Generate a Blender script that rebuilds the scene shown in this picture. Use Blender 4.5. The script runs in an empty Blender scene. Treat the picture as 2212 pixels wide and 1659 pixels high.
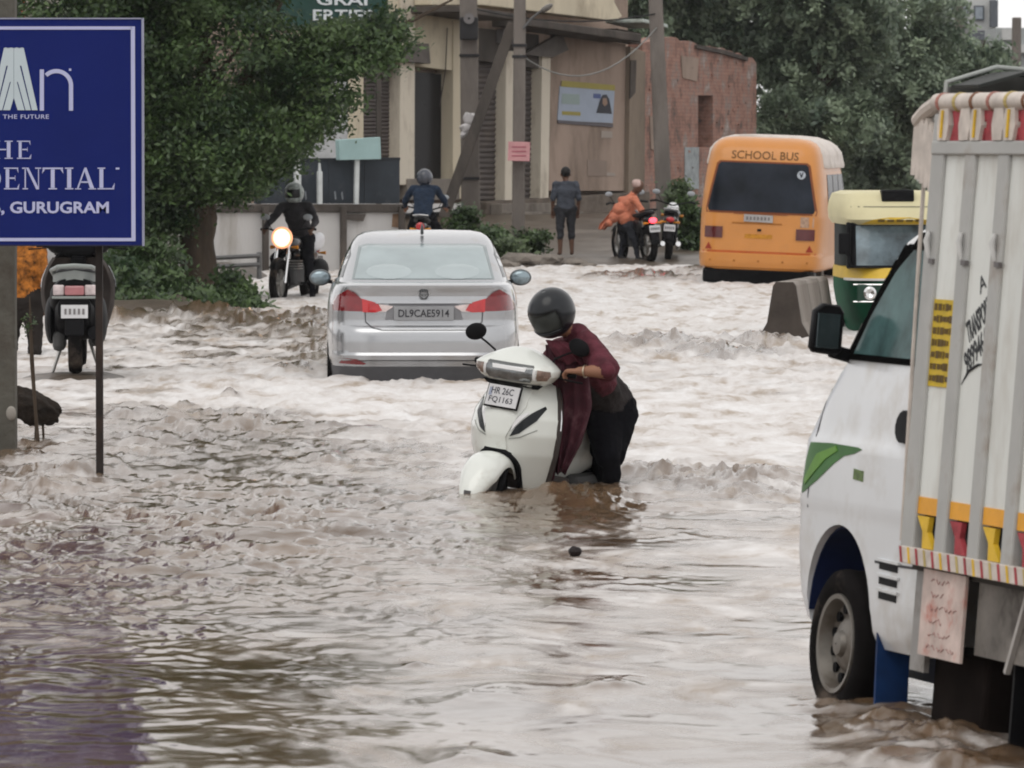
import bpy, bmesh, math, random
import numpy as np
from mathutils import Vector, Matrix, Euler, Quaternion
from mathutils.bvhtree import BVHTree
from mathutils.geometry import tessellate_polygon

random.seed(7)
RNG = np.random.default_rng(7)
SC = bpy.context.scene
COL = SC.collection
rad = math.radians

# ------------------------------------------------------------------ camera
FPX = 5500.0            # focal length in pixels of a 1024 px wide frame
CAMZ = 2.1              # height of the lens above the flood water (water is z = 0)
HORIZON = 145.0         # row of the horizon
PITCH = math.atan((384.0 - HORIZON) / FPX)
cam = bpy.data.objects.new('camera', bpy.data.cameras.new('camera'))
COL.objects.link(cam)
cam.location = (0, 0, CAMZ)
cam.rotation_euler = (math.pi / 2 - PITCH, 0, 0)
cam.data.sensor_width = 36.0
cam.data.lens = FPX * 36.0 / 1024.0
cam.data.clip_start = 0.5
cam.data.clip_end = 3000
cam.data.dof.use_dof = True
cam.data.dof.focus_distance = 36.0
cam.data.dof.aperture_fstop = 14.0
SC.camera = cam

# ------------------------------------------------------------------ overcast sky, soft sun
SUN_EL, SUN_AZ = 58.0, 200.0
world = bpy.data.worlds.new('World')
SC.world = world
world.use_nodes = True
nt = world.node_tree
nt.nodes.clear()
out = nt.nodes.new('ShaderNodeOutputWorld')
bg = nt.nodes.new('ShaderNodeBackground')
sky = nt.nodes.new('ShaderNodeTexSky')
sky.sky_type = 'NISHITA'
sky.sun_disc = False
sky.sun_elevation = rad(SUN_EL)
sky.sun_rotation = rad(SUN_AZ)
sky.air_density = 1.0
sky.dust_density = 1.5
sky.ozone_density = 1.0
hs = nt.nodes.new('ShaderNodeHueSaturation')
hs.inputs['Saturation'].default_value = 0.10
cl = nt.nodes.new('ShaderNodeTexNoise')
cl.inputs['Scale'].default_value = 3.0
cl.inputs['Detail'].default_value = 4.0
mr = nt.nodes.new('ShaderNodeMapRange')
mr.inputs['To Min'].default_value = 0.9
mr.inputs['To Max'].default_value = 1.1
mx = nt.nodes.new('ShaderNodeMix')
mx.data_type = 'RGBA'
mx.blend_type = 'MULTIPLY'
mx.inputs['Factor'].default_value = 1.0
nt.links.new(sky.outputs['Color'], hs.inputs['Color'])
nt.links.new(cl.outputs['Fac'], mr.inputs['Value'])
nt.links.new(mr.outputs['Result'], mx.inputs['B'])
cloud = nt.nodes.new('ShaderNodeMix')          # an even layer of rain cloud over the clear sky
cloud.data_type = 'RGBA'
cloud.inputs['Factor'].default_value = 0.82
cloud.inputs['A'].default_value = (1, 1, 1, 1)
cloud.inputs['B'].default_value = (9.75, 9.6, 9.55, 1)
nt.links.new(hs.outputs['Color'], cloud.inputs['A'])
nt.links.new(cloud.outputs['Result'], mx.inputs['A'])
nt.links.new(mx.outputs['Result'], bg.inputs['Color'])
nt.links.new(bg.outputs['Background'], out.inputs['Surface'])
bg.inputs['Strength'].default_value = 0.10

sun = bpy.data.objects.new('sun', bpy.data.lights.new('sun', 'SUN'))
COL.objects.link(sun)
sun.data.energy = 0.6
sun.data.angle = rad(40)
sun.data.color = (1.0, 0.96, 0.9)
sun.rotation_euler = Vector((math.sin(rad(SUN_AZ)) * math.cos(rad(SUN_EL)), math.cos(rad(SUN_AZ)) * math.cos(rad(SUN_EL)),
                             math.sin(rad(SUN_EL)))).to_track_quat('Z', 'Y').to_euler()

SC.view_settings.view_transform = 'Standard'
SC.view_settings.look = 'None'
SC.view_settings.exposure = 0.28
SC.view_settings.gamma = 1.0
SC.view_settings.use_curve_mapping = False
SC.render.engine = 'CYCLES'
SC.cycles.use_denoising = True
SC.cycles.filter_width = 1.9
SC.cycles.volume_bounces = 0
SC.cycles.max_bounces = 6
SC.cycles.diffuse_bounces = 3
SC.cycles.glossy_bounces = 3
SC.cycles.transmission_bounces = 4
SC.cycles.caustics_reflective = False
SC.cycles.caustics_refractive = False

# ------------------------------------------------------------------ helpers
K = 1024.0 / 2212.0     # survey units used below: 2212 across the frame
CP, SP = math.cos(PITCH), math.sin(PITCH)


def ray(u, v):
    a = (u * K - 512.0) / FPX
    b = -(v * K - 384.0) / FPX
    return Vector((a, CP + b * SP, -SP + b * CP))


def at(u, v, Y):
    d = ray(u, v)
    t = Y / d.y
    return Vector((d.x * t, Y, CAMZ + d.z * t))


def onz(u, v, z=0.0):
    d = ray(u, v)
    t = (z - CAMZ) / d.z
    return Vector((d.x * t, d.y * t, z))


def tag(o, label, cat, group=None):
    o['label'] = label
    o['category'] = cat
    if group:
        o['group'] = group
    return o


def empty(name, loc=(0, 0, 0), rotz=0.0, label=None, cat=None, group=None, rot=None):
    o = bpy.data.objects.new(name, None)
    COL.objects.link(o)
    o.location = loc
    o.rotation_euler = rot if rot is not None else (0, 0, rotz)
    if label:
        tag(o, label, cat, group)
    return o


def copy_tree(o, parent=None):
    c = o.copy()
    COL.objects.link(c)
    c.parent = parent
    for ch in list(o.children):
        copy_tree(ch, c)
    return c


_mats = {}


def M(name, col, rough=0.55, metal=0.0, var=0.12, scale=5.0, bump=0.0, bscale=40.0, spec=0.28, coat=0.0, dirt=None, dirt_amt=0.0,
      dirt_scale=2.0, alpha=1.0, emit=None, estr=0.0, stretch=(1, 1, 1), coords='Object', trans=0.0, ior=1.45):
    if name in _mats:
        return _mats[name]
    m = bpy.data.materials.new(name)
    m.use_nodes = True
    t = m.node_tree
    b = t.nodes['Principled BSDF']
    tc = t.nodes.new('ShaderNodeTexCoord')
    mp = t.nodes.new('ShaderNodeMapping')
    mp.inputs['Scale'].default_value = stretch
    t.links.new(tc.outputs[coords], mp.inputs['Vector'])
    c = tuple(col)
    if var > 0 or dirt:
        n = t.nodes.new('ShaderNodeTexNoise')
        n.inputs['Scale'].default_value = scale
        n.inputs['Detail'].default_value = 5.0
        n.inputs['Roughness'].default_value = 0.6
        t.links.new(mp.outputs['Vector'], n.inputs['Vector'])
        r = t.nodes.new('ShaderNodeValToRGB')
        r.color_ramp.elements[0].position = 0.3
        r.color_ramp.elements[1].position = 0.7
        r.color_ramp.elements[0].color = tuple(max(0, x * (1 - var)) for x in c) + (1,)
        r.color_ramp.elements[1].color = tuple(min(1, x * (1 + var)) for x in c) + (1,)
        t.links.new(n.outputs['Fac'], r.inputs['Fac'])
        src = r.outputs['Color']
        if dirt:
            n2 = t.nodes.new('ShaderNodeTexNoise')
            n2.inputs['Scale'].default_value = dirt_scale
            n2.inputs['Detail'].default_value = 8.0
            n2.inputs['Roughness'].default_value = 0.65
            t.links.new(mp.outputs['Vector'], n2.inputs['Vector'])
            r2 = t.nodes.new('ShaderNodeMapRange')
            r2.inputs['From Min'].default_value = 0.62 - 0.3 * dirt_amt
            r2.inputs['From Max'].default_value = 0.78 - 0.2 * dirt_amt
            r2.inputs['To Max'].default_value = 0.85
            t.links.new(n2.outputs['Fac'], r2.inputs['Value'])
            mxx = t.nodes.new('ShaderNodeMix')
            mxx.data_type = 'RGBA'
            mxx.inputs['B'].default_value = tuple(dirt) + (1,)
            t.links.new(r2.outputs['Result'], mxx.inputs['Factor'])
            t.links.new(src, mxx.inputs['A'])
            src = mxx.outputs['Result']
        t.links.new(src, b.inputs['Base Color'])
    else:
        b.inputs['Base Color'].default_value = c + (1,)
    b.inputs['Roughness'].default_value = rough
    b.inputs['Metallic'].default_value = metal
    b.inputs['Specular IOR Level'].default_value = spec
    b.inputs['IOR'].default_value = ior
    b.inputs['Coat Weight'].default_value = coat
    b.inputs['Coat Roughness'].default_value = 0.08
    b.inputs['Alpha'].default_value = alpha
    b.inputs['Transmission Weight'].default_value = trans
    if emit:
        b.inputs['Emission Color'].default_value = tuple(emit) + (1,)
        b.inputs['Emission Strength'].default_value = estr
    if bump > 0:
        n3 = t.nodes.new('ShaderNodeTexNoise')
        n3.inputs['Scale'].default_value = bscale
        n3.inputs['Detail'].default_value = 4.0
        t.links.new(mp.outputs['Vector'], n3.inputs['Vector'])
        bm_ = t.nodes.new('ShaderNodeBump')
        bm_.inputs['Strength'].default_value = bump
        bm_.inputs['Distance'].default_value = 0.02
        t.links.new(n3.outputs['Fac'], bm_.inputs['Height'])
        t.links.new(bm_.outputs['Normal'], b.inputs['Normal'])
    _mats[name] = m
    return m


def mesh_obj(name, v, f, mat, parent=None, smooth=False, angle=35, bevel=0.0, subsurf=0):
    me = bpy.data.meshes.new(name)
    me.from_pydata([tuple(p) for p in v], [], [tuple(q) for q in f])
    me.update()
    o = bpy.data.objects.new(name, me)
    COL.objects.link(o)
    if mat is not None:
        for mm in (mat if isinstance(mat, (list, tuple)) else [mat]):
            me.materials.append(mm)
    o.parent = parent
    if smooth:
        me.polygons.foreach_set('use_smooth', [True] * len(me.polygons))
        if angle and not subsurf:
            me.set_sharp_from_angle(angle=rad(angle))
    if bevel > 0:
        b = o.modifiers.new('bevel', 'BEVEL')
        b.width = bevel
        b.segments = 2
        b.limit_method = 'ANGLE'
        b.angle_limit = rad(40)
    if subsurf:
        s = o.modifiers.new('sub', 'SUBSURF')
        s.levels = subsurf
        s.render_levels = subsurf
    return o


class MB:
    def __init__(self):
        self.v, self.f = [], []

    def add(self, v, f):
        n = len(self.v)
        self.v += [Vector(p) for p in v]
        self.f += [tuple(i + n for i in q) for q in f]
        return self

    def box(self, c, s, rot=None):
        hx, hy, hz = s[0] / 2, s[1] / 2, s[2] / 2
        vs = [Vector((x, y, z)) for x in (-hx, hx) for y in (-hy, hy) for z in (-hz, hz)]
        if rot is not None:
            R = rot if isinstance(rot, Matrix) else Euler(rot).to_matrix()
            vs = [R @ p for p in vs]
        vs = [p + Vector(c) for p in vs]
        return self.add(vs, [(0, 1, 3, 2), (4, 6, 7, 5), (0, 4, 5, 1), (2, 3, 7, 6), (0, 2, 6, 4), (1, 5, 7, 3)])

    def bar(self, p, q, w, h, up=(0, 0, 1)):
        p, q = Vector(p), Vector(q)
        d = (q - p)
        L = d.length
        d.normalize()
        s = d.cross(Vector(up))
        if s.length < 1e-4:
            s = d.cross(Vector((1, 0, 0)))
        s.normalize()
        n = s.cross(d)
        R = Matrix((s, d, n)).transposed()
        return self.box((p + q) / 2, (w, L, h), R)

    def loft(self, rings, cap=True, closed=True):
        n = len(rings[0])
        v = [p for r in rings for p in r]
        f = []
        for i in range(len(rings) - 1):
            for j in range(n if closed else n - 1):
                k = (j + 1) % n
                f.append((i * n + j, i * n + k, (i + 1) * n + k, (i + 1) * n + j))
        if cap and closed:
            f.append(tuple(range(n))[::-1])
            f.append(tuple((len(rings) - 1) * n + j for j in range(n)))
        return self.add(v, f)

    def tube(self, pts, r, n=8, cap=True, flat=1.0):
        pts = [Vector(p) for p in pts]
        rs = r if isinstance(r, (list, tuple)) else [r] * len(pts)
        rings = []
        prev = None
        for i, p in enumerate(pts):
            d = (pts[min(i + 1, len(pts) - 1)] - pts[max(i - 1, 0)]).normalized()
            if prev is None:
                a = d.orthogonal().normalized()
                if abs(d.z) < 0.95:
                    a = d.cross(Vector((0, 0, 1))).normalized()
            else:
                a = (prev - d * prev.dot(d)).normalized()
            prev = a
            b = d.cross(a)
            rings.append([p + a * (rs[i] * math.cos(2 * math.pi * k / n)) + b * (rs[i] * flat * math.sin(2 * math.pi * k / n))
                          for k in range(n)])
        return self.loft(rings, cap)

    def lathe(self, prof, c=(0, 0, 0), axis='x', n=24, cap=False):
        rings = []
        for k in range(n):
            a = 2 * math.pi * k / n
            ring = []
            for (h, r) in prof:
                x, y, z = h, r * math.cos(a), r * math.sin(a)
                if axis == 'z':
                    x, y, z = r * math.cos(a), r * math.sin(a), h
                elif axis == 'y':
                    x, y, z = r * math.cos(a), h, r * math.sin(a)
                ring.append(Vector((x, y, z)) + Vector(c))
            rings.append(ring)
        m = len(prof)
        v = [p for r in rings for p in r]
        f = []
        for i in range(n):
            i2 = (i + 1) % n
            for j in range(m - 1):
                f.append((i * m + j, i2 * m + j, i2 * m + j + 1, i * m + j + 1))
        return self.add(v, f)

    def ell(self, c, r, rot=None, nu=16, nv=10):
        v = []
        R = Euler(rot).to_matrix() if rot is not None and not isinstance(rot, Matrix) else rot
        for i in range(nv + 1):
            th = math.pi * i / nv
            for k in range(nu):
                ph = 2 * math.pi * k / nu
                p = Vector((r[0] * math.sin(th) * math.cos(ph), r[1] * math.sin(th) * math.sin(ph), r[2] * math.cos(th)))
                if R is not None:
                    p = R @ p
                v.append(p + Vector(c))
        f = []
        for i in range(nv):
            for k in range(nu):
                k2 = (k + 1) % nu
                f.append((i * nu + k, (i + 1) * nu + k, (i + 1) * nu + k2, i * nu + k2))
        return self.add(v, f)

    def capsule(self, p, q, r0, r1, n=12):
        p, q = Vector(p), Vector(q)
        d = q - p
        L = d.length
        d = d.normalized() if L > 1e-6 else Vector((0, 0, 1))
        a = d.orthogonal().normalized()
        b = d.cross(a)
        rings = []
        for (base, r, angs) in ((p, r0, [-80, -55, -28, 0]), (q, r1, [0, 28, 55, 80])):
            for g in angs:
                cc = base + d * (r * math.sin(rad(g)))
                rr = r * math.cos(rad(g))
                rings.append([cc + a * (rr * math.cos(2 * math.pi * k / n)) + b * (rr * math.sin(2 * math.pi * k / n)) for k in range(n)])
        return self.loft(rings, True)

    def prism(self, poly, origin, ex, ey, ez, d0, d1):
        """polygon (a,b) in the plane origin + a ex + b ey, from d0 to d1 along ez"""
        o, ex, ey, ez = Vector(origin), Vector(ex), Vector(ey), Vector(ez)
        n = len(poly)
        lo = [o + ex * a + ey * b + ez * d0 for a, b in poly]
        hi = [o + ex * a + ey * b + ez * d1 for a, b in poly]
        tris = tessellate_polygon([[Vector((a, b, 0)) for a, b in poly]])
        f = [(i, (i + 1) % n, n + (i + 1) % n, n + i) for i in range(n)]
        f += [tuple(t) for t in tris] + [tuple(n + i for i in t[::-1]) for t in tris]
        return self.add(lo + hi, f)

    def sheet(self, grid, th):
        """grid[i][j] of points -> thick sheet"""
        ni, nj = len(grid), len(grid[0])
        P = [[Vector(p) for p in row] for row in grid]
        nrm = []
        for i in range(ni):
            for j in range(nj):
                a = P[min(i + 1, ni - 1)][j] - P[max(i - 1, 0)][j]
                b = P[i][min(j + 1, nj - 1)] - P[i][max(j - 1, 0)]
                c = a.cross(b)
                nrm.append(c.normalized() if c.length > 1e-9 else Vector((0, 0, 1)))
        top = [P[i][j] for i in range(ni) for j in range(nj)]
        bot = [top[k] - nrm[k] * th for k in range(ni * nj)]
        N = ni * nj
        f = []
        for i in range(ni - 1):
            for j in range(nj - 1):
                q = (i * nj + j, (i + 1) * nj + j, (i + 1) * nj + j + 1, i * nj + j + 1)
                f.append(q)
                f.append(tuple(N + k for k in q[::-1]))
        edge = [i * nj for i in range(ni)] + [(ni - 1) * nj + j for j in range(1, nj)] + \
               [i * nj + nj - 1 for i in range(ni - 2, -1, -1)] + [j for j in range(nj - 2, 0, -1)]
        for k in range(len(edge)):
            a, b = edge[k], edge[(k + 1) % len(edge)]
            f.append((b, a, N + a, N + b))
        return self.add(top + bot, f)

    def build(self, name, mat, parent=None, smooth=False, angle=35, bevel=0.0, subsurf=0, recalc=True):
        o = mesh_obj(name, self.v, self.f, mat, parent, False)
        if recalc:
            bm = bmesh.new()
            bm.from_mesh(o.data)
            bmesh.ops.recalc_face_normals(bm, faces=bm.faces)
            bm.to_mesh(o.data)
            bm.free()
        if smooth:
            o.data.polygons.foreach_set('use_smooth', [True] * len(o.data.polygons))
            if angle and not subsurf:
                o.data.set_sharp_from_angle(angle=rad(angle))
        if bevel > 0:
            b = o.modifiers.new('bevel', 'BEVEL')
            b.width = bevel
            b.segments = 2
            b.limit_method = 'ANGLE'
            b.angle_limit = rad(40)
        if subsurf:
            s = o.modifiers.new('sub', 'SUBSURF')
            s.levels = subsurf
            s.render_levels = subsurf
        return o


def text_data(s, size=1.0, extrude=0.0, bold=0.0, spacing=1.0, shear=0.0):
    """verts, faces of a text in the xy plane, centred on its bounding box; returns (verts, faces, width, height)"""
    cu = bpy.data.curves.new('text_tmp', 'FONT')
    cu.body = s
    cu.size = size
    cu.extrude = extrude
    cu.offset = bold
    cu.space_character = spacing
    cu.shear = shear
    cu.resolution_u = 3
    o = bpy.data.objects.new('text_tmp', cu)
    COL.objects.link(o)
    dg = bpy.context.evaluated_depsgraph_get()
    me = bpy.data.meshes.new_from_object(o.evaluated_get(dg))
    v = [p.co.copy() for p in me.vertices]
    f = [tuple(p.vertices) for p in me.polygons]
    bpy.data.objects.remove(o)
    bpy.data.curves.remove(cu)
    bpy.data.meshes.remove(me)
    x0, x1 = min(p.x for p in v), max(p.x for p in v)
    y0, y1 = min(p.y for p in v), max(p.y for p in v)
    c = Vector(((x0 + x1) / 2, (y0 + y1) / 2, 0))
    return [p - c for p in v], f, x1 - x0, y1 - y0


def text_on(name, s, o, ex, ey, mat, parent, w=None, h=None, th=0.002, bold=0.0, shear=0.0, spacing=1.0):
    """raised lettering at point o, along ex, up ey; scaled to width w and height h"""
    v, f, tw, thh = text_data(s, 1.0, 0.5, bold, spacing, shear)
    ex, ey = Vector(ex).normalized(), Vector(ey).normalized()
    ez = ex.cross(ey)
    sx = (w / tw) if w else (h / thh)
    sy = (h / thh) if h else sx
    vv = [Vector(o) + ex * (p.x * sx) + ey * (p.y * sy) + ez * (p.z * 2 * th * 0.5 + th * 0.5) for p in v]
    return mesh_obj(name, vv, f, mat, parent)


def bvh_of(o):
    dg = bpy.context.evaluated_depsgraph_get()
    e = o.evaluated_get(dg)
    me = e.to_mesh()
    v = [p.co.copy() for p in me.vertices]
    f = [tuple(p.vertices) for p in me.polygons]
    e.to_mesh_clear()
    return BVHTree.FromPolygons(v, f)


def patch(name, bvh, poly, frame, mat, parent, off=0.004, cell=0.05, th=0.012, smooth=True):
    """polygon (a,b) in a local frame (o, ex, ey, ed) thrown along ed onto a surface; becomes a thin raised piece on it"""
    o, ex, ey, ed = [Vector(q) for q in frame]
    bm = bmesh.new()
    vs = [bm.verts.new((a, b, 0)) for a, b in poly]
    bm.faces.new(vs)
    a0, a1 = min(p[0] for p in poly), max(p[0] for p in poly)
    b0, b1 = min(p[1] for p in poly), max(p[1] for p in poly)
    bmesh.ops.triangulate(bm, faces=bm.faces[:])
    na, nb = int((a1 - a0) / cell), int((b1 - b0) / cell)
    for k in range(1, na + 1):
        bmesh.ops.bisect_plane(bm, geom=bm.verts[:] + bm.edges[:] + bm.faces[:], plane_co=(a0 + (a1 - a0) * k / (na + 1), 0, 0), plane_no=(1, 0, 0))
    for k in range(1, nb + 1):
        bmesh.ops.bisect_plane(bm, geom=bm.verts[:] + bm.edges[:] + bm.faces[:], plane_co=(0, b0 + (b1 - b0) * k / (nb + 1), 0), plane_no=(0, 1, 0))
    last = None
    hits = {}
    for v in bm.verts:
        p = o + ex * v.co.x + ey * v.co.y
        h = bvh.ray_cast(p, ed)
        if h[0] is not None:
            hits[v] = h[0]
    if not hits:
        bm.free()
        return None
    keys = list(hits.keys())
    cos = {k: k.co.copy() for k in keys}
    for v in bm.verts:
        c = v.co.copy()
        if v in hits:
            q = hits[v]
        else:
            kk = min(keys, key=lambda k: (cos[k] - c).length_squared)
            q = o + ex * c.x + ey * c.y
            q = q + ed * ((hits[kk] - q).dot(ed))
        v.co = q - ed * off
    bm.normal_update()
    r = bmesh.ops.extrude_face_region(bm, geom=bm.faces[:])
    for e in r['geom']:
        if isinstance(e, bmesh.types.BMVert):
            e.co += ed * th
    bmesh.ops.recalc_face_normals(bm, faces=bm.faces[:])
    me = bpy.data.meshes.new(name)
    bm.to_mesh(me)
    bm.free()
    ob = bpy.data.objects.new(name, me)
    COL.objects.link(ob)
    me.materials.append(mat)
    ob.parent = parent
    if smooth:
        me.polygons.foreach_set('use_smooth', [True] * len(me.polygons))
        me.set_sharp_from_angle(angle=rad(40))
    return ob


def superring(w, y0, y1, z, n=5.0, N=48, x0=0.0, nf=None):
    pts = []
    for k in range(N):
        a = 2 * math.pi * (k + 0.5) / N
        c, s = math.cos(a), math.sin(a)
        e = 2.0 / (n if (s < 0 or nf is None) else nf)
        x = w * math.copysign(abs(c) ** e, c)
        y = (y0 + y1) / 2 + (y1 - y0) / 2 * math.copysign(abs(s) ** e, s)
        pts.append(Vector((x0 + x, y, z)))
    return pts


def apply_bool(o, cutters):
    """cut closed meshes out of o, keep the result as o's own mesh"""
    for c in cutters:
        m = o.modifiers.new('cut', 'BOOLEAN')
        m.operation = 'DIFFERENCE'
        m.object = c
        m.solver = 'EXACT'
    dg = bpy.context.evaluated_depsgraph_get()
    me = bpy.data.meshes.new_from_object(o.evaluated_get(dg))
    o.modifiers.clear()
    o.data = me
    for c in cutters:
        bpy.data.objects.remove(c)
    return o


# ---- gradient noise in numpy
_perm = np.random.default_rng(3).permutation(256)
_perm = np.concatenate([_perm, _perm, _perm])
_ga = np.random.default_rng(4).uniform(0, 2 * np.pi, 256)
_gx, _gy = np.cos(_ga), np.sin(_ga)


def pnoise(x, y, seed=0):
    x = np.asarray(x, float) + seed * 17.13
    y = np.asarray(y, float) + seed * 9.71
    xi, yi = np.floor(x).astype(int), np.floor(y).astype(int)
    xf, yf = x - xi, y - yi
    xi &= 255
    yi &= 255
    u = xf * xf * xf * (xf * (xf * 6 - 15) + 10)
    v = yf * yf * yf * (yf * (yf * 6 - 15) + 10)

    def g(ix, iy, dx, dy):
        h = _perm[_perm[ix & 255] + (iy & 255)]
        return _gx[h] * dx + _gy[h] * dy
    a = g(xi, yi, xf, yf)
    b = g(xi + 1, yi, xf - 1, yf)
    c = g(xi, yi + 1, xf, yf - 1)
    d = g(xi + 1, yi + 1, xf - 1, yf - 1)
    return ((a + u * (b - a)) + v * ((c + u * (d - c)) - (a + u * (b - a)))) * 1.4


def fbm(x, y, oct=4, seed=0, gain=0.5, lac=2.03):
    s, a, t = 0.0, 1.0, 0.0
    for k in range(oct):
        s = s + a * pnoise(x, y, seed + k * 3)
        t += a
        x, y = x * lac, y * lac
        a *= gain
    return s / t


def smooth01(x):
    x = np.clip(x, 0, 1)
    return x * x * (3 - 2 * x)

# ================================================================== setting: ground and flood water
def np_mesh(name, v, f, mat, parent=None, smooth=True, attrs=None):
    me = bpy.data.meshes.new(name)
    v = np.asarray(v, np.float32)
    f = np.asarray(f, np.int32)
    nf, k = f.shape
    me.vertices.add(len(v))
    me.vertices.foreach_set('co', v.ravel())
    me.loops.add(nf * k)
    me.loops.foreach_set('vertex_index', f.ravel())
    me.polygons.add(nf)
    me.polygons.foreach_set('loop_start', np.arange(0, nf * k, k, dtype=np.int32))
    me.update(calc_edges=True)
    if smooth:
        me.polygons.foreach_set('use_smooth', np.ones(nf, bool))
    for nm, val in (attrs or {}).items():
        val = np.asarray(val, np.float32)
        if val.ndim == 1:
            a = me.attributes.new(nm, 'FLOAT', 'POINT')
            a.data.foreach_set('value', val)
        else:
            a = me.attributes.new(nm, 'FLOAT_COLOR', 'POINT')
            a.data.foreach_set('color', val.ravel())
    me.materials.append(mat)
    o = bpy.data.objects.new(name, me)
    COL.objects.link(o)
    o.parent = parent
    return o


def grid_faces(ni, nj):
    i = np.arange(ni - 1)[:, None]
    j = np.arange(nj - 1)[None, :]
    a = i * nj + j
    return np.stack([a, a + 1, a + nj + 1, a + nj], -1).reshape(-1, 4)


def terrain_z(X, Y):
    X, Y = np.asarray(X, float), np.asarray(Y, float)
    z = np.full(np.broadcast(X, Y).shape, -0.36)
    far = smooth01((Y - 89 - 0.5 * np.sin(X * 0.9)) / 9.0)
    corner = smooth01((3.9 + (Y - 90) * 0.085 - X) / 0.9)
    z = z + far * (0.50 * corner + 0.20 * (1 - corner))
    z = z + smooth01((Y - 99) / 14.0) * 0.55 * corner
    bank = smooth01((-3.55 - X - 0.25 * np.sin(Y * 0.7)) / 0.9) * smooth01((Y - 66.2) / 2.5)
    z = np.maximum(z, -0.36 + bank * 0.52)
    d = np.sqrt(((X + 3.98) / 1.0) ** 2 + ((Y - 49.7) / 1.6) ** 2)
    z = z + smooth01(1.3 - d) * 0.395
    rough = fbm(X * 1.3, Y * 1.3, 4, 5) * 0.05 * smooth01((z + 0.3) / 0.3)
    return z + rough


mud = M('wet_mud', (0.085, 0.066, 0.05), 0.38, var=0.35, scale=2.2, bump=0.6, bscale=9, spec=0.5, dirt=(0.19, 0.16, 0.135), dirt_amt=0.35, dirt_scale=0.9)
gx = np.concatenate([[-900, -300, -120, -60, -35], np.linspace(-22, 22, 220), [35, 60, 120, 300, 900]])
gy = np.concatenate([[-60, -20, 0, 8], np.linspace(14, 128, 260), [140, 160, 200, 300, 500, 900, 1800]])
GX, GY = np.meshgrid(gx, gy)
GZ = terrain_z(GX, GY)
ground = np_mesh('ground', np.stack([GX, GY, GZ], -1).reshape(-1, 3), grid_faces(len(gy), len(gx)), mud)
ground['kind'] = 'structure'

# ---- flood water: one displaced sheet; choppy where the current breaks over the road, calmer near the camera
rows = []
y = 13.0
while y < 101:
    rows.append(y)
    y += max(0.035, 0.035 * (y / 21.0) ** 2.1) if y > 17.5 else 0.09
rows = np.array(rows)
t = np.linspace(-1, 1, 640)
half = 3.2 + 0.118 * rows
X = half[:, None] * (0.70 * t + 0.30 * t ** 3)[None, :]
Y = np.repeat(rows[:, None], len(t), 1)
FU = FPX / K


def zone(u, v, ru, rv, amp):
    c = onz(u, v)
    y1, y0 = onz(u, v - rv).y, onz(u, v + rv).y
    sx = ru * c.y / FU
    sy = (y1 - y0) / 2
    return amp * np.exp(-((X - c.x) / sx) ** 2 - ((Y - c.y) / sy) ** 2)


def zmap(base, items):
    r = base.copy()
    for it in items:
        r = r + zone(*it)
    return r


Yk = [13, 19, 22, 25, 30, 36, 44, 55, 75, 101]
tb = np.interp(Y, Yk, [0.06, 0.08, 0.14, 0.32, 0.56, 0.74, 0.80, 0.78, 0.72, 0.6])
turb = zmap(tb, [
    (420, 1150, 360, 110, 0.9), (250, 1300, 300, 60, 0.25), (60, 1050, 220, 70, 0.7), (700, 1150, 200, 60, 0.5), (480, 925, 300, 45, 0.7),
    (900, 1290, 260, 60, 0.25), (1010, 1210, 200, 60, 0.2),
    (1560, 1250, 330, 130, -0.24), (1450, 1480, 420, 120, -0.10), (1150, 1150, 260, 40, -0.15),
    (2010, 1590, 170, 75, 1.1), (1900, 1530, 120, 35, 0.7), (1800, 1520, 80, 25, 0.5), (2060, 1650, 180, 30, 0.8),
    (1270, 1085, 140, 30, 0.5), (1620, 1050, 120, 35, 1.2), (1430, 1030, 100, 28, 0.9), (1230, 1070, 120, 20, 0.5), (1560, 755, 230, 28, 0.9),
    (690, 740, 80, 60, 0.9), (420, 700, 200, 25, 0.6), (760, 800, 60, 20, 0.6), (1560, 900, 260, 80, -0.22)])
calm = np.clip(zone(1380, 1400, 520, 230, 1.0) + zone(1560, 1200, 260, 90, 0.7) + zone(900, 1600, 500, 120, 0.6), 0, 1)
turb = np.clip(turb * (1 - 0.62 * calm), 0.05, 1.7)

# current runs from far right to near left: stretch the chop across it
ang = rad(20)
xr = X * math.cos(ang) + Y * math.sin(ang)
yr = -X * math.sin(ang) + Y * math.cos(ang)
wx = fbm(xr * 0.9, yr * 0.6, 3, 11) * 0.55
wy = fbm(xr * 0.9, yr * 0.6, 3, 23) * 0.55
A, B = xr + wx, yr + wy


def ridged(a, b, seed):
    return (1 - np.abs(pnoise(a, b, seed)) * 1.6)


chop = (0.40 * ridged(A * 1.6, B * 1.05, 1) + 0.42 * ridged(A * 3.6, B * 2.2, 2) + 0.30 * ridged(A * 6.5, B * 3.6, 3) + 0.85 * fbm(A * 2.6, B * 1.6, 3, 31)
        + 0.42 * pnoise(A * 6.3, B * 4.2, 6) + 0.28 * pnoise(A * 12.5, B * 8.5, 7) + 0.16 * pnoise(A * 24.0, B * 17.0, 8))
far_soft = np.interp(Y, [13, 30, 45, 60, 100], [1.0, 1.0, 1.25, 1.6, 2.0])
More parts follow.
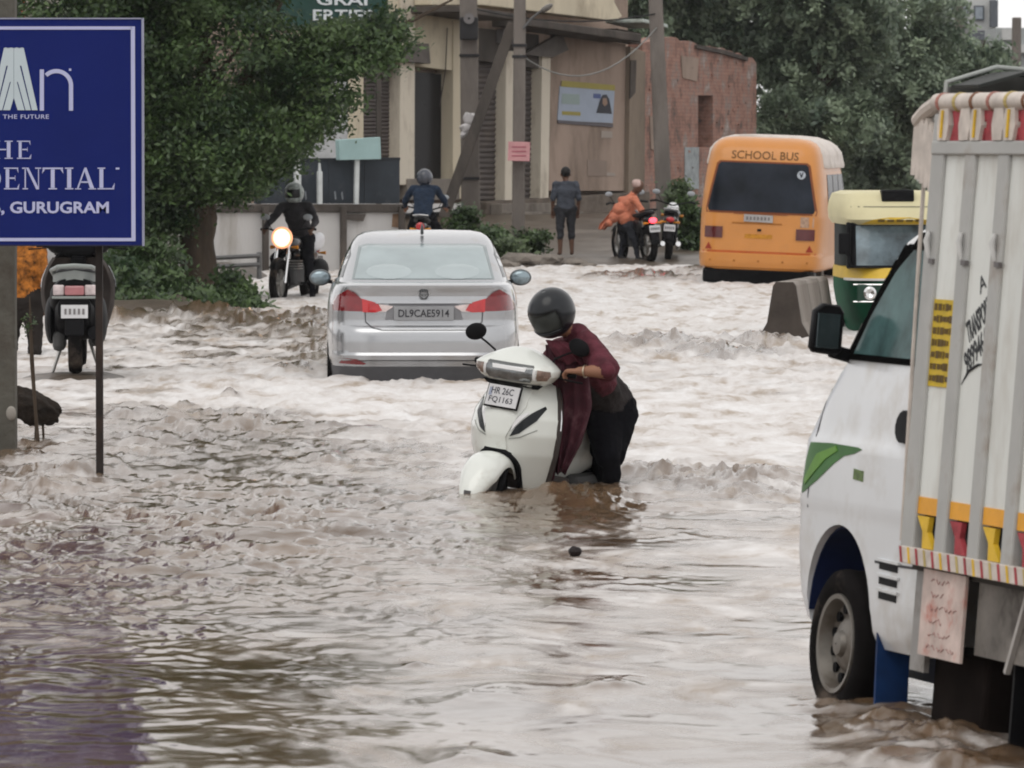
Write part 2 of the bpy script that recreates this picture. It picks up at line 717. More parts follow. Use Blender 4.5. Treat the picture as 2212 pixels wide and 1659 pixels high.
# long gentle ripples where the water is slack
rip = (0.5 * pnoise(X * 0.55 + 0.3 * wx, Y * 0.9 + 0.5 * wx, 41) + 0.30 * pnoise(X * 1.1 + wy, Y * 1.9 + wx, 42) + 0.12 * pnoise(X * 2.2 - wx, Y * 4.0, 43))
patchy = smooth01((fbm(X * 0.55, Y * 0.28, 3, 61) + 0.10) / 0.45)
relu = lambda q: np.maximum(q, 0) ** 1.3
fleck = (1.0 * relu(pnoise(A * 3.6, B * 2.6, 51) - 0.30) + 0.75 * relu(pnoise(A * 6.8, B * 4.6, 52) - 0.28) + 0.45 * relu(pnoise(A * 13.0, B * 8.0, 53) - 0.25))
H = 0.036 * turb * far_soft * chop + 0.0085 * rip * np.interp(Y, [13, 20, 26, 40], [0.8, 0.9, 0.8, 0.3]) + 0.050 * fleck * (0.10 + patchy) * (1 - 0.65 * calm) * np.interp(Y, [13, 19.5, 22, 26, 40], [0.08, 0.12, 0.35, 0.9, 1.0])
fine = 0.6 * pnoise(A * 8.5, B * 4.6, 141) + 0.5 * pnoise(A * 16.0, B * 8.5, 142) + 0.3 * pnoise(A * 30.0, B * 16.0, 143)
H = H + 0.0135 * fine * np.clip(turb - 0.22, 0, 1.2) * np.interp(Y, [20, 24, 34, 45], [0.6, 1, 1, 0.7])
H = H - H.mean()


def hump(u, v, lu, wv, h, rough=0.7, seed=0, tilt=0.0):
    """a standing wave: crest centred on (u, v)"""
    c = onz(u, v)
    sx = lu * c.y / FU
    sy = wv
    dx, dy = X - c.x, Y - c.y
    dy = dy - tilt * dx + 0.30 * pnoise(X * 1.7, Y * 0.4, seed + 71)
    w = np.exp(-(dx / sx) ** 2 - (dy / sy) ** 2)
    return h * w * (0.8 + rough * (1.0 * pnoise(X * 2.6, Y * 1.6, seed + 80) + 0.8 * pnoise(X * 6.0, Y * 3.2, seed + 81) + 0.45 * pnoise(X * 13, Y * 6, seed + 82) + 0.22 * pnoise(X * 27, Y * 12, seed + 83)))


humps = [
    (310, 905, 80, 0.45, 0.10, 0.7, 1, 0.5), (400, 930, 60, 0.35, 0.09, 0.8, 2, -0.6), (520, 930, 60, 0.4, 0.09, 0.8, 3, 0.4), (720, 930, 90, 0.4, 0.05, 0.9, 4, -0.4),
    (410, 885, 40, 0.4, 0.08, 0.8, 5, 0.0), (500, 860, 18, 0.3, 0.08, 0.8, 6, 0),
    (1420, 1030, 90, 0.5, 0.07, 1.0, 7, -0.5), (1480, 1055, 60, 0.4, 0.05, 1.0, 8, 0.5), (1620, 1045, 80, 0.45, 0.065, 1.1, 9, 0.7), (1680, 1035, 60, 0.5, 0.06, 1.0, 10, -0.4),
    (1370, 745, 70, 0.9, 0.08, 0.9, 11, 0), (1460, 750, 70, 0.9, 0.07, 0.9, 12, 0.3), (1640, 745, 80, 0.9, 0.10, 0.9, 13, 0), (1560, 770, 120, 1.0, 0.06, 0.9, 14, 0),
    (690, 690, 46, 1.2, 0.11, 0.8, 15, 0.5), (640, 720, 70, 1.2, 0.12, 0.8, 16, 0), (560, 700, 120, 1.4, 0.10, 0.9, 17, 0), (430, 690, 120, 1.4, 0.12, 0.9, 18, 0),
    (270, 700, 70, 1.2, 0.14, 0.9, 19, 0), (740, 800, 40, 0.7, 0.08, 0.8, 20, 0), (640, 800, 60, 0.7, 0.07, 0.8, 21, 0.3),
    (1560, 590, 90, 3.0, 0.12, 0.9, 22, 0), (1400, 600, 140, 3.0, 0.08, 0.9, 23, 0),
    (1780, 1512, 60, 0.18, 0.025, 0.9, 24, 0), (1900, 1560, 90, 0.3, 0.030, 0.9, 25, 0.4), (2030, 1600, 120, 0.3, 0.035, 0.9, 26, 0), (1960, 1640, 140, 0.22, 0.035, 0.9, 27, -0.3),
    (2130, 1625, 90, 0.2, 0.035, 0.9, 28, 0), (1210, 1312, 40, 0.22, 0.022, 0.9, 29, 0.3), (60, 1060, 80, 0.5, 0.055, 0.9, 30, 0), (150, 1030, 90, 0.5, 0.06, 0.9, 31, 0.2),
    (1000, 1063, 40, 0.35, 0.03, 0.7, 32, 0.2), (1060, 1078, 130, 0.45, 0.030, 0.5, 40, 0.1), (1230, 1075, 90, 0.5, 0.05, 0.9, 33, 0.0), (700, 1000, 90, 0.4, 0.05, 0.8, 34, 0.0), (600, 1110, 30, 0.3, 0.05, 0.8, 35, 0.0),
    (900, 1425, 22, 0.12, 0.02, 0.4, 36, 0.0), (1050, 1490, 120, 0.5, 0.02, 0.3, 37, 0.3), (1330, 1470, 80, 0.3, 0.03, 0.8, 38, 0.4), (1000, 1630, 70, 0.3, 0.03, 0.3, 39, 0.8)]
crest = np.zeros_like(H)
for hh in humps:
    g = hump(*hh)
    H = H + g
    crest = np.maximum(crest, g / hh[4])

fb = np.interp(Y, [13, 19, 23, 27, 31, 36, 42, 50, 62, 80, 101], [0.30, 0.33, 0.36, 0.36, 0.38, 0.48, 0.60, 0.72, 0.84, 0.88, 0.76])
fb = zmap(fb, [
    (1560, 920, 300, 90, 0.5), (1560, 680, 300, 60, 0.4), (900, 880, 260, 60, 0.30), (560, 850, 260, 60, 0.25), (420, 1150, 400, 110, -0.42), (700, 940, 500, 45, -0.18), (200, 1520, 420, 170, -0.32), (560, 735, 260, 60, -0.22), (300, 1000, 300, 60, -0.12), (60, 1060, 200, 60, 0.2),
    (420, 700, 260, 30, -0.20), (1980, 1600, 220, 70, 0.05), (1700, 1180, 240, 90, 0.22), (1380, 1380, 480, 200, 0.14), (1230, 1090, 160, 40, -0.35), (1560, 755, 230, 22, -0.35), (1600, 1050, 130, 28, -0.15),
    (480, 920, 260, 30, -0.25), (700, 740, 90, 60, -0.2), (1100, 930, 120, 60, 0.2)])
fn = 0.55 * fbm(A * 1.6, B * 0.8, 4, 91) + 0.5 * fbm(A * 5.5, B * 3.0, 4, 95, 0.6)
foam = smooth01((fb + fn * 0.85 - 0.22) / 0.62)
foam = foam * (1 - 0.90 * np.clip(crest * 1.9 - 0.25, 0, 1))
lace = smooth01((fbm(A * 8.0, B * 4.0, 4, 97, 0.65) - 0.26) / 0.22) * np.clip(crest * 1.4, 0, 1) * 0.6
foam = np.clip(np.maximum(foam, lace), 0, 1)

wm = bpy.data.materials.new('muddy_flood_water')
wm.use_nodes = True
wt = wm.node_tree
wb = wt.nodes['Principled BSDF']
fa = wt.nodes.new('ShaderNodeAttribute')
fa.attribute_name = 'foam'
tc = wt.nodes.new('ShaderNodeTexCoord')
mpx = wt.nodes.new('ShaderNodeMapping')
mpx.inputs['Scale'].default_value = (1, 0.6, 1)
wt.links.new(tc.outputs['Object'], mpx.inputs['Vector'])
nz = wt.nodes.new('ShaderNodeTexNoise')
nz.inputs['Scale'].default_value = 16
nz.inputs['Detail'].default_value = 6
nz.inputs['Roughness'].default_value = 0.65
wt.links.new(mpx.outputs['Vector'], nz.inputs['Vector'])
nl = wt.nodes.new('ShaderNodeTexNoise')
nl.inputs['Scale'].default_value = 0.8
nl.inputs['Detail'].default_value = 3
wt.links.new(tc.outputs['Object'], nl.inputs['Vector'])
mudr = wt.nodes.new('ShaderNodeValToRGB')
mudr.color_ramp.elements[0].position = 0.35
mudr.color_ramp.elements[1].position = 0.65
mudr.color_ramp.elements[0].color = (0.092, 0.055, 0.029, 1)
mudr.color_ramp.elements[1].color = (0.165, 0.110, 0.068, 1)
wt.links.new(nl.outputs['Fac'], mudr.inputs['Fac'])
fr = wt.nodes.new('ShaderNodeValToRGB')
fr.color_ramp.elements[0].position = 0.34
fr.color_ramp.elements[1].position = 0.64
fr.color_ramp.elements[0].color = (0.34, 0.270, 0.205, 1)
fr.color_ramp.elements[1].color = (0.71, 0.695, 0.685, 1)
e_m = fr.color_ramp.elements.new(0.47)
e_m.color = (0.58, 0.545, 0.52, 1)
mpf = wt.nodes.new('ShaderNodeMapping')
mpf.inputs['Scale'].default_value = (1.0, 0.30, 1)
mpf.inputs['Rotation'].default_value = (0, 0, rad(14))
wt.links.new(tc.outputs['Object'], mpf.inputs['Vector'])
nf_ = wt.nodes.new('ShaderNodeTexNoise')
nf_.inputs['Scale'].default_value = 2.6
nf_.inputs['Detail'].default_value = 9
nf_.inputs['Roughness'].default_value = 0.68
nf_.inputs['Distortion'].default_value = 0.6
wt.links.new(mpf.outputs['Vector'], nf_.inputs['Vector'])
wt.links.new(nf_.outputs['Fac'], fr.inputs['Fac'])
mixc = wt.nodes.new('ShaderNodeMix')
mixc.data_type = 'RGBA'
wt.links.new(fa.outputs['Fac'], mixc.inputs['Factor'])
wt.links.new(mudr.outputs['Color'], mixc.inputs['A'])
wt.links.new(fr.outputs['Color'], mixc.inputs['B'])
wt.links.new(mixc.outputs['Result'], wb.inputs['Base Color'])
rr = wt.nodes.new('ShaderNodeMapRange')
rr.inputs['To Min'].default_value = 0.05
rr.inputs['To Max'].default_value = 0.55
wt.links.new(fa.outputs['Fac'], rr.inputs['Value'])
wt.links.new(rr.outputs['Result'], wb.inputs['Roughness'])
wb.inputs['IOR'].default_value = 1.33
bmp = wt.nodes.new('ShaderNodeBump')
ba = wt.nodes.new('ShaderNodeAttribute')
ba.attribute_name = 'chop'
bmr_ = wt.nodes.new('ShaderNodeMapRange')
bmr_.inputs['From Min'].default_value = 0.06
bmr_.inputs['From Max'].default_value = 0.9
bmr_.inputs['To Min'].default_value = 0.015
bmr_.inputs['To Max'].default_value = 0.16
wt.links.new(ba.outputs['Fac'], bmr_.inputs['Value'])
wt.links.new(bmr_.outputs['Result'], bmp.inputs['Strength'])
bmp.inputs['Distance'].default_value = 0.02
wt.links.new(nz.outputs['Fac'], bmp.inputs['Height'])
wt.links.new(bmp.outputs['Normal'], wb.inputs['Normal'])
water = np_mesh('water', np.stack([X, Y, H], -1).reshape(-1, 3), grid_faces(len(rows), len(t)), wm, attrs={'foam': foam.ravel(), 'chop': turb.ravel()})
water['kind'] = 'structure'
WATER_ROWS, WATER_X, WATER_H = rows, X, H


# ================================================================== vegetation
def leaf_mat(name, lo, hi):
    m = bpy.data.materials.new(name)
    m.use_nodes = True
    t = m.node_tree
    b = t.nodes['Principled BSDF']
    a = t.nodes.new('ShaderNodeAttribute')
    a.attribute_name = 'tone'
    r = t.nodes.new('ShaderNodeValToRGB')
    r.color_ramp.elements[0].color = tuple(lo) + (1,)
    r.color_ramp.elements[1].color = tuple(hi) + (1,)
    t.links.new(a.outputs['Fac'], r.inputs['Fac'])
    t.links.new(r.outputs['Color'], b.inputs['Base Color'])
    b.inputs['Roughness'].default_value = 0.45
    tr = t.nodes.new('ShaderNodeBsdfTranslucent')
    t.links.new(r.outputs['Color'], tr.inputs['Color'])
    ms = t.nodes.new('ShaderNodeMixShader')
    ms.inputs['Fac'].default_value = 0.25
    o = t.nodes['Material Output']
    t.links.new(b.outputs['BSDF'], ms.inputs[1])
    t.links.new(tr.outputs['BSDF'], ms.inputs[2])
    t.links.new(ms.outputs['Shader'], o.inputs['Surface'])
    return m


def leaves(name, blobs, clump_n, leaf_n, size, sig, mat, parent, rng, droop=0.0, shell=0.45):
    """blobs: (centre, radii, weight); leaves gathered in clumps spread through the crown's volume"""
    C, T = [], []
    wsum = sum(b[2] for b in blobs)
    for c, r, w in blobs:
        n = max(1, int(clump_n * w / wsum))
        d = rng.normal(size=(n, 3))
        d /= np.linalg.norm(d, axis=1)[:, None]
        rr = rng.uniform(shell, 1.0, n) ** 0.7
        cc = np.array(c)[None] + d * rr[:, None] * np.array(r)[None]
        C.append(cc)
    C = np.concatenate(C)
    nC = len(C)
    tone_c = rng.normal(0.45, 0.26, nC)
    fac_c = rng.normal(size=(nC, 3)) * 0.55 + np.array([0, -0.30, 0.75])
    k = leaf_n
    off = rng.normal(size=(nC, k, 3)) * np.array([sig, sig, sig * 0.6])
    if droop:
        s = rng.uniform(0, 1, (nC, k))
        dirv = rng.normal(size=(nC, 1, 2))
        dirv /= np.linalg.norm(dirv, axis=2)[..., None]
        off = rng.normal(size=(nC, k, 3)) * sig * 0.35
        off[..., :2] += dirv * s[..., None] * sig * 2.2
        off[..., 2] += -droop * s ** 2 + 0.2 * s
    P = (C[:, None, :] + off).reshape(-1, 3)
    tone = np.clip(np.repeat(tone_c, k) + rng.normal(0, 0.12, nC * k), 0, 1)
    n = len(P)
    nrm = rng.normal(size=(n, 3)) * 0.42 + np.repeat(fac_c, k, 0)
    nrm /= np.linalg.norm(nrm, axis=1)[:, None]
    ax = rng.normal(size=(n, 3))
    ax[:, 2] -= 0.5
    ax -= nrm * (ax * nrm).sum(1)[:, None]
    ax /= np.linalg.norm(ax, axis=1)[:, None]
    bx = np.cross(nrm, ax)
    s = size * rng.uniform(0.6, 1.3, n)[:, None]
    v = np.stack([P - ax * s, P - bx * s * 0.45 + ax * s * 0.1, P + ax * s * 0.95 - nrm * s * 0.2, P + bx * s * 0.45 + ax * s * 0.1], 1).reshape(-1, 3)
    f = np.arange(n * 4).reshape(-1, 4)
    return np_mesh(name, v, f, mat, parent, smooth=False, attrs={'tone': np.repeat(tone, 4)})


bark = M('bark', (0.07, 0.052, 0.038), 0.9, var=0.35, scale=6, bump=1.0, bscale=14, stretch=(1, 1, 0.25))
lf_dark = leaf_mat('leaf_deep_green', (0.017, 0.044, 0.015), (0.115, 0.180, 0.060))
lf_mid = leaf_mat('leaf_grey_green', (0.085, 0.125, 0.085), (0.32, 0.39, 0.26))  # distance haze is put into this pale, greyed leaf colour
lf_bush = leaf_mat('leaf_bush_green', (0.014, 0.035, 0.010), (0.09, 0.15, 0.045))
lf_pale = leaf_mat('leaf_pale_green', (0.03, 0.055, 0.02), (0.14, 0.19, 0.09))


def tree(name, base, trunk_pts, trunk_r, blobs, mat, clump_n, leaf_n, size, sig, label, group=None, seed=0, droop=0.0, shell=0.45, cat='tree'):
    rng = np.random.default_rng(100 + seed)
    base = Vector(base)
    e = empty(name, base, label=label, cat=cat, group=group)
    mb = MB()
    pts = [Vector(p) - base for p in trunk_pts]
    sm, sr = [], []
    for i in range(len(pts) - 1):
        for q in range(4):
            s = q / 4
            sm.append(pts[i].lerp(pts[i + 1], s) + Vector((rng.normal(), rng.normal(), 0)) * trunk_r[i] * 0.08)
            sr.append(trunk_r[i] * (1 - s) + trunk_r[i + 1] * s)
    sm.append(pts[-1])
    sr.append(trunk_r[-1])
    mb.tube(sm, sr, 12)
    mb.build('trunk', bark, e, smooth=True)
    top = pts[-1]
    for c, r, w in blobs:
        cc = Vector(c) - base
        mid = top.lerp(cc, 0.5) + Vector((rng.normal() * 0.2, rng.normal() * 0.2, 0.15))
        r0 = trunk_r[-1] * 0.7
        MB().tube([top - Vector((0, 0, 0.15)), mid, cc, cc + (cc - mid) * 0.6], [r0, r0 * 0.6, r0 * 0.35, r0 * 0.12], 7).build('limb', bark, e, smooth=True)
    leaves('crown', [(Vector(c) - base, r, w) for c, r, w in blobs], clump_n, leaf_n, size, sig, mat, e, rng, droop, shell)
    return e


def bush(name, base, blobs, mat, clump_n, leaf_n, size, sig, label, group=None, seed=0, cat='bush'):
    rng = np.random.default_rng(300 + seed)
    base = Vector(base)
    e = empty(name, base, label=label, cat=cat, group=group)
    mb = MB()
    for c, r, w in blobs:
        cc = Vector(c) - base
        mb.tube([Vector((0, 0, -0.1)), cc * 0.5, cc], [0.03, 0.02, 0.006], 5)
    mb.build('stem', bark, e)
    leaves('foliage', [(Vector(c) - base, r, w) for c, r, w in blobs], clump_n, leaf_n, size, sig, mat, e, rng, 0, 0.1)
    return e


# big roadside tree over the wall
YT = 75.0
tb_ = at(422, 640, YT)
bl = []
for (u, v, Yo, ru, rv, ry, w) in [
        (480, 150, 75.0, 1.25, 1.40, 1.6, 1.3), (300, 240, 74.8, 1.2, 1.3, 1.4, 1.0), (660, 190, 75.3, 0.72, 0.85, 1.2, 0.55), (420, 330, 74.4, 1.1, 0.75, 1.2, 0.9),
        (545, 300, 74.8, 0.70, 0.6, 1.1, 0.6), (745, 105, 75.4, 0.70, 0.36, 1.0, 0.42), (640, 235, 75.6, 0.45, 0.5, 0.9, 0.3), (245, 120, 74.8, 0.9, 1.2, 1.2, 0.7), (215, 330, 74.8, 0.7, 0.8, 1.0, 0.5), (300, 480, 74.6, 0.5, 0.4, 0.8, 0.3), (330, 420, 74.5, 0.6, 0.45, 0.9, 0.45),
        (830, 75, 75.5, 0.35, 0.38, 0.6, 0.16), (480, 385, 75.2, 0.5, 0.30, 0.8, 0.25), (370, -110, 75.2, 1.7, 1.2, 1.9, 1.5), (700, -230, 75.4, 1.4, 1.0, 1.5, 0.9),
        (180, 30, 75.3, 1.5, 1.5, 1.5, 1.0), (520, -350, 75.3, 1.6, 1.2, 1.6, 0.9), (575, 355, 75.0, 0.30, 0.26, 0.5, 0.10)]:
    bl.append((at(u, v, Yo), (ru, ry, rv), w))
tree('roadside_tree', tb_ - Vector((0, 0, 0.3)), [tb_ - Vector((0, 0, 0.3)), at(425, 560, YT), at(435, 470, YT), at(430, 380, YT)], [0.30, 0.25, 0.22, 0.17], bl, lf_dark, 1500, 110, 0.048, 0.15,
     'large dense dark green tree with a thick trunk beside the white wall', seed=1)

# hedge and undergrowth at the foot of the tree
for i, (u, v, Yo, rx, rz, w, lab) in enumerate([
        (300, 590, 72.5, 0.75, 0.55, 1.0, 'dense dark shrub under the big tree beside the picket fence'),
        (250, 630, 71.0, 0.55, 0.42, 0.7, 'low brown-green shrub between the blue sign post and the tree'),
        (375, 655, 72.0, 0.55, 0.20, 0.5, 'low dark undergrowth at the foot of the tree trunk'),
        (500, 625, 74.0, 0.22, 0.28, 0.25, 'small rounded bush below the white wall'),
        (455, 655, 72.5, 0.45, 0.13, 0.3, 'flat weeds at the edge of the flood near the small bush'),
        (300, 668, 69.5, 0.75, 0.13, 0.5, 'low trailing weeds at the water edge below the dark shrub'),
        (520, 668, 70.5, 0.35, 0.08, 0.2, 'thin weeds at the water edge before the small bush')]):
    c = at(u, v, Yo)
    b0 = Vector((c.x, c.y, float(terrain_z(c.x, c.y)) - 0.02))
    bush('shrub' if i < 2 else 'bush', b0, [(c, (rx, rx * 0.8, rz), 1.0), (c + Vector((rx * 0.4, -0.1, -rz * 0.5)), (rx * 0.7, rx * 0.6, rz * 0.6), 0.6)], lf_bush if i != 1 else lf_dark,
         int(170 * w), 60, 0.05, 0.10, lab, seed=i)

# trees behind the brick building and beyond the junction
TREES = [
    ('tree', 1400, 50, 132.0, [(1400, 40, 1.6, 1.1), (1320, 15, 0.8, 0.7), (1500, 20, 1.1, 1.1), (1420, -120, 2.2, 1.5)], 'grey-green tree rising behind the plastered wall and the leaning pole'),
    ('tree', 1600, 60, 134.0, [(1600, 30, 1.7, 1.3), (1530, 60, 0.9, 0.9), (1690, 90, 1.1, 1.0), (1600, -130, 2.3, 1.5)], 'grey-green tree rising behind the broken brick wall'),
    ('tree', 1780, 120, 131.0, [(1760, 130, 1.35, 1.2), (1830, 60, 1.2, 1.0), (1700, 250, 0.9, 0.7), (1820, 270, 1.0, 0.8), (1770, -60, 2.0, 1.3)], 'drooping tree directly behind the school bus'),
    ('tree', 1930, 200, 136.0, [(1950, 160, 1.3, 1.1), (1880, 310, 0.9, 0.9), (2020, 230, 1.0, 0.8), (1990, 90, 0.9, 0.5), (2010, 30, 0.7, 0.6), (1910, 380, 0.8, 0.6)], 'drooping tree between the school bus and the truck'),
    ('tree', 2100, 180, 142.0, [(2100, 170, 1.2, 0.8), (2050, 120, 0.8, 0.5), (2180, 190, 0.9, 0.6), (2120, 110, 0.6, 0.35), (2110, 290, 1.6, 1.0)], 'tree crown behind the tarpaulin frame of the truck'),
    ('tree', 1900, 330, 148.0, [(1820, 380, 2.0, 1.2), (1950, 330, 2.0, 1.6), (1700, 330, 1.6, 1.4), (1850, 240, 2.4, 1.6)], 'shaded tree deep behind the others above the auto rickshaw')]
TREES += [
    ('tree', 60, 120, 96.0, [(60, 130, 1.8, 1.4), (-60, 180, 1.5, 1.2), (150, 200, 1.3, 1.1), (40, -60, 2.0, 1.5)], 'tree standing behind the blue signboard beyond the gate building'),
    ('tree', -230, 140, 99.0, [(-230, 130, 1.9, 1.5), (-340, 200, 1.5, 1.2), (-140, 230, 1.3, 1.0), (-240, -60, 1.9, 1.4)], 'tree beyond the outer end of the blue signboard'),
    ('tree', -520, 150, 104.0, [(-520, 130, 2.0, 1.6), (-640, 210, 1.6, 1.2), (-420, 230, 1.4, 1.1), (-520, -60, 1.9, 1.4)], 'outermost tree along the far side of the flooded verge')]
for i, (nm, tu, tv, Yt, bs, lab) in enumerate(TREES):
    bx_ = at(tu, 313, Yt).x
    gz = float(terrain_z(bx_, Yt))
    bb = [(at(u, v, Yt + RNG.uniform(-1.2, 1.2)), (rx, 1.6, rz), rx * rz) for (u, v, rx, rz) in bs]
    top = at(tu, tv + 60, Yt)
    area = sum(b[2] for b in bb)
    tree(nm, (bx_, Yt, gz - 0.1), [(bx_, Yt, gz - 0.1), (bx_ + 0.1, Yt, gz + 1.2), (top.x, Yt, max(top.z, gz + 1.8))], [0.28, 0.22, 0.14], bb, lf_mid, int(85 * area) + 40, 90, 0.088, 0.25, lab,
         seed=20 + i, droop=0.55, shell=0.35, group=None)

# ================================================================== buildings and walls at the junction
class Plane:
    def __init__(self, p, q):
        self.o = Vector((p.x, p.y, 0))
        d = Vector((q.x - p.x, q.y - p.y, 0))
        self.ex = d.normalized()
        self.ez = Vector((0, 0, 1))
        self.n = Vector((self.ex.y, -self.ex.x, 0))

    def ab(self, u, v):
        d = ray(u, v)
        c = Vector((0, 0, CAMZ))
        t = (self.o - c).dot(self.n) / d.dot(self.n)
        p = c + d * t
        return ((p - self.o).dot(self.ex), p.z)

    def pt(self, u, v, d=0.0):
        a, b = self.ab(u, v)
        return self.o + self.ex * a + self.ez * b + self.n * d

    def rect(self, u0, v0, u1, v1):
        a0, b0 = self.ab(u0, (v0 + v1) / 2)[0], self.ab((u0 + u1) / 2, v0)[1]
        a1, b1 = self.ab(u1, (v0 + v1) / 2)[0], self.ab((u0 + u1) / 2, v1)[1]
        return [(a0, b1), (a1, b1), (a1, b0), (a0, b0)]

    def piece(self, name, poly, d0, d1, mat, parent, bevel=0.0, uv=True):
        pl = [self.ab(*p) for p in poly] if uv else poly
        base = parent.location if parent else Vector((0, 0, 0))
        return MB().prism(pl, self.o - base, self.ex, self.ez, self.n, d0, d1).build(name, mat, parent, bevel=bevel)


cream = M('cream_plaster', (0.62, 0.55, 0.42), 0.9, var=0.12, scale=1.2, bump=0.25, bscale=18, dirt=(0.27, 0.22, 0.16), dirt_amt=0.36, dirt_scale=1.3, stretch=(1, 1, 0.35))
cream2 = M('pale_pilaster', (0.66, 0.60, 0.50), 0.85, var=0.10, scale=2, bump=0.2, bscale=18, dirt=(0.28, 0.23, 0.18), dirt_amt=0.3, stretch=(1, 1, 0.3))
pinkpl = M('pink_brown_plaster', (0.36, 0.275, 0.225), 0.9, var=0.16, scale=1.0, bump=0.3, bscale=14, dirt=(0.17, 0.13, 0.10), dirt_amt=0.55, dirt_scale=1.4, stretch=(1, 1, 0.35))
shut = M('shutter_grey', (0.115, 0.10, 0.095), 0.6, metal=0.2, var=0.15, scale=2.0, dirt=(0.16, 0.13, 0.11), dirt_amt=0.4)
darkw = M('dark_wood', (0.030, 0.020, 0.018), 0.6, var=0.3, scale=5)
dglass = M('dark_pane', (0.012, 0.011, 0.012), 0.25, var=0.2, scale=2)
conc = M('weathered_concrete', (0.22, 0.195, 0.17), 0.9, var=0.22, scale=3.0, bump=0.5, bscale=20, dirt=(0.09, 0.075, 0.062), dirt_amt=0.5, dirt_scale=1.4, stretch=(1, 1, 0.4))
concd = M('dark_stained_concrete', (0.075, 0.065, 0.058), 0.9, var=0.3, scale=2.5, bump=0.5, bscale=16, dirt=(0.13, 0.11, 0.095), dirt_amt=0.4, stretch=(1, 1, 0.4))
stone = M('rough_plinth', (0.14, 0.115, 0.095), 0.9, var=0.4, scale=3.0, bump=1.0, bscale=6)

FA = Plane(at(640, 313, 107.0), at(1390, 313, 117.0))
bld = empty('shop_building', FA.pt(1000, 430), label='long cream and pink-brown shop building with grey rolling shutters', cat='building')
P = FA.piece
P('back_wall', [(560, -90), (1390, -60), (1390, 440), (560, 440)], -3.0, -0.40, pinkpl, bld)
# cream bay with the tall door
P('wall', [(660, -90), (785, -90), (785, 345), (660, 345)], -0.40, 0.0, cream, bld)
P('wall', [(785, -90), (860, -90), (860, 128), (785, 128)], -0.40, 0.0, cream, bld)
P('wall', [(893, -90), (976, -90), (976, 152), (893, 142)], -0.40, 0.0, cream, bld)
P('pillar', [(861, -90), (892, -90), (890, 400), (858, 400)], -0.40, 0.06, cream2, bld, 0.02)
P('pillar', [(977, -90), (1031, -90), (1031, 430), (976, 430)], -0.40, 0.03, cream, bld, 0.02)
P('door_sill', [(872, 386), (985, 386), (985, 432), (872, 432)], -0.42, 0.10, conc, bld, 0.02)


def shutter(pl, poly4, parent, d=-0.22, slats=26):
    """rolling shutter: one corrugated sheet"""
    q = [pl.ab(*p) for p in poly4]     # bl, br, tr, tl
    base = parent.location
    g = []
    n = slats * 4
    for i in range(n + 1):
        s = i / n
        dd = d + 0.018 * math.sin(s * slats * 2 * math.pi)
        row = []
        for j in (0, 1):
            a = q[0 + j][0] * (1 - s) + q[3 - j][0] * s
            b = q[0 + j][1] * (1 - s) + q[3 - j][1] * s
            row.append(pl.o - base + pl.ex * a + pl.ez * b + pl.n * dd)
        g.append(row)
    mb = MB()
    mb.sheet(g, 0.01)
    return mb.build('shutter', shut, parent)


shutter(FA, [(786, 345), (859, 345), (859, 128), (786, 128)], bld)
P('shutter_box', [(822, 108), (908, 94), (912, 138), (822, 130)], -0.3, 0.22, M('tin_box', (0.13, 0.115, 0.105), 0.6, metal=0.3, var=0.2), bld, 0.02)
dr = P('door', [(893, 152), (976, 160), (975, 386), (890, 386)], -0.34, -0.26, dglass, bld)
for poly in ([(893, 150), (976, 158), (976, 168), (893, 160)], [(890, 378), (975, 378), (975, 386), (890, 386)], [(893, 160), (900, 160), (897, 380), (890, 380)],
             [(968, 166), (976, 166), (975, 380), (967, 380)], [(918, 160), (925, 160), (923, 380), (916, 380)], [(893, 203), (975, 207), (975, 214), (893, 210)], [(891, 335), (975, 335), (975, 344), (891, 344)]):
    FA.piece('door_rail', poly, -0.26, -0.20, darkw, dr)
for k in range(6):
    u = 902 + k * 12
    FA.piece('grille_bar', [(u, 165), (u + 2.5, 165), (u + 2.5, 205), (u, 205)], -0.258, -0.23, M('rust_bar', (0.12, 0.09, 0.075), 0.8), dr)
# shuttered bays
shutter(FA, [(1032, 432), (1089, 432), (1091, 132), (1032, 132)], bld)
P('pillar', [(1090, 110), (1107, 110), (1104, 434), (1087, 434)], -0.40, 0.05, cream2, bld, 0.02)
shutter(FA, [(1105, 434), (1163, 434), (1166, 150), (1108, 150)], bld)
P('pillar', [(1167, 118), (1186, 120), (1181, 436), (1163, 436)], -0.40, 0.05, cream2, bld, 0.02)
P('lintel', [(1032, 60), (1166, 75), (1166, 148), (1032, 130)], -0.40, -0.02, concd, bld)
P('signboard_box', [(1118, 118), (1200, 70), (1215, 108), (1180, 124)], 0.06, 0.16, M('tin_box', (0.13, 0.115, 0.105)), bld)
P('meter_box', [(1072, 62), (1098, 66), (1098, 96), (1072, 92)], 0.0, 0.16, M('meter_grey', (0.17, 0.16, 0.16), 0.5), bld, 0.01)
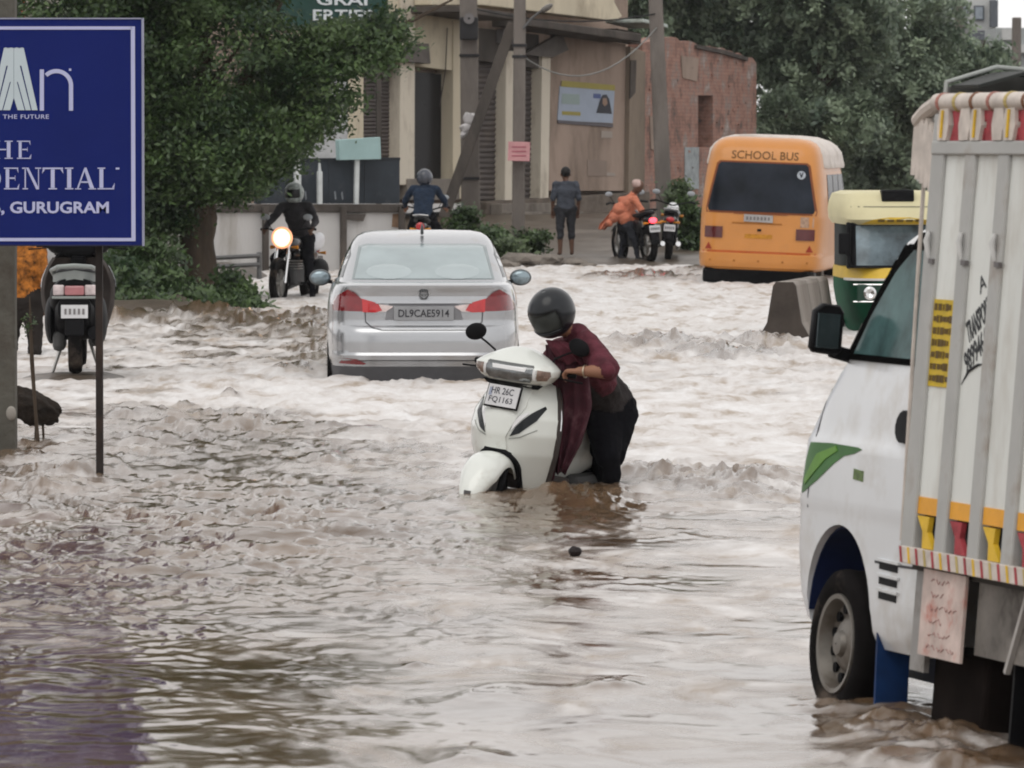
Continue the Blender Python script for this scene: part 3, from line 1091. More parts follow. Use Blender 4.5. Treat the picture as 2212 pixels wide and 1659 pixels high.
# plastered wall with the advertisement
P('wall', [(1187, 70), (1352, 96), (1348, 412), (1182, 412)], -0.40, 0.0, pinkpl, bld)
P('corner_pillar', [(1353, 100), (1386, 112), (1384, 440), (1349, 430)], -0.40, 0.10, M('stained_corner', (0.26, 0.21, 0.165), 0.9, var=0.3, scale=1.6, bump=0.5, bscale=12, dirt=(0.085, 0.066, 0.05), dirt_amt=0.55, dirt_scale=0.8, stretch=(1, 1, 0.3)), bld, 0.02)
P('damp_ledge', [(1352, 130), (1364, 130), (1362, 200), (1350, 214)], 0.10, 0.13, concd, bld)
P('plinth', [(1032, 436), (1386, 414), (1386, 500), (1032, 500)], -0.40, 0.22, stone, bld, 0.03)
for k in range(3):
    P('step', [(1040, 440 + k * 18), (1190, 438 + k * 18), (1190, 520), (1040, 520)], 0.225 + 0.3 * k, 0.52 + 0.3 * k, conc, bld, 0.02)
# roof slab, canopies, parapet
P('parapet', [(888, -90), (1285, -90), (1285, 6), (1302, 36), (1285, 46), (1000, 12), (888, 12)], 0.07, 0.5, cream, bld, 0.02)
P('canopy', [(882, 14), (1008, 32), (1008, 46), (882, 28)], 0.02, 1.3, concd, bld, 0.02)
P('canopy', [(1060, 42), (1300, 74), (1300, 92), (1060, 58)], 0.02, 1.0, concd, bld, 0.02)
P('canopy', [(1305, 42), (1358, 54), (1358, 62), (1305, 50)], 0.02, 1.0, M('teal_white_slab', (0.45, 0.50, 0.47), 0.8, dirt=(0.2, 0.2, 0.18), dirt_amt=0.4), bld, 0.02)
P('soffit_beam', [(1305, 62), (1355, 72), (1355, 96), (1305, 88)], 0.02, 0.35, concd, bld)
# hanging cable loop on the cream bay
MB().tube([FA.pt(962, 60, 0.05) - bld.location, FA.pt(958, 150, 0.05) - bld.location, FA.pt(945, 230 - 3 * 0, 0.05) - bld.location], 0.012, 5).build('cable', darkw, bld)

# poster on the wall: blue-white panel, yellow heading band, dark dividing bar, a dark-haired figure
pm = lambda n, c: M(n, c, 0.6, var=0.06, scale=3)
post = empty('poster', FA.pt(1265, 225), label='blue and white advertisement poster with yellow heading on the plastered wall', cat='poster')
FA.piece('poster_sheet', [(1208, 186), (1326, 194), (1322, 266), (1203, 260)], 0.004, 0.02, pm('poster_blue', (0.36, 0.41, 0.50)), post)
FA.piece('heading_band', [(1212, 174), (1326, 184), (1326, 196), (1210, 187)], 0.021, 0.028, pm('poster_yellow', (0.34, 0.29, 0.08)), post)
FA.piece('text_block', [(1212, 202), (1250, 204), (1250, 226), (1211, 224)], 0.021, 0.025, pm('poster_green', (0.30, 0.37, 0.36)), post)
FA.piece('text_block', [(1212, 240), (1252, 242), (1252, 250), (1212, 248)], 0.021, 0.025, pm('poster_yellow', (0.34, 0.29, 0.08)), post)
FA.piece('logo_block', [(1280, 202), (1296, 203), (1296, 213), (1280, 212)], 0.021, 0.025, pm('poster_navy', (0.09, 0.12, 0.27)), post)
FA.piece('printed_figure', [(1286, 244), (1294, 216), (1300, 205), (1308, 204), (1314, 214), (1320, 246)], 0.021, 0.025, pm('poster_dark', (0.045, 0.045, 0.055)), post)
FA.piece('printed_face', [(1300, 212), (1308, 212), (1310, 224), (1304, 230), (1299, 224)], 0.026, 0.03, pm('poster_skin', (0.30, 0.2, 0.15)), post)
FA.piece('lower_bar', [(1203, 259), (1322, 268), (1322, 275), (1203, 266)], 0.021, 0.03, pm('poster_grey', (0.12, 0.11, 0.12)), post)
for (u0, v0, u1, v1) in ((1298, 282, 1322, 298), (1268, 345, 1310, 380), (1310, 372, 1328, 380)):
    b_ = FA.piece('paper_scrap', [(u0, v0), (u1, v0 + 2), (u1, v1), (u0, v1)], 0.004, 0.012, pm('scrap%d' % u0, (0.36, 0.31, 0.27) if u0 != 1268 else (0.26, 0.20, 0.165)), None)
    tag(b_, {1298: 'pale torn paper scrap just under the wall poster', 1268: 'brown faded paper patch low on the plastered wall', 1310: 'small white scrap low on the plastered wall'}[u0], 'paper scrap')

# old brick building
brick = bpy.data.materials.new('old_red_brick')
brick.use_nodes = True
bt_ = brick.node_tree
bb_ = bt_.nodes['Principled BSDF']
tc_ = bt_.nodes.new('ShaderNodeTexCoord')
n1 = bt_.nodes.new('ShaderNodeTexNoise')
n1.inputs['Scale'].default_value = 1.5
n1.inputs['Detail'].default_value = 9
n1.inputs['Roughness'].default_value = 0.7
bt_.links.new(tc_.outputs['Object'], n1.inputs['Vector'])
r1 = bt_.nodes.new('ShaderNodeValToRGB')
els = r1.color_ramp.elements
els[0].position, els[0].color = 0.36, (0.12, 0.09, 0.08, 1)
els[1].position, els[1].color = 0.66, (0.42, 0.36, 0.33, 1)
for p_, c_ in ((0.44, (0.27, 0.145, 0.11, 1)), (0.51, (0.36, 0.20, 0.155, 1)), (0.57, (0.26, 0.19, 0.165, 1))):
    e_ = els.new(p_)
    e_.color = c_
bt_.links.new(n1.outputs['Fac'], r1.inputs['Fac'])
mpb = bt_.nodes.new('ShaderNodeMapping')
mpb.inputs['Rotation'].default_value = (rad(90), 0, 0)
bt_.links.new(tc_.outputs['Object'], mpb.inputs['Vector'])
brk = bt_.nodes.new('ShaderNodeTexBrick')
brk.inputs['Scale'].default_value = 1.0
brk.inputs['Brick Width'].default_value = 0.23
brk.inputs['Row Height'].default_value = 0.08
brk.inputs['Mortar Size'].default_value = 0.012
brk.inputs['Color1'].default_value = (0.9, 0.9, 0.9, 1)
brk.inputs['Color2'].default_value = (1.15, 1.1, 1.05, 1)
brk.inputs['Mortar'].default_value = (0.72, 0.72, 0.72, 1)
bt_.links.new(mpb.outputs['Vector'], brk.inputs['Vector'])
mb_ = bt_.nodes.new('ShaderNodeMix')
mb_.data_type = 'RGBA'
mb_.blend_type = 'MULTIPLY'
mb_.inputs['Factor'].default_value = 0.55
bt_.links.new(r1.outputs['Color'], mb_.inputs['A'])
bt_.links.new(brk.outputs['Color'], mb_.inputs['B'])
bt_.links.new(mb_.outputs['Result'], bb_.inputs['Base Color'])
bb_.inputs['Roughness'].default_value = 0.95
bpn = bt_.nodes.new('ShaderNodeBump')
bpn.inputs['Strength'].default_value = 0.6
bpn.inputs['Distance'].default_value = 0.03
bt_.links.new(n1.outputs['Fac'], bpn.inputs['Height'])
bt_.links.new(bpn.outputs['Normal'], bb_.inputs['Normal'])

FB = Plane(at(1386, 313, 117.6), at(1640, 313, 128.0))
bk = empty('brick_building', FB.pt(1500, 440), label='roofless old red brick building with peeling plaster and a broken top edge', cat='building')
rngb = np.random.default_rng(5)
top_edge = []
for k in range(28):
    u = 1388 + (1634 - 1388) * k / 27
    v = np.interp(u, [1388, 1440, 1500, 1570, 1625, 1634], [92, 80, 92, 108, 126, 134]) + rngb.uniform(-3, 3)
    top_edge.append((u, v))
# wall in panels so that the narrow barred window is a real opening
P2 = FB.piece
tl = [p for p in top_edge if p[0] < 1508]
tm = [p for p in top_edge if 1508 <= p[0] <= 1540]
trr = [p for p in top_edge if p[0] > 1540]
P2('wall', [(1388, 450)] + tl + [(1508, tm[0][1]), (1508, 450)], -0.35, 0.0, brick, bk)
P2('wall', [(1508, 206)] + [(1508, tm[0][1])] + tm + [(1540, trr[0][1]), (1540, 206)], -0.35, 0.0, brick, bk)
P2('wall', [(1508, 450), (1508, 318), (1540, 318), (1540, 450)], -0.35, 0.0, brick, bk)
P2('wall', [(1540, 450), (1540, trr[0][1])] + trr + [(1634, 450)], -0.35, 0.0, brick, bk)
P2('end_wall', [(1634, 450), (1634, 136), (1656, 150), (1656, 450)], -2.5, -0.3, M('grey_end_wall', (0.10, 0.10, 0.105), 0.9, var=0.3), bk)
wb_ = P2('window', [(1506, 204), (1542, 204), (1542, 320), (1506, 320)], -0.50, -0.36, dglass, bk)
for k in range(4):
    u = 1512 + k * 7.5
    P2('window_bar', [(u, 206), (u + 3, 206), (u + 3, 318), (u, 318)], -0.22, -0.16, M('rust_bar', (0.12, 0.09, 0.075)), wb_)
P2('window_sill', [(1503, 318), (1546, 318), (1546, 326), (1503, 326)], 0.002, 0.06, conc, wb_)
P2('coping', [(1500, 96), (1560, 108), (1610, 124), (1610, 132), (1560, 117), (1500, 104)], 0.002, 0.07, concd, bk)
for (u0, v0, u1, v1) in ((1470, 120, 1508, 176), (1402, 250, 1428, 330)):
    P2('plaster_patch', [(u0, v0), (u1, v0 + 6), (u1 - 4, v1), (u0 + 3, v1 - 8)], 0.003, 0.018, pinkpl, bk)
for k in range(40):
    u, v = rngb.uniform(1392, 1620), rngb.uniform(130, 420)
    if 1500 < u < 1546 and 195 < v < 330:
        continue
    s = rngb.uniform(3, 9)
    cc = FB.ab(u, v)
    s = s * 0.0095
    P2('loose_brick', [(cc[0] - s, cc[1] - s * 0.35), (cc[0] + s, cc[1] - s * 0.35), (cc[0] + s, cc[1] + s * 0.35), (cc[0] - s, cc[1] + s * 0.35)], 0.001, 0.03, brick, bk, uv=False)
np_ = P2('paper_notice', [(1478, 318), (1508, 318), (1508, 408), (1478, 408)], 0.004, 0.02, M('pale_notice', (0.33, 0.36, 0.37), 0.8, var=0.3, scale=5), None)
tag(np_, 'pale blue-grey torn notice pasted low on the brick building', 'notice')

# boundary wall with dark hoarding panels above it
FW = Plane(at(440, 313, 91.0), at(880, 313, 92.5))
bw = empty('boundary_wall', FW.pt(660, 600), label='low dirty white boundary wall with dark coping behind the motorcycles', cat='wall')
wwhite = M('limewashed_wall', (0.56, 0.55, 0.54), 0.9, var=0.08, scale=1.2, bump=0.2, bscale=12, dirt=(0.24, 0.21, 0.17), dirt_amt=0.36, dirt_scale=1.2, stretch=(1.4, 1, 0.25))
FW.piece('wall_face', [(400, 455), (874, 455), (874, 660), (400, 660)], -0.2, 0.0, wwhite, bw)
FW.piece('coping', [(400, 441), (876, 441), (876, 459), (400, 459)], -0.26, 0.07, concd, bw, 0.02)
for u in (568, 736, 862):
    FW.piece('wall_post', [(u - 6, 446), (u + 6, 446), (u + 6, 650), (u - 6, 650)], 0.075, 0.16, concd, bw, 0.01)
FW.piece('stain', [(848, 462), (862, 462), (860, 492), (846, 490)], 0.002, 0.008, M('rust_stain', (0.22, 0.14, 0.09), 0.9, var=0.3), bw)
FW.piece('bracket', [(742, 462), (786, 462), (780, 478), (744, 474)], 0.01, 0.10, concd, bw)

slate = M('slate_sheet', (0.032, 0.040, 0.050), 0.55, var=0.25, scale=2.0, dirt=(0.07, 0.075, 0.085), dirt_amt=0.3, dirt_scale=2.5)
hb = empty('hoarding', FW.pt(715, 441), label='dark slate-blue sheet metal hoarding standing on the boundary wall', cat='hoarding')
for k, (u0, u1) in enumerate(((556, 640), (641, 715), (716, 792), (793, 869))):
    FW.piece('panel', [(u0, 348 - k), (u1, 347 - k), (u1, 440), (u0, 440)], -0.16 + 0.008 * (k % 2), -0.12 + 0.008 * (k % 2), slate, hb)
FW.piece('rail', [(556, 343), (870, 340), (870, 346), (556, 350)], -0.18, -0.10, M('slate_rail', (0.02, 0.024, 0.03), 0.6), hb)
for k, u in enumerate((663, 690, 727, 742, 770)):
    FW.piece('white_mark', [(u, 414 + 3 * (k % 2)), (u + 3, 413), (u + 5, 430), (u + 2, 432)], -0.108, -0.105, M('chalk_mark', (0.22, 0.24, 0.26), 0.9), hb)
whitep = M('white_post_paint', (0.55, 0.58, 0.58), 0.7, var=0.15, scale=4)
for i, (u0, u1, v0, v1, lab) in enumerate(((631, 644, 336, 412, 'short white post in front of the slate hoarding above the helmeted rider'), (681, 690, 352, 400, 'small pale post half hidden by leaves before the slate hoarding'))):
    a0, b0 = FW.ab(u0, v1)
    a1, b1 = FW.ab(u1, v0)
    e_ = empty('marker_post', FW.pt((u0 + u1) / 2, 441, 0.1), label=lab, cat='post')
    FW.piece('post', [(u0, v0 + 18), (u1, v0 + 18), (u1, 441), (u0, 441)], 0.06, 0.14, whitep, e_, 0.01)
    FW.piece('post_top', [(u0 + 3, v0), (u1 - 4, v0), (u1 - 2, v0 + 18), (u0 + 2, v0 + 18)], 0.07, 0.13, whitep, e_, 0.01)
tl_ = empty('light_box_sign', FW.pt(766, 400, 0.1), label='pale teal blank box sign on a white post above the hoarding', cat='sign')
FW.piece('box', [(722, 302), (812, 296), (814, 344), (724, 346)], 0.03, 0.20, M('pale_teal', (0.30, 0.43, 0.43), 0.6, var=0.1, scale=2), tl_, 0.015)
FW.piece('post', [(761, 344), (770, 344), (768, 441), (760, 441)], 0.08, 0.14, whitep, tl_)

# pipe rail in front of the wall
pr = empty('pipe_rail', at(470, 600, 86.0), label='grey pipe guard rail in front of the white wall beside the tree trunk', cat='rail')
grey_pipe = M('grey_pipe', (0.11, 0.11, 0.11), 0.5, metal=0.4)
for v in (556, 575):
    MB().tube([at(380, v + 6, 86) - pr.location, at(562, v - 4, 86) - pr.location], 0.035, 8).build('rail_pipe', grey_pipe, pr, smooth=True)
for u in (400, 560):
    MB().tube([at(u, 545, 86.05) - pr.location, at(u, 640, 86.05) - pr.location], 0.04, 8).build('rail_post', grey_pipe, pr, smooth=True)

# picket fence glimpsed through the leaves
pf = empty('picket_fence', at(345, 600, 80.0), label='pale picket fence glimpsed through leaves beside the tree trunk', cat='fence')
for k in range(9):
    u = 322 + k * 8.2
    MB().box(at(u, 545, 80) - pf.location, (0.035, 0.03, 0.75)).build('picket', M('picket_white', (0.38, 0.38, 0.35), 0.8, var=0.25, scale=3), pf)
for v in (520, 572):
    MB().box(at(355, v, 80.04) - pf.location, (0.62, 0.03, 0.05)).build('fence_rail', M('picket_white', (0.38, 0.38, 0.35)), pf)

# green shop sign behind the leaves
FS = Plane(at(560, 313, 98.0), at(900, 313, 99.0))
gs = empty('shop_sign', FS.pt(740, 60), label='dark green shop sign with white capital letters behind the tree leaves', cat='sign')
FS.piece('sign_panel', [(520, -60), (838, -60), (838, 66), (520, 66)], -0.1, 0.0, M('sign_green', (0.018, 0.055, 0.045), 0.6, var=0.2), gs)
white_l = M('letter_white', (0.62, 0.66, 0.68), 0.6, var=0.05)
text_on('lettering', 'GRAI', FS.pt(738, 0, 0.004) - gs.location, FS.ex, FS.ez, white_l, gs, w=0.95, h=0.19, th=0.02, bold=0.015)
text_on('lettering', 'ERTIES', FS.pt(740, 33, 0.004) - gs.location, FS.ex, FS.ez, white_l, gs, w=1.12, h=0.20, th=0.02, bold=0.015)
for u in (560, 820):
    FS.piece('sign_leg', [(u - 5, 66), (u + 5, 66), (u + 5, 460), (u - 5, 460)], -0.09, -0.02, concd, gs)
# pale shop front seen through the leaves
pal = empty('kiosk', FS.pt(700, 345), label='pale grey-white kiosk front glimpsed between leaves beside the shutters', cat='kiosk')
FS.piece('kiosk_wall', [(600, 130), (762, 130), (762, 440), (600, 440)], -1.2, -0.3, M('kiosk_white', (0.42, 0.43, 0.44), 0.8, var=0.2, scale=3), pal)
FS.piece('kiosk_roof', [(590, 118), (775, 118), (775, 132), (590, 132)], -1.3, -0.1, concd, pal)

# far buildings in the gap at the end of the road
fb1 = empty('apartment_block', at(2110, 330, 230.0), label='pale apartment block with dark columns far beyond the trees', cat='building')
apw = M('far_block_white', (0.50, 0.51, 0.50), 0.9, var=0.06)
apd = M('far_block_dark', (0.11, 0.12, 0.14), 0.8)
def farbox(name, u0, v0, u1, v1, Y0, dep, mat, par):
    a, b = at(u0, v1, Y0), at(u1, v0, Y0)
    return MB().box(((a.x + b.x) / 2 - par.location.x, Y0 + dep / 2 - par.location.y, (a.z + b.z) / 2 - par.location.z), (abs(b.x - a.x), dep, abs(b.z - a.z))).build(name, mat, par)
farbox('wall', 1990, -160, 2152, 340, 230, 6, apw, fb1)
for (u0, v0, u1, v1) in ((2036, 46, 2090, 62), (2094, 66, 2150, 86), (2140, 0, 2156, 58), (2040, 110, 2070, 150), (2100, 110, 2130, 150)):
    farbox('balcony' if u1 - u0 > 30 else 'column', u0, v0, u1, v1, 229.3, 0.6, apd, fb1)
for (u0, v0, u1, v1) in ((2040, 4, 2060, 34), (2104, 12, 2126, 44), (2074, 4, 2092, 34)):
    w_ = farbox('window', u0, v0, u1, v1, 229.9, 0.3, apd, fb1)
    farbox('pane', u0 + 3, v0 + 3, u1 - 3, v1 - 3, 229.85, 0.1, M('far_glass', (0.28, 0.32, 0.36), 0.2), fb1)
fb2 = empty('low_block', at(2180, 330, 215.0), label='low pale building with white parapet beyond the tarpaulin frame', cat='building')
farbox('wall', 2150, 60, 2330, 340, 215, 5, M('far_block_grey', (0.34, 0.36, 0.36), 0.9), fb2)
farbox('parapet', 2166, 62, 2196, 86, 214.5, 1.0, apw, fb2)
farbox('parapet', 2156, 96, 2240, 114, 214.6, 1.0, apw, fb2)
fb3 = empty('cream_house', at(1935, 430, 152.0), label='cream wall of a house beyond the auto rickshaw, beside the truck box', cat='house')
farbox('wall', 1918, 352, 2050, 500, 152, 3, M('far_cream', (0.46, 0.36, 0.26), 0.9, var=0.15, scale=1.5), fb3)
farbox('eave', 1906, 340, 2050, 353, 151.5, 3.6, concd, fb3)
# ================================================================== poles
pole_m = M('pole_concrete', (0.17, 0.15, 0.135), 0.9, var=0.2, scale=3.0, bump=0.4, bscale=15, dirt=(0.07, 0.058, 0.048), dirt_amt=0.5, dirt_scale=1.1, stretch=(1, 1, 0.3))


def pole(u0, v0, u1, v1, Y, w0, w1, label, ext=2.2):
    a, b = at(u0, v0, Y), at(u1, v1, Y)
    b = Vector((b.x, b.y, min(b.z, float(terrain_z(b.x, b.y)) - 0.05)))
    e_ = empty('utility_pole', b, label=label, cat='pole')
    d = (a - b).normalized()
    a2 = a + d * ext
    rings = []
    for s in (0, 0.25, 0.5, 0.75, 1.0):
        c = (b - b).lerp(a2 - b, s)
        w = w1 * (1 - s) + w0 * s
        rings.append([c + Vector(q) for q in ((-w / 2, -w * 0.35, 0), (w / 2, -w * 0.35, 0), (w / 2, w * 0.35, 0), (-w / 2, w * 0.35, 0))])
    MB().loft(rings).build('shaft', pole_m, e_, bevel=0.03)
    return e_


p1 = pole(1012, 0, 1018, 505, 101.5, 0.31, 0.36, 'thick stained concrete pole carrying a dark cable box and a white bag')
dk = M('cable_box_dark', (0.025, 0.024, 0.026), 0.6, var=0.3)
MB().box(at(1013, 62, 101.2) - p1.location, (0.34, 0.22, 0.42)).build('cable_box', dk, p1, bevel=0.03)
MB().lathe([(0.0, 0.02), (0.0, 0.1), (0.06, 0.1), (0.06, 0.02)], at(1013, 40, 101.05) - p1.location, 'y', 16).build('meter_dial', M('meter_grey', (0.17, 0.16, 0.16)), p1)
for v in (120, 385):
    MB().box(at(1014, v, 101.5) - p1.location, (0.37, 0.29, 0.05)).build('band', dk, p1)
bag = empty('plastic_bag', at(1014, 268, 101.2), label='white plastic bag tied to the thick concrete pole', cat='bag')
mb = MB()
for (u, v, rx, rz, ry) in ((1016, 258, 0.13, 0.15, 0.1), (1010, 276, 0.14, 0.10, 0.1), (1004, 288, 0.12, 0.05, 0.08)):
    mb.ell(at(u, v, 101.15) - bag.location, (rx, ry, rz), (0, rad(-20), 0))
for v in mb.v:
    v *= 1 + 0.3 * float(pnoise(v.x * 9, v.z * 9 + v.y * 5, 3))
mb.build('bag_body', M('bag_white', (0.48, 0.46, 0.46), 0.5, var=0.1, bump=0.6, bscale=12), bag, smooth=True)
p2 = pole(1123, 0, 1119, 562, 100.5, 0.21, 0.24, 'slim dark stained pole with a pink notice and a street lamp arm')
MB().tube([at(1130, 62, 100.4) - p2.location, at(1150, 38, 100.4) - p2.location, at(1168, 24, 100.4) - p2.location], 0.025, 6).build('lamp_arm', grey_pipe, p2)
MB().ell(at(1180, 18, 100.3) - p2.location, (0.14, 0.10, 0.055), (0, rad(-32), 0)).build('lamp_head', M('lamp_grey', (0.13, 0.12, 0.11), 0.4), p2, smooth=True)
for v in (98, 122):
    MB().box(at(1122, v, 100.5) - p2.location, (0.27, 0.20, 0.05)).build('band', dk, p2)
pk = empty('pink_notice', at(1121, 328, 100.2), label='square pink notice fixed to the slim dark pole', cat='notice')
q = at(1121, 327, 100.25) - pk.location
MB().box(q, (0.40, 0.02, 0.35), (0, rad(2), 0)).build('notice_board', M('notice_pink', (0.58, 0.30, 0.31), 0.7, var=0.12, scale=6), pk, bevel=0.004)
for k in range(3):
    MB().box(q + Vector((0, -0.013, 0.08 - 0.08 * k)), (0.26, 0.004, 0.025)).build('print_line', M('notice_print', (0.40, 0.13, 0.16), 0.7), pk)
p3 = pole(1416, 0, 1438, 470, 103.5, 0.24, 0.31, 'leaning concrete pole in front of the brick building')
st = empty('pole_strut', at(962, 452, 100.9), label='dark slanting timber strut propped against the thick concrete pole', cat='strut')
MB().bar(at(1108, 50, 100.9) - st.location, at(958, 470, 100.9) - st.location, 0.2, 0.14, up=(0, 1, 0)).build('beam', concd, st, bevel=0.01)
fp = pole(2072, 0, 2070, 70, 190.0, 0.3, 0.3, 'thin dark pole before the far apartment block', 3.0)
fp2 = pole(2196, 60, 2192, 180, 160.0, 0.26, 0.3, 'dark far pole with a branching bracket behind the truck', 0.3)
MB().bar(at(2194, 130, 160) - fp2.location, at(2176, 112, 160) - fp2.location, 0.1, 0.1).build('bracket', dk, fp2)
# overhead cables
cb = M('cable_black', (0.02, 0.02, 0.02), 0.6)
for i, (p0, p1, sag, lab) in enumerate((((1030, 20, 101.4), (1415, 30, 103.4), 0.18, 'thin black cable slung between the poles'),
                                        ((1125, 118, 100.4), (1418, 60, 103.4), 0.62, 'sagging pale service cable between the slim pole and the leaning pole'))):
    base = at(*p0)
    q1 = at(*p1) - base
    e_ = MB().tube([q1 * t_ - Vector((0, 0, sag * 4 * t_ * (1 - t_))) for t_ in np.linspace(0, 1, 15)], 0.014, 5).build('cable', cb if i == 0 else M('cable_pale', (0.2, 0.2, 0.19), 0.7), None)
    e_.location = base
    tag(e_, lab, 'cable')

# weeds round the poles and the brick building
for i, (u, v, Yo, rx, rz, w, lab, mt) in enumerate([
        (1058, 515, 97.5, 0.30, 0.24, 0.6, 'leafy weed clump between the thick pole and the slim pole', lf_bush), (1000, 480, 99.0, 0.28, 0.30, 0.6, 'weed clump at the foot of the slanting strut', lf_bush),
        (1095, 540, 96.5, 0.30, 0.16, 0.4, 'low weeds at the foot of the slim pole', lf_pale), (1485, 470, 101.0, 0.26, 0.42, 0.8, 'tall weeds between the parked motorcycle and the bus', lf_bush),
        (1470, 425, 103.0, 0.2, 0.30, 0.4, 'thin tall weeds against the brick building', lf_pale), (1150, 512, 98.5, 0.30, 0.08, 0.2, 'low weeds beside the standing man', lf_bush)]):
    c = at(u, v, Yo)
    b0 = Vector((c.x, c.y, float(terrain_z(c.x, c.y)) - 0.02))
    bush('weed_clump', b0, [(c, (rx, rx * 0.8, rz), 1.0), (Vector((c.x + rx * 0.2, c.y, (c.z + b0.z) / 2)), (rx * 0.8, rx * 0.6, rz * 0.8), 0.6)], mt, int(110 * w), 45, 0.06, 0.09, lab, seed=30 + i, cat='weeds')
# rubble along the kerb
rubm = M('rubble_grey', (0.17, 0.15, 0.13), 0.9, var=0.3, scale=4, bump=0.6, bscale=12)
rngr = np.random.default_rng(9)
for i, (u, v, s) in enumerate(((1180, 566, 0.22), (1240, 570, 0.16), (1120, 572, 0.28), (1270, 548, 0.12), (1090, 580, 0.2))):
    c = at(u, v, 96.0 - i * 0.3)
    c.z = float(terrain_z(c.x, c.y)) + s * 0.15
    bmr = bmesh.new()
    bmesh.ops.create_icosphere(bmr, subdivisions=2, radius=1)
    for vv in bmr.verts:
        n_ = 1 + 0.35 * float(pnoise(vv.co.x * 1.7 + i * 3, vv.co.y * 1.7 + vv.co.z * 2.1, i))
        vv.co = Vector((vv.co.x * s * 1.4, vv.co.y * s, vv.co.z * s * 0.55)) * n_
    me = bpy.data.meshes.new('stone')
    bmr.to_mesh(me)
    bmr.free()
    me.materials.append(rubm)
    o = bpy.data.objects.new('stone', me)
    COL.objects.link(o)
    o.location = c
    tag(o, ['grey stone at the water edge directly below the slim pole and walking man', 'small grey stone nearest the walking man at the water edge', 'largest grey stone at the water edge beside the slim pole', 'smallest stone beside the feet of the walking man', 'flat grey stone at the water edge below the leafy weeds'][i], 'stone', 'stones along the water edge')

# thin rain haze: closed box of air round the scene, sky outside
hzm = bpy.data.materials.new('rain_haze')
hzm.use_nodes = True
ht = hzm.node_tree
ht.nodes.remove(ht.nodes['Principled BSDF'])
pv = ht.nodes.new('ShaderNodeVolumePrincipled')
pv.inputs['Color'].default_value = (0.92, 0.94, 0.96, 1)
pv.inputs['Density'].default_value = 0.00017
pv.inputs['Anisotropy'].default_value = 0.2
ht.links.new(pv.outputs['Volume'], ht.nodes['Material Output'].inputs['Volume'])
hz = MB().box((0, 150, 14.0), (340, 420, 31.0)).build('haze', hzm, None)
hz['kind'] = 'stuff'

# ================================================================== vehicles
rubber = M('tyre_rubber', (0.009, 0.008, 0.008), 0.9, spec=0.04, var=0.25, scale=8, dirt=(0.10, 0.08, 0.065), dirt_amt=0.25, dirt_scale=4)
black_pl = M('black_plastic', (0.007, 0.007, 0.008), 0.5, spec=0.08, var=0.2, scale=6)
steel = M('dull_steel', (0.42, 0.41, 0.39), 0.38, metal=0.8, var=0.2, scale=6, dirt=(0.16, 0.13, 0.10), dirt_amt=0.4, dirt_scale=5)
chrome = M('chrome', (0.7, 0.7, 0.7), 0.15, metal=1.0, var=0.05)
plate_w = M('plate_white', (0.55, 0.55, 0.56), 0.5, var=0.08, scale=8)
plate_ink = M('plate_ink', (0.03, 0.03, 0.035), 0.5, var=0)
red_lens = M('red_lens', (0.42, 0.012, 0.015), 0.12, var=0.25, scale=9, coat=1.0)
dred_lens = M('deep_red_lens', (0.16, 0.006, 0.010), 0.12, var=0.25, scale=9, coat=1.0)
clear_lens = M('clear_lens', (0.60, 0.50, 0.48), 0.12, var=0.2, scale=14, coat=1.0)
REAR = ((0, -2, 0), (1, 0, 0), (0, 0, 1), (0, 1, 0))
LEFT = ((-3, 0, 0), (0, 1, 0), (0, 0, 1), (1, 0, 0))
RIGHT = ((3, 0, 0), (0, 1, 0), (0, 0, 1), (-1, 0, 0))
FRONT = ((0, 8, 0), (1, 0, 0), (0, 0, 1), (0, -1, 0))
RX, UP = (1, 0, 0), (0, 0, 1)


def interp_rings(tab, step, n, N, nf=None):
    """tab rows (z, half width, y0, y1) -> smooth stacked outlines"""
    tab = np.array(tab, float)
    zs = []
    for i in range(len(tab) - 1):
        k = max(1, int((tab[i + 1, 0] - tab[i, 0]) / step))
        zs += [tab[i, 0] + (tab[i + 1, 0] - tab[i, 0]) * q / k for q in range(k)]
    zs.append(tab[-1, 0])
    return [superring(np.interp(z, tab[:, 0], tab[:, 1]), np.interp(z, tab[:, 0], tab[:, 2]), np.interp(z, tab[:, 0], tab[:, 3]), z, n, N, 0, nf) for z in zs]


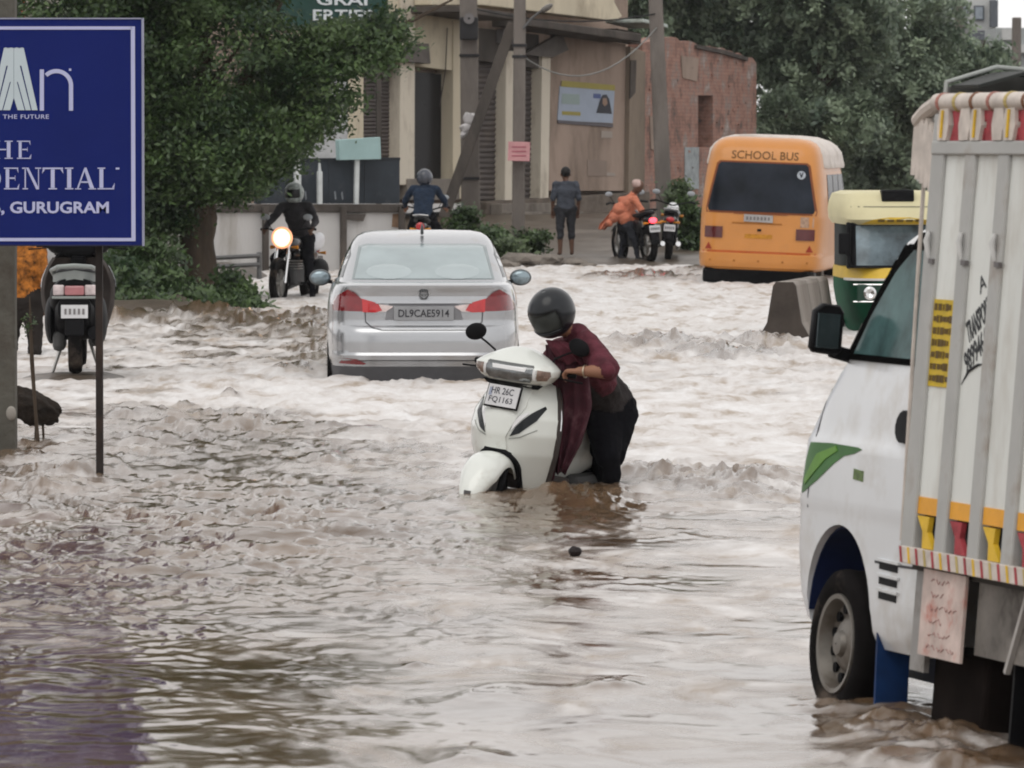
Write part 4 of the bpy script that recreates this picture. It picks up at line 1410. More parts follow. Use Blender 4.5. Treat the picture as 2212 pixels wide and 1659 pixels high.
def wheel(parent, c, r, w, rim_mat, name='wheel', holes=0, spokes=0, side=-1):
    """tyre and rim about the x axis; side is the outer face"""
    wh = empty(name, c)
    wh.parent = parent
    pr = [(-w / 2 * 0.75, r * 0.62), (-w / 2, r * 0.75), (-w / 2, r * 0.9), (-w / 2 * 0.8, r * 0.985), (-w / 4, r), (0, r * 0.985), (w / 4, r), (w / 2 * 0.8, r * 0.985), (w / 2, r * 0.9), (w / 2, r * 0.75), (w / 2 * 0.75, r * 0.62)]
    MB().lathe(pr, (0, 0, 0), 'x', 40).build('tyre', rubber, wh, smooth=True, angle=60)
    s = side
    if spokes:
        MB().lathe([(-w * 0.3, r * 0.6), (-w * 0.3, r * 0.68), (w * 0.3, r * 0.68), (w * 0.3, r * 0.6), (-w * 0.3, r * 0.6)], (0, 0, 0), 'x', 32).build('rim', rim_mat, wh, smooth=True)
        for k in range(spokes):
            a = 2 * math.pi * k / spokes
            d = Vector((0, math.cos(a), math.sin(a)))
            MB().bar(d * 0.03, d * r * 0.62, 0.02, 0.035, up=(1, 0, 0)).build('spoke', rim_mat, wh)
        MB().lathe([(-w * 0.45, 0.01), (-w * 0.45, 0.05), (w * 0.45, 0.05), (w * 0.45, 0.01)], (0, 0, 0), 'x', 16).build('hub', rim_mat, wh, smooth=True)
    else:
        x = s * w * 0.5
        pr2 = [(x * 0.6, r * 0.68), (x * 0.98, r * 0.66), (x * 0.95, r * 0.60), (x * 0.35, r * 0.55), (x * 0.20, r * 0.40), (x * 0.55, r * 0.30), (x * 0.62, r * 0.18), (x * 0.85, r * 0.15), (x * 0.9, 0.004)]
        MB().lathe(pr2, (0, 0, 0), 'x', 40).build('rim', rim_mat, wh, smooth=True, angle=50)
        for k in range(holes):
            a = 2 * math.pi * (k + 0.5) / holes
            MB().lathe([(x * 0.42, 0.001), (x * 0.42, r * 0.07), (x * 0.2, r * 0.07)], (0, r * 0.475 * math.cos(a), r * 0.475 * math.sin(a)), 'x', 10).build('rim_hole', black_pl, wh)
    return wh


# ------------------------------------------------------------------ silver saloon car, seen from behind
car = empty('saloon_car', (-0.785, 49.0, -0.175), rad(1.6), 'silver saloon car driving away through the flood, tail lights unlit', 'car')
car.scale = (1.03, 1.0, 1.0)
paint = M('silver_paint', (0.41, 0.42, 0.435), 0.24, metal=0.70, var=0.03, scale=2, coat=0.8, dirt=(0.36, 0.33, 0.30), dirt_amt=0.12, dirt_scale=3)
body_tab = [(0.06, 0.78, 0.10, 4.2), (0.14, 0.81, 0.08, 4.3), (0.22, 0.822, 0.065, 4.34), (0.30, 0.832, 0.045, 4.38), (0.345, 0.842, 0.03, 4.4), (0.36, 0.846, 0.0, 4.41), (0.40, 0.848, -0.012, 4.42), (0.425, 0.848, 0.005, 4.42), (0.52, 0.850, 0.0, 4.42), (0.60, 0.850, 0.008, 4.40),
            (0.64, 0.850, 0.03, 4.38), (0.665, 0.848, 0.065, 4.35), (0.70, 0.846, 0.075, 4.3), (0.80, 0.842, 0.075, 4.2), (0.86, 0.836, 0.085, 4.1), (0.925, 0.826, 0.10, 4.0), (0.97, 0.812, 0.085, 3.9), (1.0, 0.798, 0.06, 3.8), (1.022, 0.784, 0.055, 3.7),
            (1.035, 0.765, 0.09, 3.6), (1.045, 0.74, 0.20, 3.5), (1.05, 0.70, 0.35, 3.4)]
cbody = MB().loft(interp_rings(body_tab, 0.02, 6.5, 96, 4)).build('body', paint, car, smooth=True, angle=28)
gh_tab = [(1.0, 0.765, 0.34, 3.5), (1.05, 0.755, 0.44, 3.35), (1.12, 0.735, 0.60, 3.1), (1.20, 0.708, 0.78, 2.85), (1.28, 0.675, 0.96, 2.65), (1.35, 0.640, 1.12, 2.48), (1.40, 0.612, 1.24, 2.36), (1.44, 0.580, 1.36, 2.24), (1.47, 0.53, 1.52, 2.1),
          (1.487, 0.44, 1.7, 1.98), (1.493, 0.25, 1.78, 1.9)]
cgh = MB().loft(interp_rings(gh_tab, 0.02, 6.0, 96, 4)).build('cabin', paint, car, smooth=True, angle=40)
bb, bg_ = bvh_of(cbody), bvh_of(cgh)
cglass = M('rain_misted_glass', (0.30, 0.355, 0.365), 0.30, var=0.12, scale=3.0, coat=0.6)
sglass = M('tinted_side_glass', (0.02, 0.025, 0.028), 0.06, var=0.1)
rub_ = M('window_rubber', (0.05, 0.055, 0.06), 0.5, var=0.1)
patch('window_seal', bg_, [(-0.625, 1.065), (0.625, 1.065), (0.565, 1.36), (0.5, 1.378), (-0.5, 1.378), (-0.565, 1.36)], REAR, M('glass_shade_band', (0.20, 0.235, 0.24), 0.2, var=0.05, coat=0.5), car, 0.004, 0.04)
rg = patch('rear_window', bg_, [(-0.60, 1.075), (0.60, 1.075), (0.535, 1.35), (0.49, 1.362), (-0.49, 1.362), (-0.535, 1.35)], REAR, cglass, car, 0.009, 0.04)
for sx in (-1, 1):
    patch('headrest', bg_, [(sx * 0.30 + 0.20 * math.cos(k * 0.4488), 1.135 + 0.065 * math.sin(k * 0.4488)) for k in range(14)], REAR, M('pale_headrest', (0.35, 0.405, 0.415), 0.35, var=0.05, coat=0.4), car, 0.012, 0.03)
    fr_ = LEFT if sx < 0 else RIGHT
    patch('side_window', bg_, [(0.75, 1.08), (3.05, 1.08), (2.55, 1.33), (2.0, 1.41), (1.5, 1.40), (1.1, 1.28)], fr_, sglass, car, 0.004, 0.1)
    # tail lamp: outer deep red lens, inner bright red, clear reversing tip
    s = sx
    L = lambda pts: [(s * a, b) for a, b in (pts if s > 0 else pts[::-1])]
    lamp = patch('tail_lamp', bb, L([(0.795, 0.795), (0.52, 0.79), (0.45, 0.82), (0.535, 0.90), (0.60, 0.955), (0.66, 0.985), (0.75, 0.93), (0.805, 0.85)]), REAR, dred_lens, car, 0.012, 0.03, th=0.03)
    patch('brake_lens', bb, L([(0.53, 0.785), (0.42, 0.782), (0.36, 0.80), (0.40, 0.865), (0.535, 0.905)]), REAR, red_lens, lamp, 0.016, 0.03)
    patch('reverse_lens', bb, L([(0.42, 0.785), (0.33, 0.79), (0.275, 0.825), (0.265, 0.838), (0.345, 0.85), (0.41, 0.862)]), REAR, clear_lens, lamp, 0.012, 0.03)
    patch('reflector', bb, L([(0.74, 0.325), (0.52, 0.315), (0.50, 0.325), (0.58, 0.365), (0.70, 0.375)]), REAR, dred_lens, car, 0.006, 0.04)
    m = empty('wing_mirror', (s * 0.915, 2.75, 1.03))
    m.scale = (0.80, 0.8, 0.85)
    m.parent = car
    MB().ell((0, 0, 0), (0.125, 0.085, 0.092), nu=20, nv=12).build('mirror_shell', M('mirror_dark', (0.07, 0.08, 0.085), 0.35), m, smooth=True)
    MB().ell((0.0, -0.060, 0), (0.105, 0.035, 0.075)).build('mirror_glass', M('mirror_face', (0.26, 0.32, 0.35), 0.10, metal=0.6), m, smooth=True)
    MB().bar((-s * 0.14, 0, -0.05), (0, 0, -0.03), 0.06, 0.04).build('mirror_arm', black_pl, m)
    for y in (0.86, 3.46):
        wheel(car, (s * 0.745, y, 0.30), 0.30, 0.19, steel, side=s)
patch('chrome_strip', bb, [(-0.42, 0.862), (0.42, 0.862), (0.40, 0.892), (-0.40, 0.892)], REAR, paint, car, 0.022, 0.05)
patch('plate_recess', bb, [(-0.34, 0.715), (0.34, 0.715), (0.30, 0.862), (-0.30, 0.862)], REAR, M('recess_grey', (0.20, 0.20, 0.21), 0.4, metal=0.3), car, 0.003, 0.05)
pl = MB().box((0, 0.055, 0.775), (0.52, 0.015, 0.125)).build('number_plate', M('car_plate', (0.27, 0.275, 0.285), 0.5, var=0.1), car, bevel=0.004)
text_on('plate_text', 'DL9CAE5914', (0, 0.0465, 0.775), RX, UP, plate_ink, pl, w=0.44, h=0.068, th=0.002, bold=0.012)
MB().lathe([(0, 0.032), (0.012, 0.034), (0.012, 0.040), (0, 0.042)], (0, 0.062, 0.945), 'y', 24).build('badge', M('badge_grey', (0.16, 0.165, 0.17), 0.3, metal=0.6), car, smooth=True)
MB().box((0, 0.064, 0.945), (0.05, 0.012, 0.012)).build('badge_bar', M('badge_grey', (0.16, 0.165, 0.17)), car)
MB().tube([(0, 1.42, 1.47), (0, 1.37, 1.52), (0, 1.36, 1.555)], [0.016, 0.013, 0.005], 8, flat=1.6).build('antenna_fin', M('fin_grey', (0.10, 0.11, 0.115), 0.35), car, smooth=True)
for pts in ([(-0.515, 0.80), (-0.505, 0.80), (-0.50, 0.70), (-0.45, 0.655), (-0.36, 0.63), (-0.36, 0.622), (-0.455, 0.645), (-0.51, 0.695)],
            [(0.515, 0.80), (0.51, 0.695), (0.455, 0.645), (0.36, 0.622), (0.36, 0.63), (0.45, 0.655), (0.50, 0.70), (0.505, 0.80)],
            [(-0.36, 0.622), (0.36, 0.622), (0.36, 0.630), (-0.36, 0.630)]):
    patch('lid_gap', bb, pts, REAR, M('panel_gap', (0.06, 0.06, 0.065), 0.6), car, 0.002, 0.05, th=0.008)
cbody.data.materials.append(M('bumper_dark', (0.075, 0.075, 0.08), 0.5, var=0.1))
for p in cbody.data.polygons:
    if p.center.z < 0.305:
        p.material_index = 1
patch('bumper_chrome', bb, [(-0.44, 0.325), (0.44, 0.325), (0.50, 0.350), (-0.50, 0.350)], REAR, paint, car, 0.008, 0.06)

# ------------------------------------------------------------------ yellow school minibus
bus = empty('school_bus', (at(1634, 313, 83.5).x, 83.5, -0.30), 0, 'yellow school minibus with dark rear window leaning in the flood', 'bus', rot=(0, rad(2.2), rad(-8.0)))
yel = M('bus_yellow', (0.54, 0.225, 0.055), 0.4, var=0.08, scale=1.2, coat=0.3, dirt=(0.45, 0.20, 0.06), dirt_amt=0.2, dirt_scale=1.5)
bt = [(0.50, 0.90, 0.08, 5.5), (0.54, 0.955, 0.02, 5.55), (0.60, 0.965, 0.0, 5.58), (0.74, 0.968, 0.0, 5.58), (0.76, 0.966, 0.03, 5.55), (1.30, 0.968, 0.05, 5.5), (1.65, 0.945, 0.075, 5.3), (1.95, 0.915, 0.12, 5.0), (2.15, 0.885, 0.17, 4.8), (2.28, 0.86, 0.22, 4.6),
      (2.38, 0.82, 0.29, 4.5), (2.45, 0.76, 0.38, 4.3), (2.50, 0.66, 0.52, 4.1), (2.52, 0.5, 0.7, 3.9)]
bbody = MB().loft(interp_rings(bt, 0.04, 9, 96, 5)).build('body', yel, bus, smooth=True, angle=30)
rt = [(2.08, 0.955, 0.62, 4.8), (2.12, 0.96, 0.60, 4.8), (2.20, 0.94, 0.60, 4.75), (2.32, 0.92, 0.62, 4.6), (2.42, 0.84, 0.66, 4.5), (2.49, 0.74, 0.72, 4.3), (2.545, 0.55, 0.8, 4.1), (2.56, 0.3, 1.0, 3.9)]
MB().loft(interp_rings(rt, 0.04, 9, 80, 5)).build('roof', M('bus_roof_white', (0.60, 0.54, 0.49), 0.5, var=0.1, dirt=(0.36, 0.30, 0.25), dirt_amt=0.3), bus, smooth=True, angle=40)
vb = bvh_of(bbody)
busglass = M('bus_rear_glass', (0.014, 0.018, 0.026), 0.25, var=0.6, scale=1.6, spec=0.16)
patch('window_seal', vb, [(-0.83, 1.355), (0.85, 1.355), (0.86, 1.42), (0.73, 2.11), (0.68, 2.15), (-0.65, 2.15), (-0.70, 2.11), (-0.84, 1.42)], REAR, M('seal_brown', (0.20, 0.06, 0.02), 0.6), bus, 0.008, 0.09)
rw = patch('rear_window', vb, [(-0.79, 1.385), (0.81, 1.385), (0.825, 1.43), (0.70, 2.09), (0.66, 2.125), (-0.63, 2.125), (-0.67, 2.09), (-0.805, 1.43)], REAR, busglass, bus, 0.016, 0.09)
patch('round_sticker', vb, [(0.60 + 0.065 * math.cos(k * 0.5236), 1.965 + 0.065 * math.sin(k * 0.5236)) for k in range(12)], REAR, M('sticker_grey', (0.36, 0.39, 0.43), 0.5, var=0.3, scale=30), rw, 0.022, 0.05)
patch('sticker_mark', vb, [(0.57, 2.005), (0.585, 2.005), (0.602, 1.965), (0.618, 2.005), (0.633, 2.005), (0.61, 1.93), (0.595, 1.93)], REAR, busglass, rw, 0.026, 0.05)
for sx, zz in ((-1, 1.06), (1, 1.06)):
    x0 = sx * 0.70
    patch('tail_lamp', vb, [(x0 - 0.14, zz - 0.085), (x0 + 0.14, zz - 0.085), (x0 + 0.14, zz + 0.085), (x0 - 0.14, zz + 0.085)], REAR, M('brown_red_lens', (0.085, 0.012, 0.012), 0.2, var=0.3, scale=8, coat=0.6), bus, 0.02, 0.08)
    patch('warning_triangle', vb, [(sx * 0.77 - 0.055, 0.80), (sx * 0.77 + 0.055, 0.80), (sx * 0.77, 0.905)], REAR, M('triangle_red', (0.30, 0.035, 0.012), 0.5), bus, 0.008, 0.05)
    for k in range(4):
        y0 = 1.0 + k * 1.0
        patch('side_window', vb, [(y0, 1.42), (y0 + 0.9, 1.42), (y0 + 0.9, 1.98), (y0, 1.98)], LEFT if sx < 0 else RIGHT, busglass, bus, 0.008, 0.15)
    for y in (1.2, 4.4):
        wheel(bus, (sx * 0.78, y, 0.36), 0.36, 0.22, steel, side=sx)
bp = MB().box((-0.02, 0.035, 1.285), (0.44, 0.02, 0.11), (0, rad(1), 0)).build('number_plate', M('bus_plate', (0.36, 0.34, 0.33), 0.5, var=0.15, scale=10), bus)
for k in range(7):
    MB().box((-0.19 + 0.055 * k, 0.022, 1.285), (0.03, 0.006, 0.05)).build('plate_digit', M('plate_fade', (0.17, 0.16, 0.16), 0.6), bp)
patch('plate_lamp_bar', vb, [(-0.40, 1.345), (0.42, 1.345), (0.42, 1.365), (-0.40, 1.365)], REAR, M('seal_brown', (0.20, 0.06, 0.02)), bus, 0.012, 0.1)
patch('notice_strip', vb, [(-0.42, 1.195), (0.34, 1.195), (0.34, 1.22), (-0.42, 1.22)], REAR, M('strip_brown', (0.32, 0.12, 0.02), 0.6), bus, 0.006, 0.1)
patch('handle', vb, [(-0.03, 1.09), (0.03, 1.09), (0.03, 1.125), (-0.03, 1.125)], REAR, black_pl, bus, 0.02, 0.1)
patch('notice_strip', vb, [(-0.22, 0.98), (0.20, 0.98), (0.20, 1.045), (-0.22, 1.045)], REAR, M('strip_olive', (0.46, 0.20, 0.02), 0.6, var=0.2, scale=20), bus, 0.006, 0.1)
patch('side_notice', vb, [(0.62, 1.17), (0.82, 1.17), (0.82, 1.33), (0.62, 1.33)], REAR, M('notice_fade', (0.36, 0.24, 0.17), 0.6, var=0.4, scale=18), bus, 0.006, 0.1)
patch('bumper_line', vb, [(-0.955, 0.755), (0.955, 0.755), (0.955, 0.785), (-0.955, 0.785)], REAR, M('stripe_red', (0.40, 0.085, 0.015), 0.5), bus, 0.006, 0.1)
for k in range(5):
    patch('bumper_bolt', vb, [(-0.75 + 0.37 * k, 0.62), (-0.72 + 0.37 * k, 0.62), (-0.72 + 0.37 * k, 0.65), (-0.75 + 0.37 * k, 0.65)], REAR, M('strip_brown', (0.32, 0.12, 0.02)), bus, 0.006, 0.1)
v_, f_, tw, th_ = text_data('SCHOOL BUS', 1.0, 0.0, 0.012)
sx, sy = 1.02 / tw, 0.125 / th_
pts = []
for p in v_:
    q = Vector((0.03 + p.x * sx, -2, 2.245 + p.y * sy))
    h = vb.ray_cast(q, Vector((0, 1, 0)))
    pts.append((h[0] if h[0] is not None else q) - Vector((0, 0.006, 0)))
mesh_obj('lettering', pts, f_, M('letter_brown', (0.16, 0.075, 0.02), 0.6), bus)
MB().box((0, 1.6, 0.42), (1.5, 3.0, 0.18)).build('chassis', black_pl, bus)
MB().box((0, 0.35, 0.40), (1.7, 0.5, 0.22)).build('underbody', black_pl, bus, bevel=0.04)

# ------------------------------------------------------------------ concrete median blocks
jm = M('barrier_concrete', (0.26, 0.235, 0.21), 0.9, var=0.2, scale=2.5, bump=0.4, bscale=15, dirt=(0.11, 0.09, 0.075), dirt_amt=0.5, dirt_scale=1.3, stretch=(1, 1, 0.3))
jd = M('barrier_grime', (0.055, 0.045, 0.038), 0.85, var=0.35, scale=3, bump=0.5, bscale=12)  # darker tone for the near end face of the first block
prof = [(-0.36, 0.0), (-0.34, 0.10), (-0.19, 0.36), (-0.125, 0.76), (-0.095, 0.80), (0.095, 0.80), (0.125, 0.76), (0.19, 0.36), (0.34, 0.10), (0.36, 0.0)]
b0 = onz(1694, 735)
bd = rad(-11.5)
fw = Vector((math.sin(-bd), math.cos(bd), 0))
for i in range(3):
    o = b0 + fw * (0.88 * i)
    e_ = empty('median_barrier', (o.x, o.y, -0.17), bd + rad(0.9 * i), ['stained concrete median barrier with a dark grimy end, first of the row', 'concrete median barrier in the middle of the row before the rickshaw', 'concrete median barrier last in the row beside the rickshaw'][i], 'barrier', 'concrete median barriers')
    MB().loft([[Vector((a, y, z)) for a, z in prof] for y in np.linspace(0.03, 0.86, 5)]).build('block', jm, e_, bevel=0.02)
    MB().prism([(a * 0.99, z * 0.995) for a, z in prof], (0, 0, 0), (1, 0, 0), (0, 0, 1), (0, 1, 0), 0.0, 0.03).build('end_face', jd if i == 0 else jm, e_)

# ------------------------------------------------------------------ green and yellow auto rickshaw, facing the camera
rk = empty('auto_rickshaw', (at(1938, 313, 61.5).x, 61.5, -0.13), math.pi + rad(2), 'green and yellow auto rickshaw with cream canopy facing oncoming traffic', 'auto rickshaw')
rk.scale = (0.95, 1.0, 1.0)
gpaint = M('rickshaw_green', (0.008, 0.070, 0.036), 0.6, var=0.2, spec=0.05)
rcream = M('canopy_cream', (0.58, 0.53, 0.33), 0.6, var=0.08, scale=2)
ryel = M('rickshaw_yellow', (0.56, 0.37, 0.04), 0.4, var=0.08)
gt = [(0.06, 0.44, -2.0, 0.26), (0.22, 0.47, -2.0, 0.32), (0.30, 0.52, -2.05, 0.38), (0.45, 0.57, -2.1, 0.42), (0.62, 0.60, -2.1, 0.40), (0.74, 0.60, -2.1, 0.34)]
gb = MB().loft(interp_rings(gt, 0.04, 5, 64, 3)).build('body', gpaint, rk, smooth=True, angle=40)
MB().loft(interp_rings([(0.735, 0.607, -2.1, 0.35), (0.86, 0.60, -2.1, 0.27)], 0.03, 5, 64, 3)).build('yellow_band', ryel, rk, smooth=True)
MB().loft(interp_rings([(0.722, 0.612, -0.4, 0.36), (0.745, 0.612, -0.4, 0.36)], 0.03, 5, 64, 3)).build('white_line', M('line_white', (0.62, 0.60, 0.58), 0.5), rk, smooth=True)
MB().loft(interp_rings([(0.86, 0.58, -0.3, 0.26), (1.36, 0.555, -0.4, 0.06)], 0.05, 7, 64, 5)).build('windscreen_frame', black_pl, rk, smooth=True)
gsb = bvh_of(rk.children[-1]) if False else None
scr = [(-0.50, 0.89), (0.50, 0.89), (0.49, 1.33), (-0.49, 1.33)]
wf = [c for c in rk.children if c.name.startswith('windscreen_frame')][0]
patch('windscreen', bvh_of(wf), scr, FRONT, M('rickshaw_glass', (0.10, 0.135, 0.155), 0.12, var=0.8, scale=2.2, coat=0.2), rk, 0.006, 0.06)
MB().loft(interp_rings([(1.34, 0.60, -2.1, 0.16), (1.40, 0.64, -2.15, 0.26), (1.50, 0.65, -2.15, 0.20), (1.58, 0.64, -2.15, 0.12), (1.68, 0.60, -2.1, 0.0), (1.71, 0.5, -2.0, -0.1)], 0.03, 7, 72, 4)).build('canopy', rcream, rk, smooth=True, angle=40)
cv = [c for c in rk.children if c.name.startswith('canopy')][0]
cvb = bvh_of(cv)
patch('canopy_seam', cvb, [(-0.62, 1.535), (0.62, 1.535), (0.62, 1.548), (-0.62, 1.548)], FRONT, M('seam_grey', (0.20, 0.19, 0.13), 0.8), rk, 0.003, 0.08)
patch('visor_band', cvb, [(-0.44, 1.345), (0.44, 1.345), (0.30, 1.40), (0.12, 1.425), (-0.12, 1.425), (-0.30, 1.40)], FRONT, ryel, rk, 0.008, 0.06)
for k in range(5):
    patch('visor_letter', cvb, [(-0.27 + 0.11 * k, 1.372), (-0.19 + 0.11 * k, 1.372), (-0.19 + 0.11 * k, 1.40), (-0.27 + 0.11 * k, 1.40)], FRONT, M('visor_ink', (0.18, 0.12, 0.03), 0.6), rk, 0.012, 0.06)
MB().box((0, 0.0, 1.665), (0.38, 0.22, 0.13)).build('route_box', black_pl, rk, bevel=0.015)
for s in (-1, 1):
    MB().box((s * 0.63, 0.12, 1.13), (0.14, 0.05, 0.24)).build('side_mirror', black_pl, rk, bevel=0.02)
    MB().tube([(s * 0.55, 0.22, 0.88), (s * 0.62, 0.15, 1.05)], 0.012, 6).build('mirror_stalk', black_pl, rk)
    MB().tube([(s * 0.585, 0.18, 0.86), (s * 0.575, 0.0, 1.36)], 0.025, 8).build('front_pillar', black_pl, rk)
    MB().lathe([(0.0, 0.004), (0.03, 0.05), (0.02, 0.075), (-0.06, 0.08)], (s * 0.36, 0.40, 0.585), 'y', 20).build('headlamp', chrome, rk, smooth=True)
    MB().box((s * 0.36, 0.385, 0.585), (0.30, 0.03, 0.20)).build('lamp_panel', M('lamp_panel_dark', (0.02, 0.05, 0.035), 0.4), rk, bevel=0.02)
    MB().tube([(s * 0.2, 0.42, 0.68), (s * 0.55, 0.36, 0.68)], 0.008, 6).build('trim_line', chrome, rk)
    MB().tube([(s * 0.2, 0.43, 0.49), (s * 0.55, 0.38, 0.49)], 0.008, 6).build('trim_line', chrome, rk)
    wheel(rk, (s * 0.52, -1.6, 0.20), 0.20, 0.10, steel, side=s)
wheel(rk, (0, 0.30, 0.20), 0.20, 0.09, steel, side=1)
MB().loft(interp_rings([(0.86, 0.56, -2.05, -0.9), (1.35, 0.56, -2.05, -0.9)], 0.1, 7, 48)).build('passenger_cell', M('cell_dark', (0.02, 0.025, 0.025), 0.7), rk, smooth=True)
MB().ell((-0.08, -0.15, 0.98), (0.17, 0.12, 0.2)).build('driver_seat', black_pl, rk, smooth=True)

# ------------------------------------------------------------------ small goods truck
fwheel = onz(1812, 1512)
TYAW, TROLL = rad(17.5), rad(4.7)
tk = empty('goods_truck', (fwheel.x + 0.665, fwheel.y + 0.20, -0.13), 0, 'small white goods truck with tall slatted cargo box and painted rails', 'truck', rot=(0, TROLL, TYAW))
tw_ = M('truck_white', (0.66, 0.675, 0.69), 0.32, metal=0.1, var=0.04, scale=1.5, coat=0.5, dirt=(0.46, 0.43, 0.39), dirt_amt=0.34, dirt_scale=2.2)
cab_tab = [(0.30, 0.69, -0.76, 0.50), (0.36, 0.72, -0.80, 0.58), (0.45, 0.738, -0.82, 0.63), (0.60, 0.746, -0.77, 0.665), (0.78, 0.752, -0.77, 0.675), (0.80, 0.757, -0.77, 0.675), (1.04, 0.757, -0.77, 0.63), (1.055, 0.750, -0.77, 0.625), (1.08, 0.744, -0.77, 0.61), (1.20, 0.736, -0.77, 0.50),
           (1.30, 0.724, -0.77, 0.40), (1.37, 0.71, -0.77, 0.32)]
cab = MB().loft(interp_rings(cab_tab, 0.03, 9, 128, 6.5)).build('cab_body', tw_, tk, smooth=True, angle=30)
arch_poly = [(0.365, -0.1)] + [(0.02 + 0.345 * math.cos(rad(a)), 0.39 + 0.345 * math.sin(rad(a))) for a in range(0, 181, 8)] + [(-0.325, -0.1)]
cut = MB().prism(arch_poly, (0, 0, 0), (0, 1, 0), UP, (1, 0, 0), -1.2, -0.46).build('cut', None, tk)
cut3 = MB().prism(arch_poly, (0, 0, 0), (0, 1, 0), UP, (1, 0, 0), 0.46, 1.2).build('cut3', None, tk)
apply_bool(cab, [cut, cut3])
cab.data.polygons.foreach_set('use_smooth', [True] * len(cab.data.polygons))
cab.data.set_sharp_from_angle(angle=rad(30))
gh = MB().loft(interp_rings([(1.35, 0.715, -0.77, 0.33), (1.40, 0.705, -0.77, 0.295), (1.50, 0.69, -0.77, 0.22), (1.62, 0.672, -0.77, 0.125), (1.74, 0.652, -0.77, 0.025), (1.82, 0.63, -0.76, -0.05), (1.87, 0.60, -0.75, -0.14), (1.90, 0.52, -0.72, -0.26), (1.915, 0.3, -0.7, -0.5)], 0.03, 9, 96, 9)).build('cab_roof', tw_, tk, smooth=True, angle=40)
vc, vg = bvh_of(cab), bvh_of(gh)
glass_t = M('teal_glass', (0.055, 0.105, 0.105), 0.12, var=0.6, scale=4.0, spec=0.08)
patch('window_frame', vg, [(0.315, 1.36), (-0.755, 1.36), (-0.75, 1.86), (-0.16, 1.86), (-0.05, 1.80), (0.06, 1.69), (0.19, 1.52)], LEFT, M('matte_black', (0.006, 0.006, 0.006), 0.9, spec=0.0), tk, 0.006, 0.06)
patch('side_window', vg, [(0.10, 1.385), (-0.74, 1.385), (-0.74, 1.79), (-0.26, 1.79), (-0.14, 1.70), (0.01, 1.53)], LEFT, glass_t, tk, 0.012, 0.06)
patch('pillar_trim', vg, [(0.27, 1.385), (0.245, 1.385), (0.165, 1.50), (0.185, 1.505)], LEFT, steel, tk, 0.012, 0.06)
patch('windscreen', vg, [(-0.50, 1.42), (0.50, 1.42), (0.46, 1.82), (-0.46, 1.82)], FRONT, glass_t, tk, 0.006, 0.06)
gap = M('panel_gap', (0.06, 0.06, 0.065))
for pts in ([(-0.715, 1.355), (-0.705, 1.355), (-0.725, 0.62), (-0.735, 0.62)], [(-0.73, 0.628), (-0.36, 0.628), (-0.36, 0.618), (-0.73, 0.618)], [(0.335, 1.355), (0.345, 1.355), (0.385, 0.78), (0.375, 0.78)]):
    patch('door_gap', vc, pts, LEFT, gap, tk, 0.002, 0.06, th=0.008)
patch('door_handle', vc, [(-0.55 + 0.075 * math.cos(k * 0.4488), 1.135 + 0.062 * math.sin(k * 0.4488)) for k in range(14)], LEFT, black_pl, tk, 0.016, 0.03)
lf = M('decal_green', (0.030, 0.135, 0.018), 0.4, var=0.25, scale=5)
lfl = M('decal_light_green', (0.10, 0.26, 0.02), 0.4, var=0.2, scale=5)
leafp = [(0.40, 1.03), (0.16, 1.038), (-0.12, 1.036), (-0.165, 1.03), (-0.09, 1.01), (0.02, 0.995), (0.12, 0.96), (0.28, 0.89), (0.42, 0.84), (0.47, 0.83), (0.475, 0.86), (0.45, 0.96)]
patch('leaf_decal', vc, leafp, LEFT, lf, tk, 0.003, 0.05, th=0.006)
patch('leaf_highlight', vc, [(0.30, 0.99), (0.10, 1.03), (0.08, 1.012), (0.2, 0.975), (0.42, 0.865), (0.44, 0.885)], LEFT, lfl, tk, 0.006, 0.05, th=0.006)
patch('fuel_badge', vc, [(-0.10, 0.915), (-0.20, 0.91), (-0.20, 0.95), (-0.10, 0.955)], LEFT, M('badge_olive', (0.10, 0.15, 0.05), 0.5, var=0.5, scale=60), tk, 0.003, 0.05, th=0.006)
for k in range(3):
    z = 0.60 - 0.055 * k
    patch('vent_slot', vc, [(-0.41, z), (-0.58, z - 0.004), (-0.58, z + 0.022), (-0.41, z + 0.026)], LEFT, black_pl, tk, 0.003, 0.05, th=0.006)
    patch('vent_lip', vc, [(-0.40, z + 0.03), (-0.60, z + 0.026), (-0.60, z + 0.036), (-0.40, z + 0.040)], LEFT, tw_, tk, 0.012, 0.05)
# wing mirror
mm = empty('wing_mirror', (-0.82, 0.17, 1.47))
mm.scale = (0.64, 0.72, 0.74)
mm.parent = tk
MB().loft([[Vector((x * s_, y + 0.0, z * s_)) for x, z in ((-0.095, -0.10), (-0.07, -0.125), (0.07, -0.135), (0.10, -0.11), (0.10, 0.09), (0.07, 0.125), (-0.03, 0.13), (-0.085, 0.09))] for y, s_ in ((-0.06, 0.93), (-0.045, 1.0), (0.0, 1.0), (0.05, 0.75), (0.07, 0.4))]).build('mirror_shell', black_pl, mm, smooth=True, angle=50)
MB().box((0.0, -0.066, -0.01), (0.145, 0.01, 0.18)).build('mirror_glass', M('truck_mirror_face', (0.06, 0.075, 0.08), 0.08, metal=0.7, var=0.3, scale=9), mm, bevel=0.004)
MB().bar((0.05, 0.0, -0.11), (0.24, 0.02, -0.14), 0.05, 0.07).build('mirror_arm', black_pl, mm, bevel=0.01)
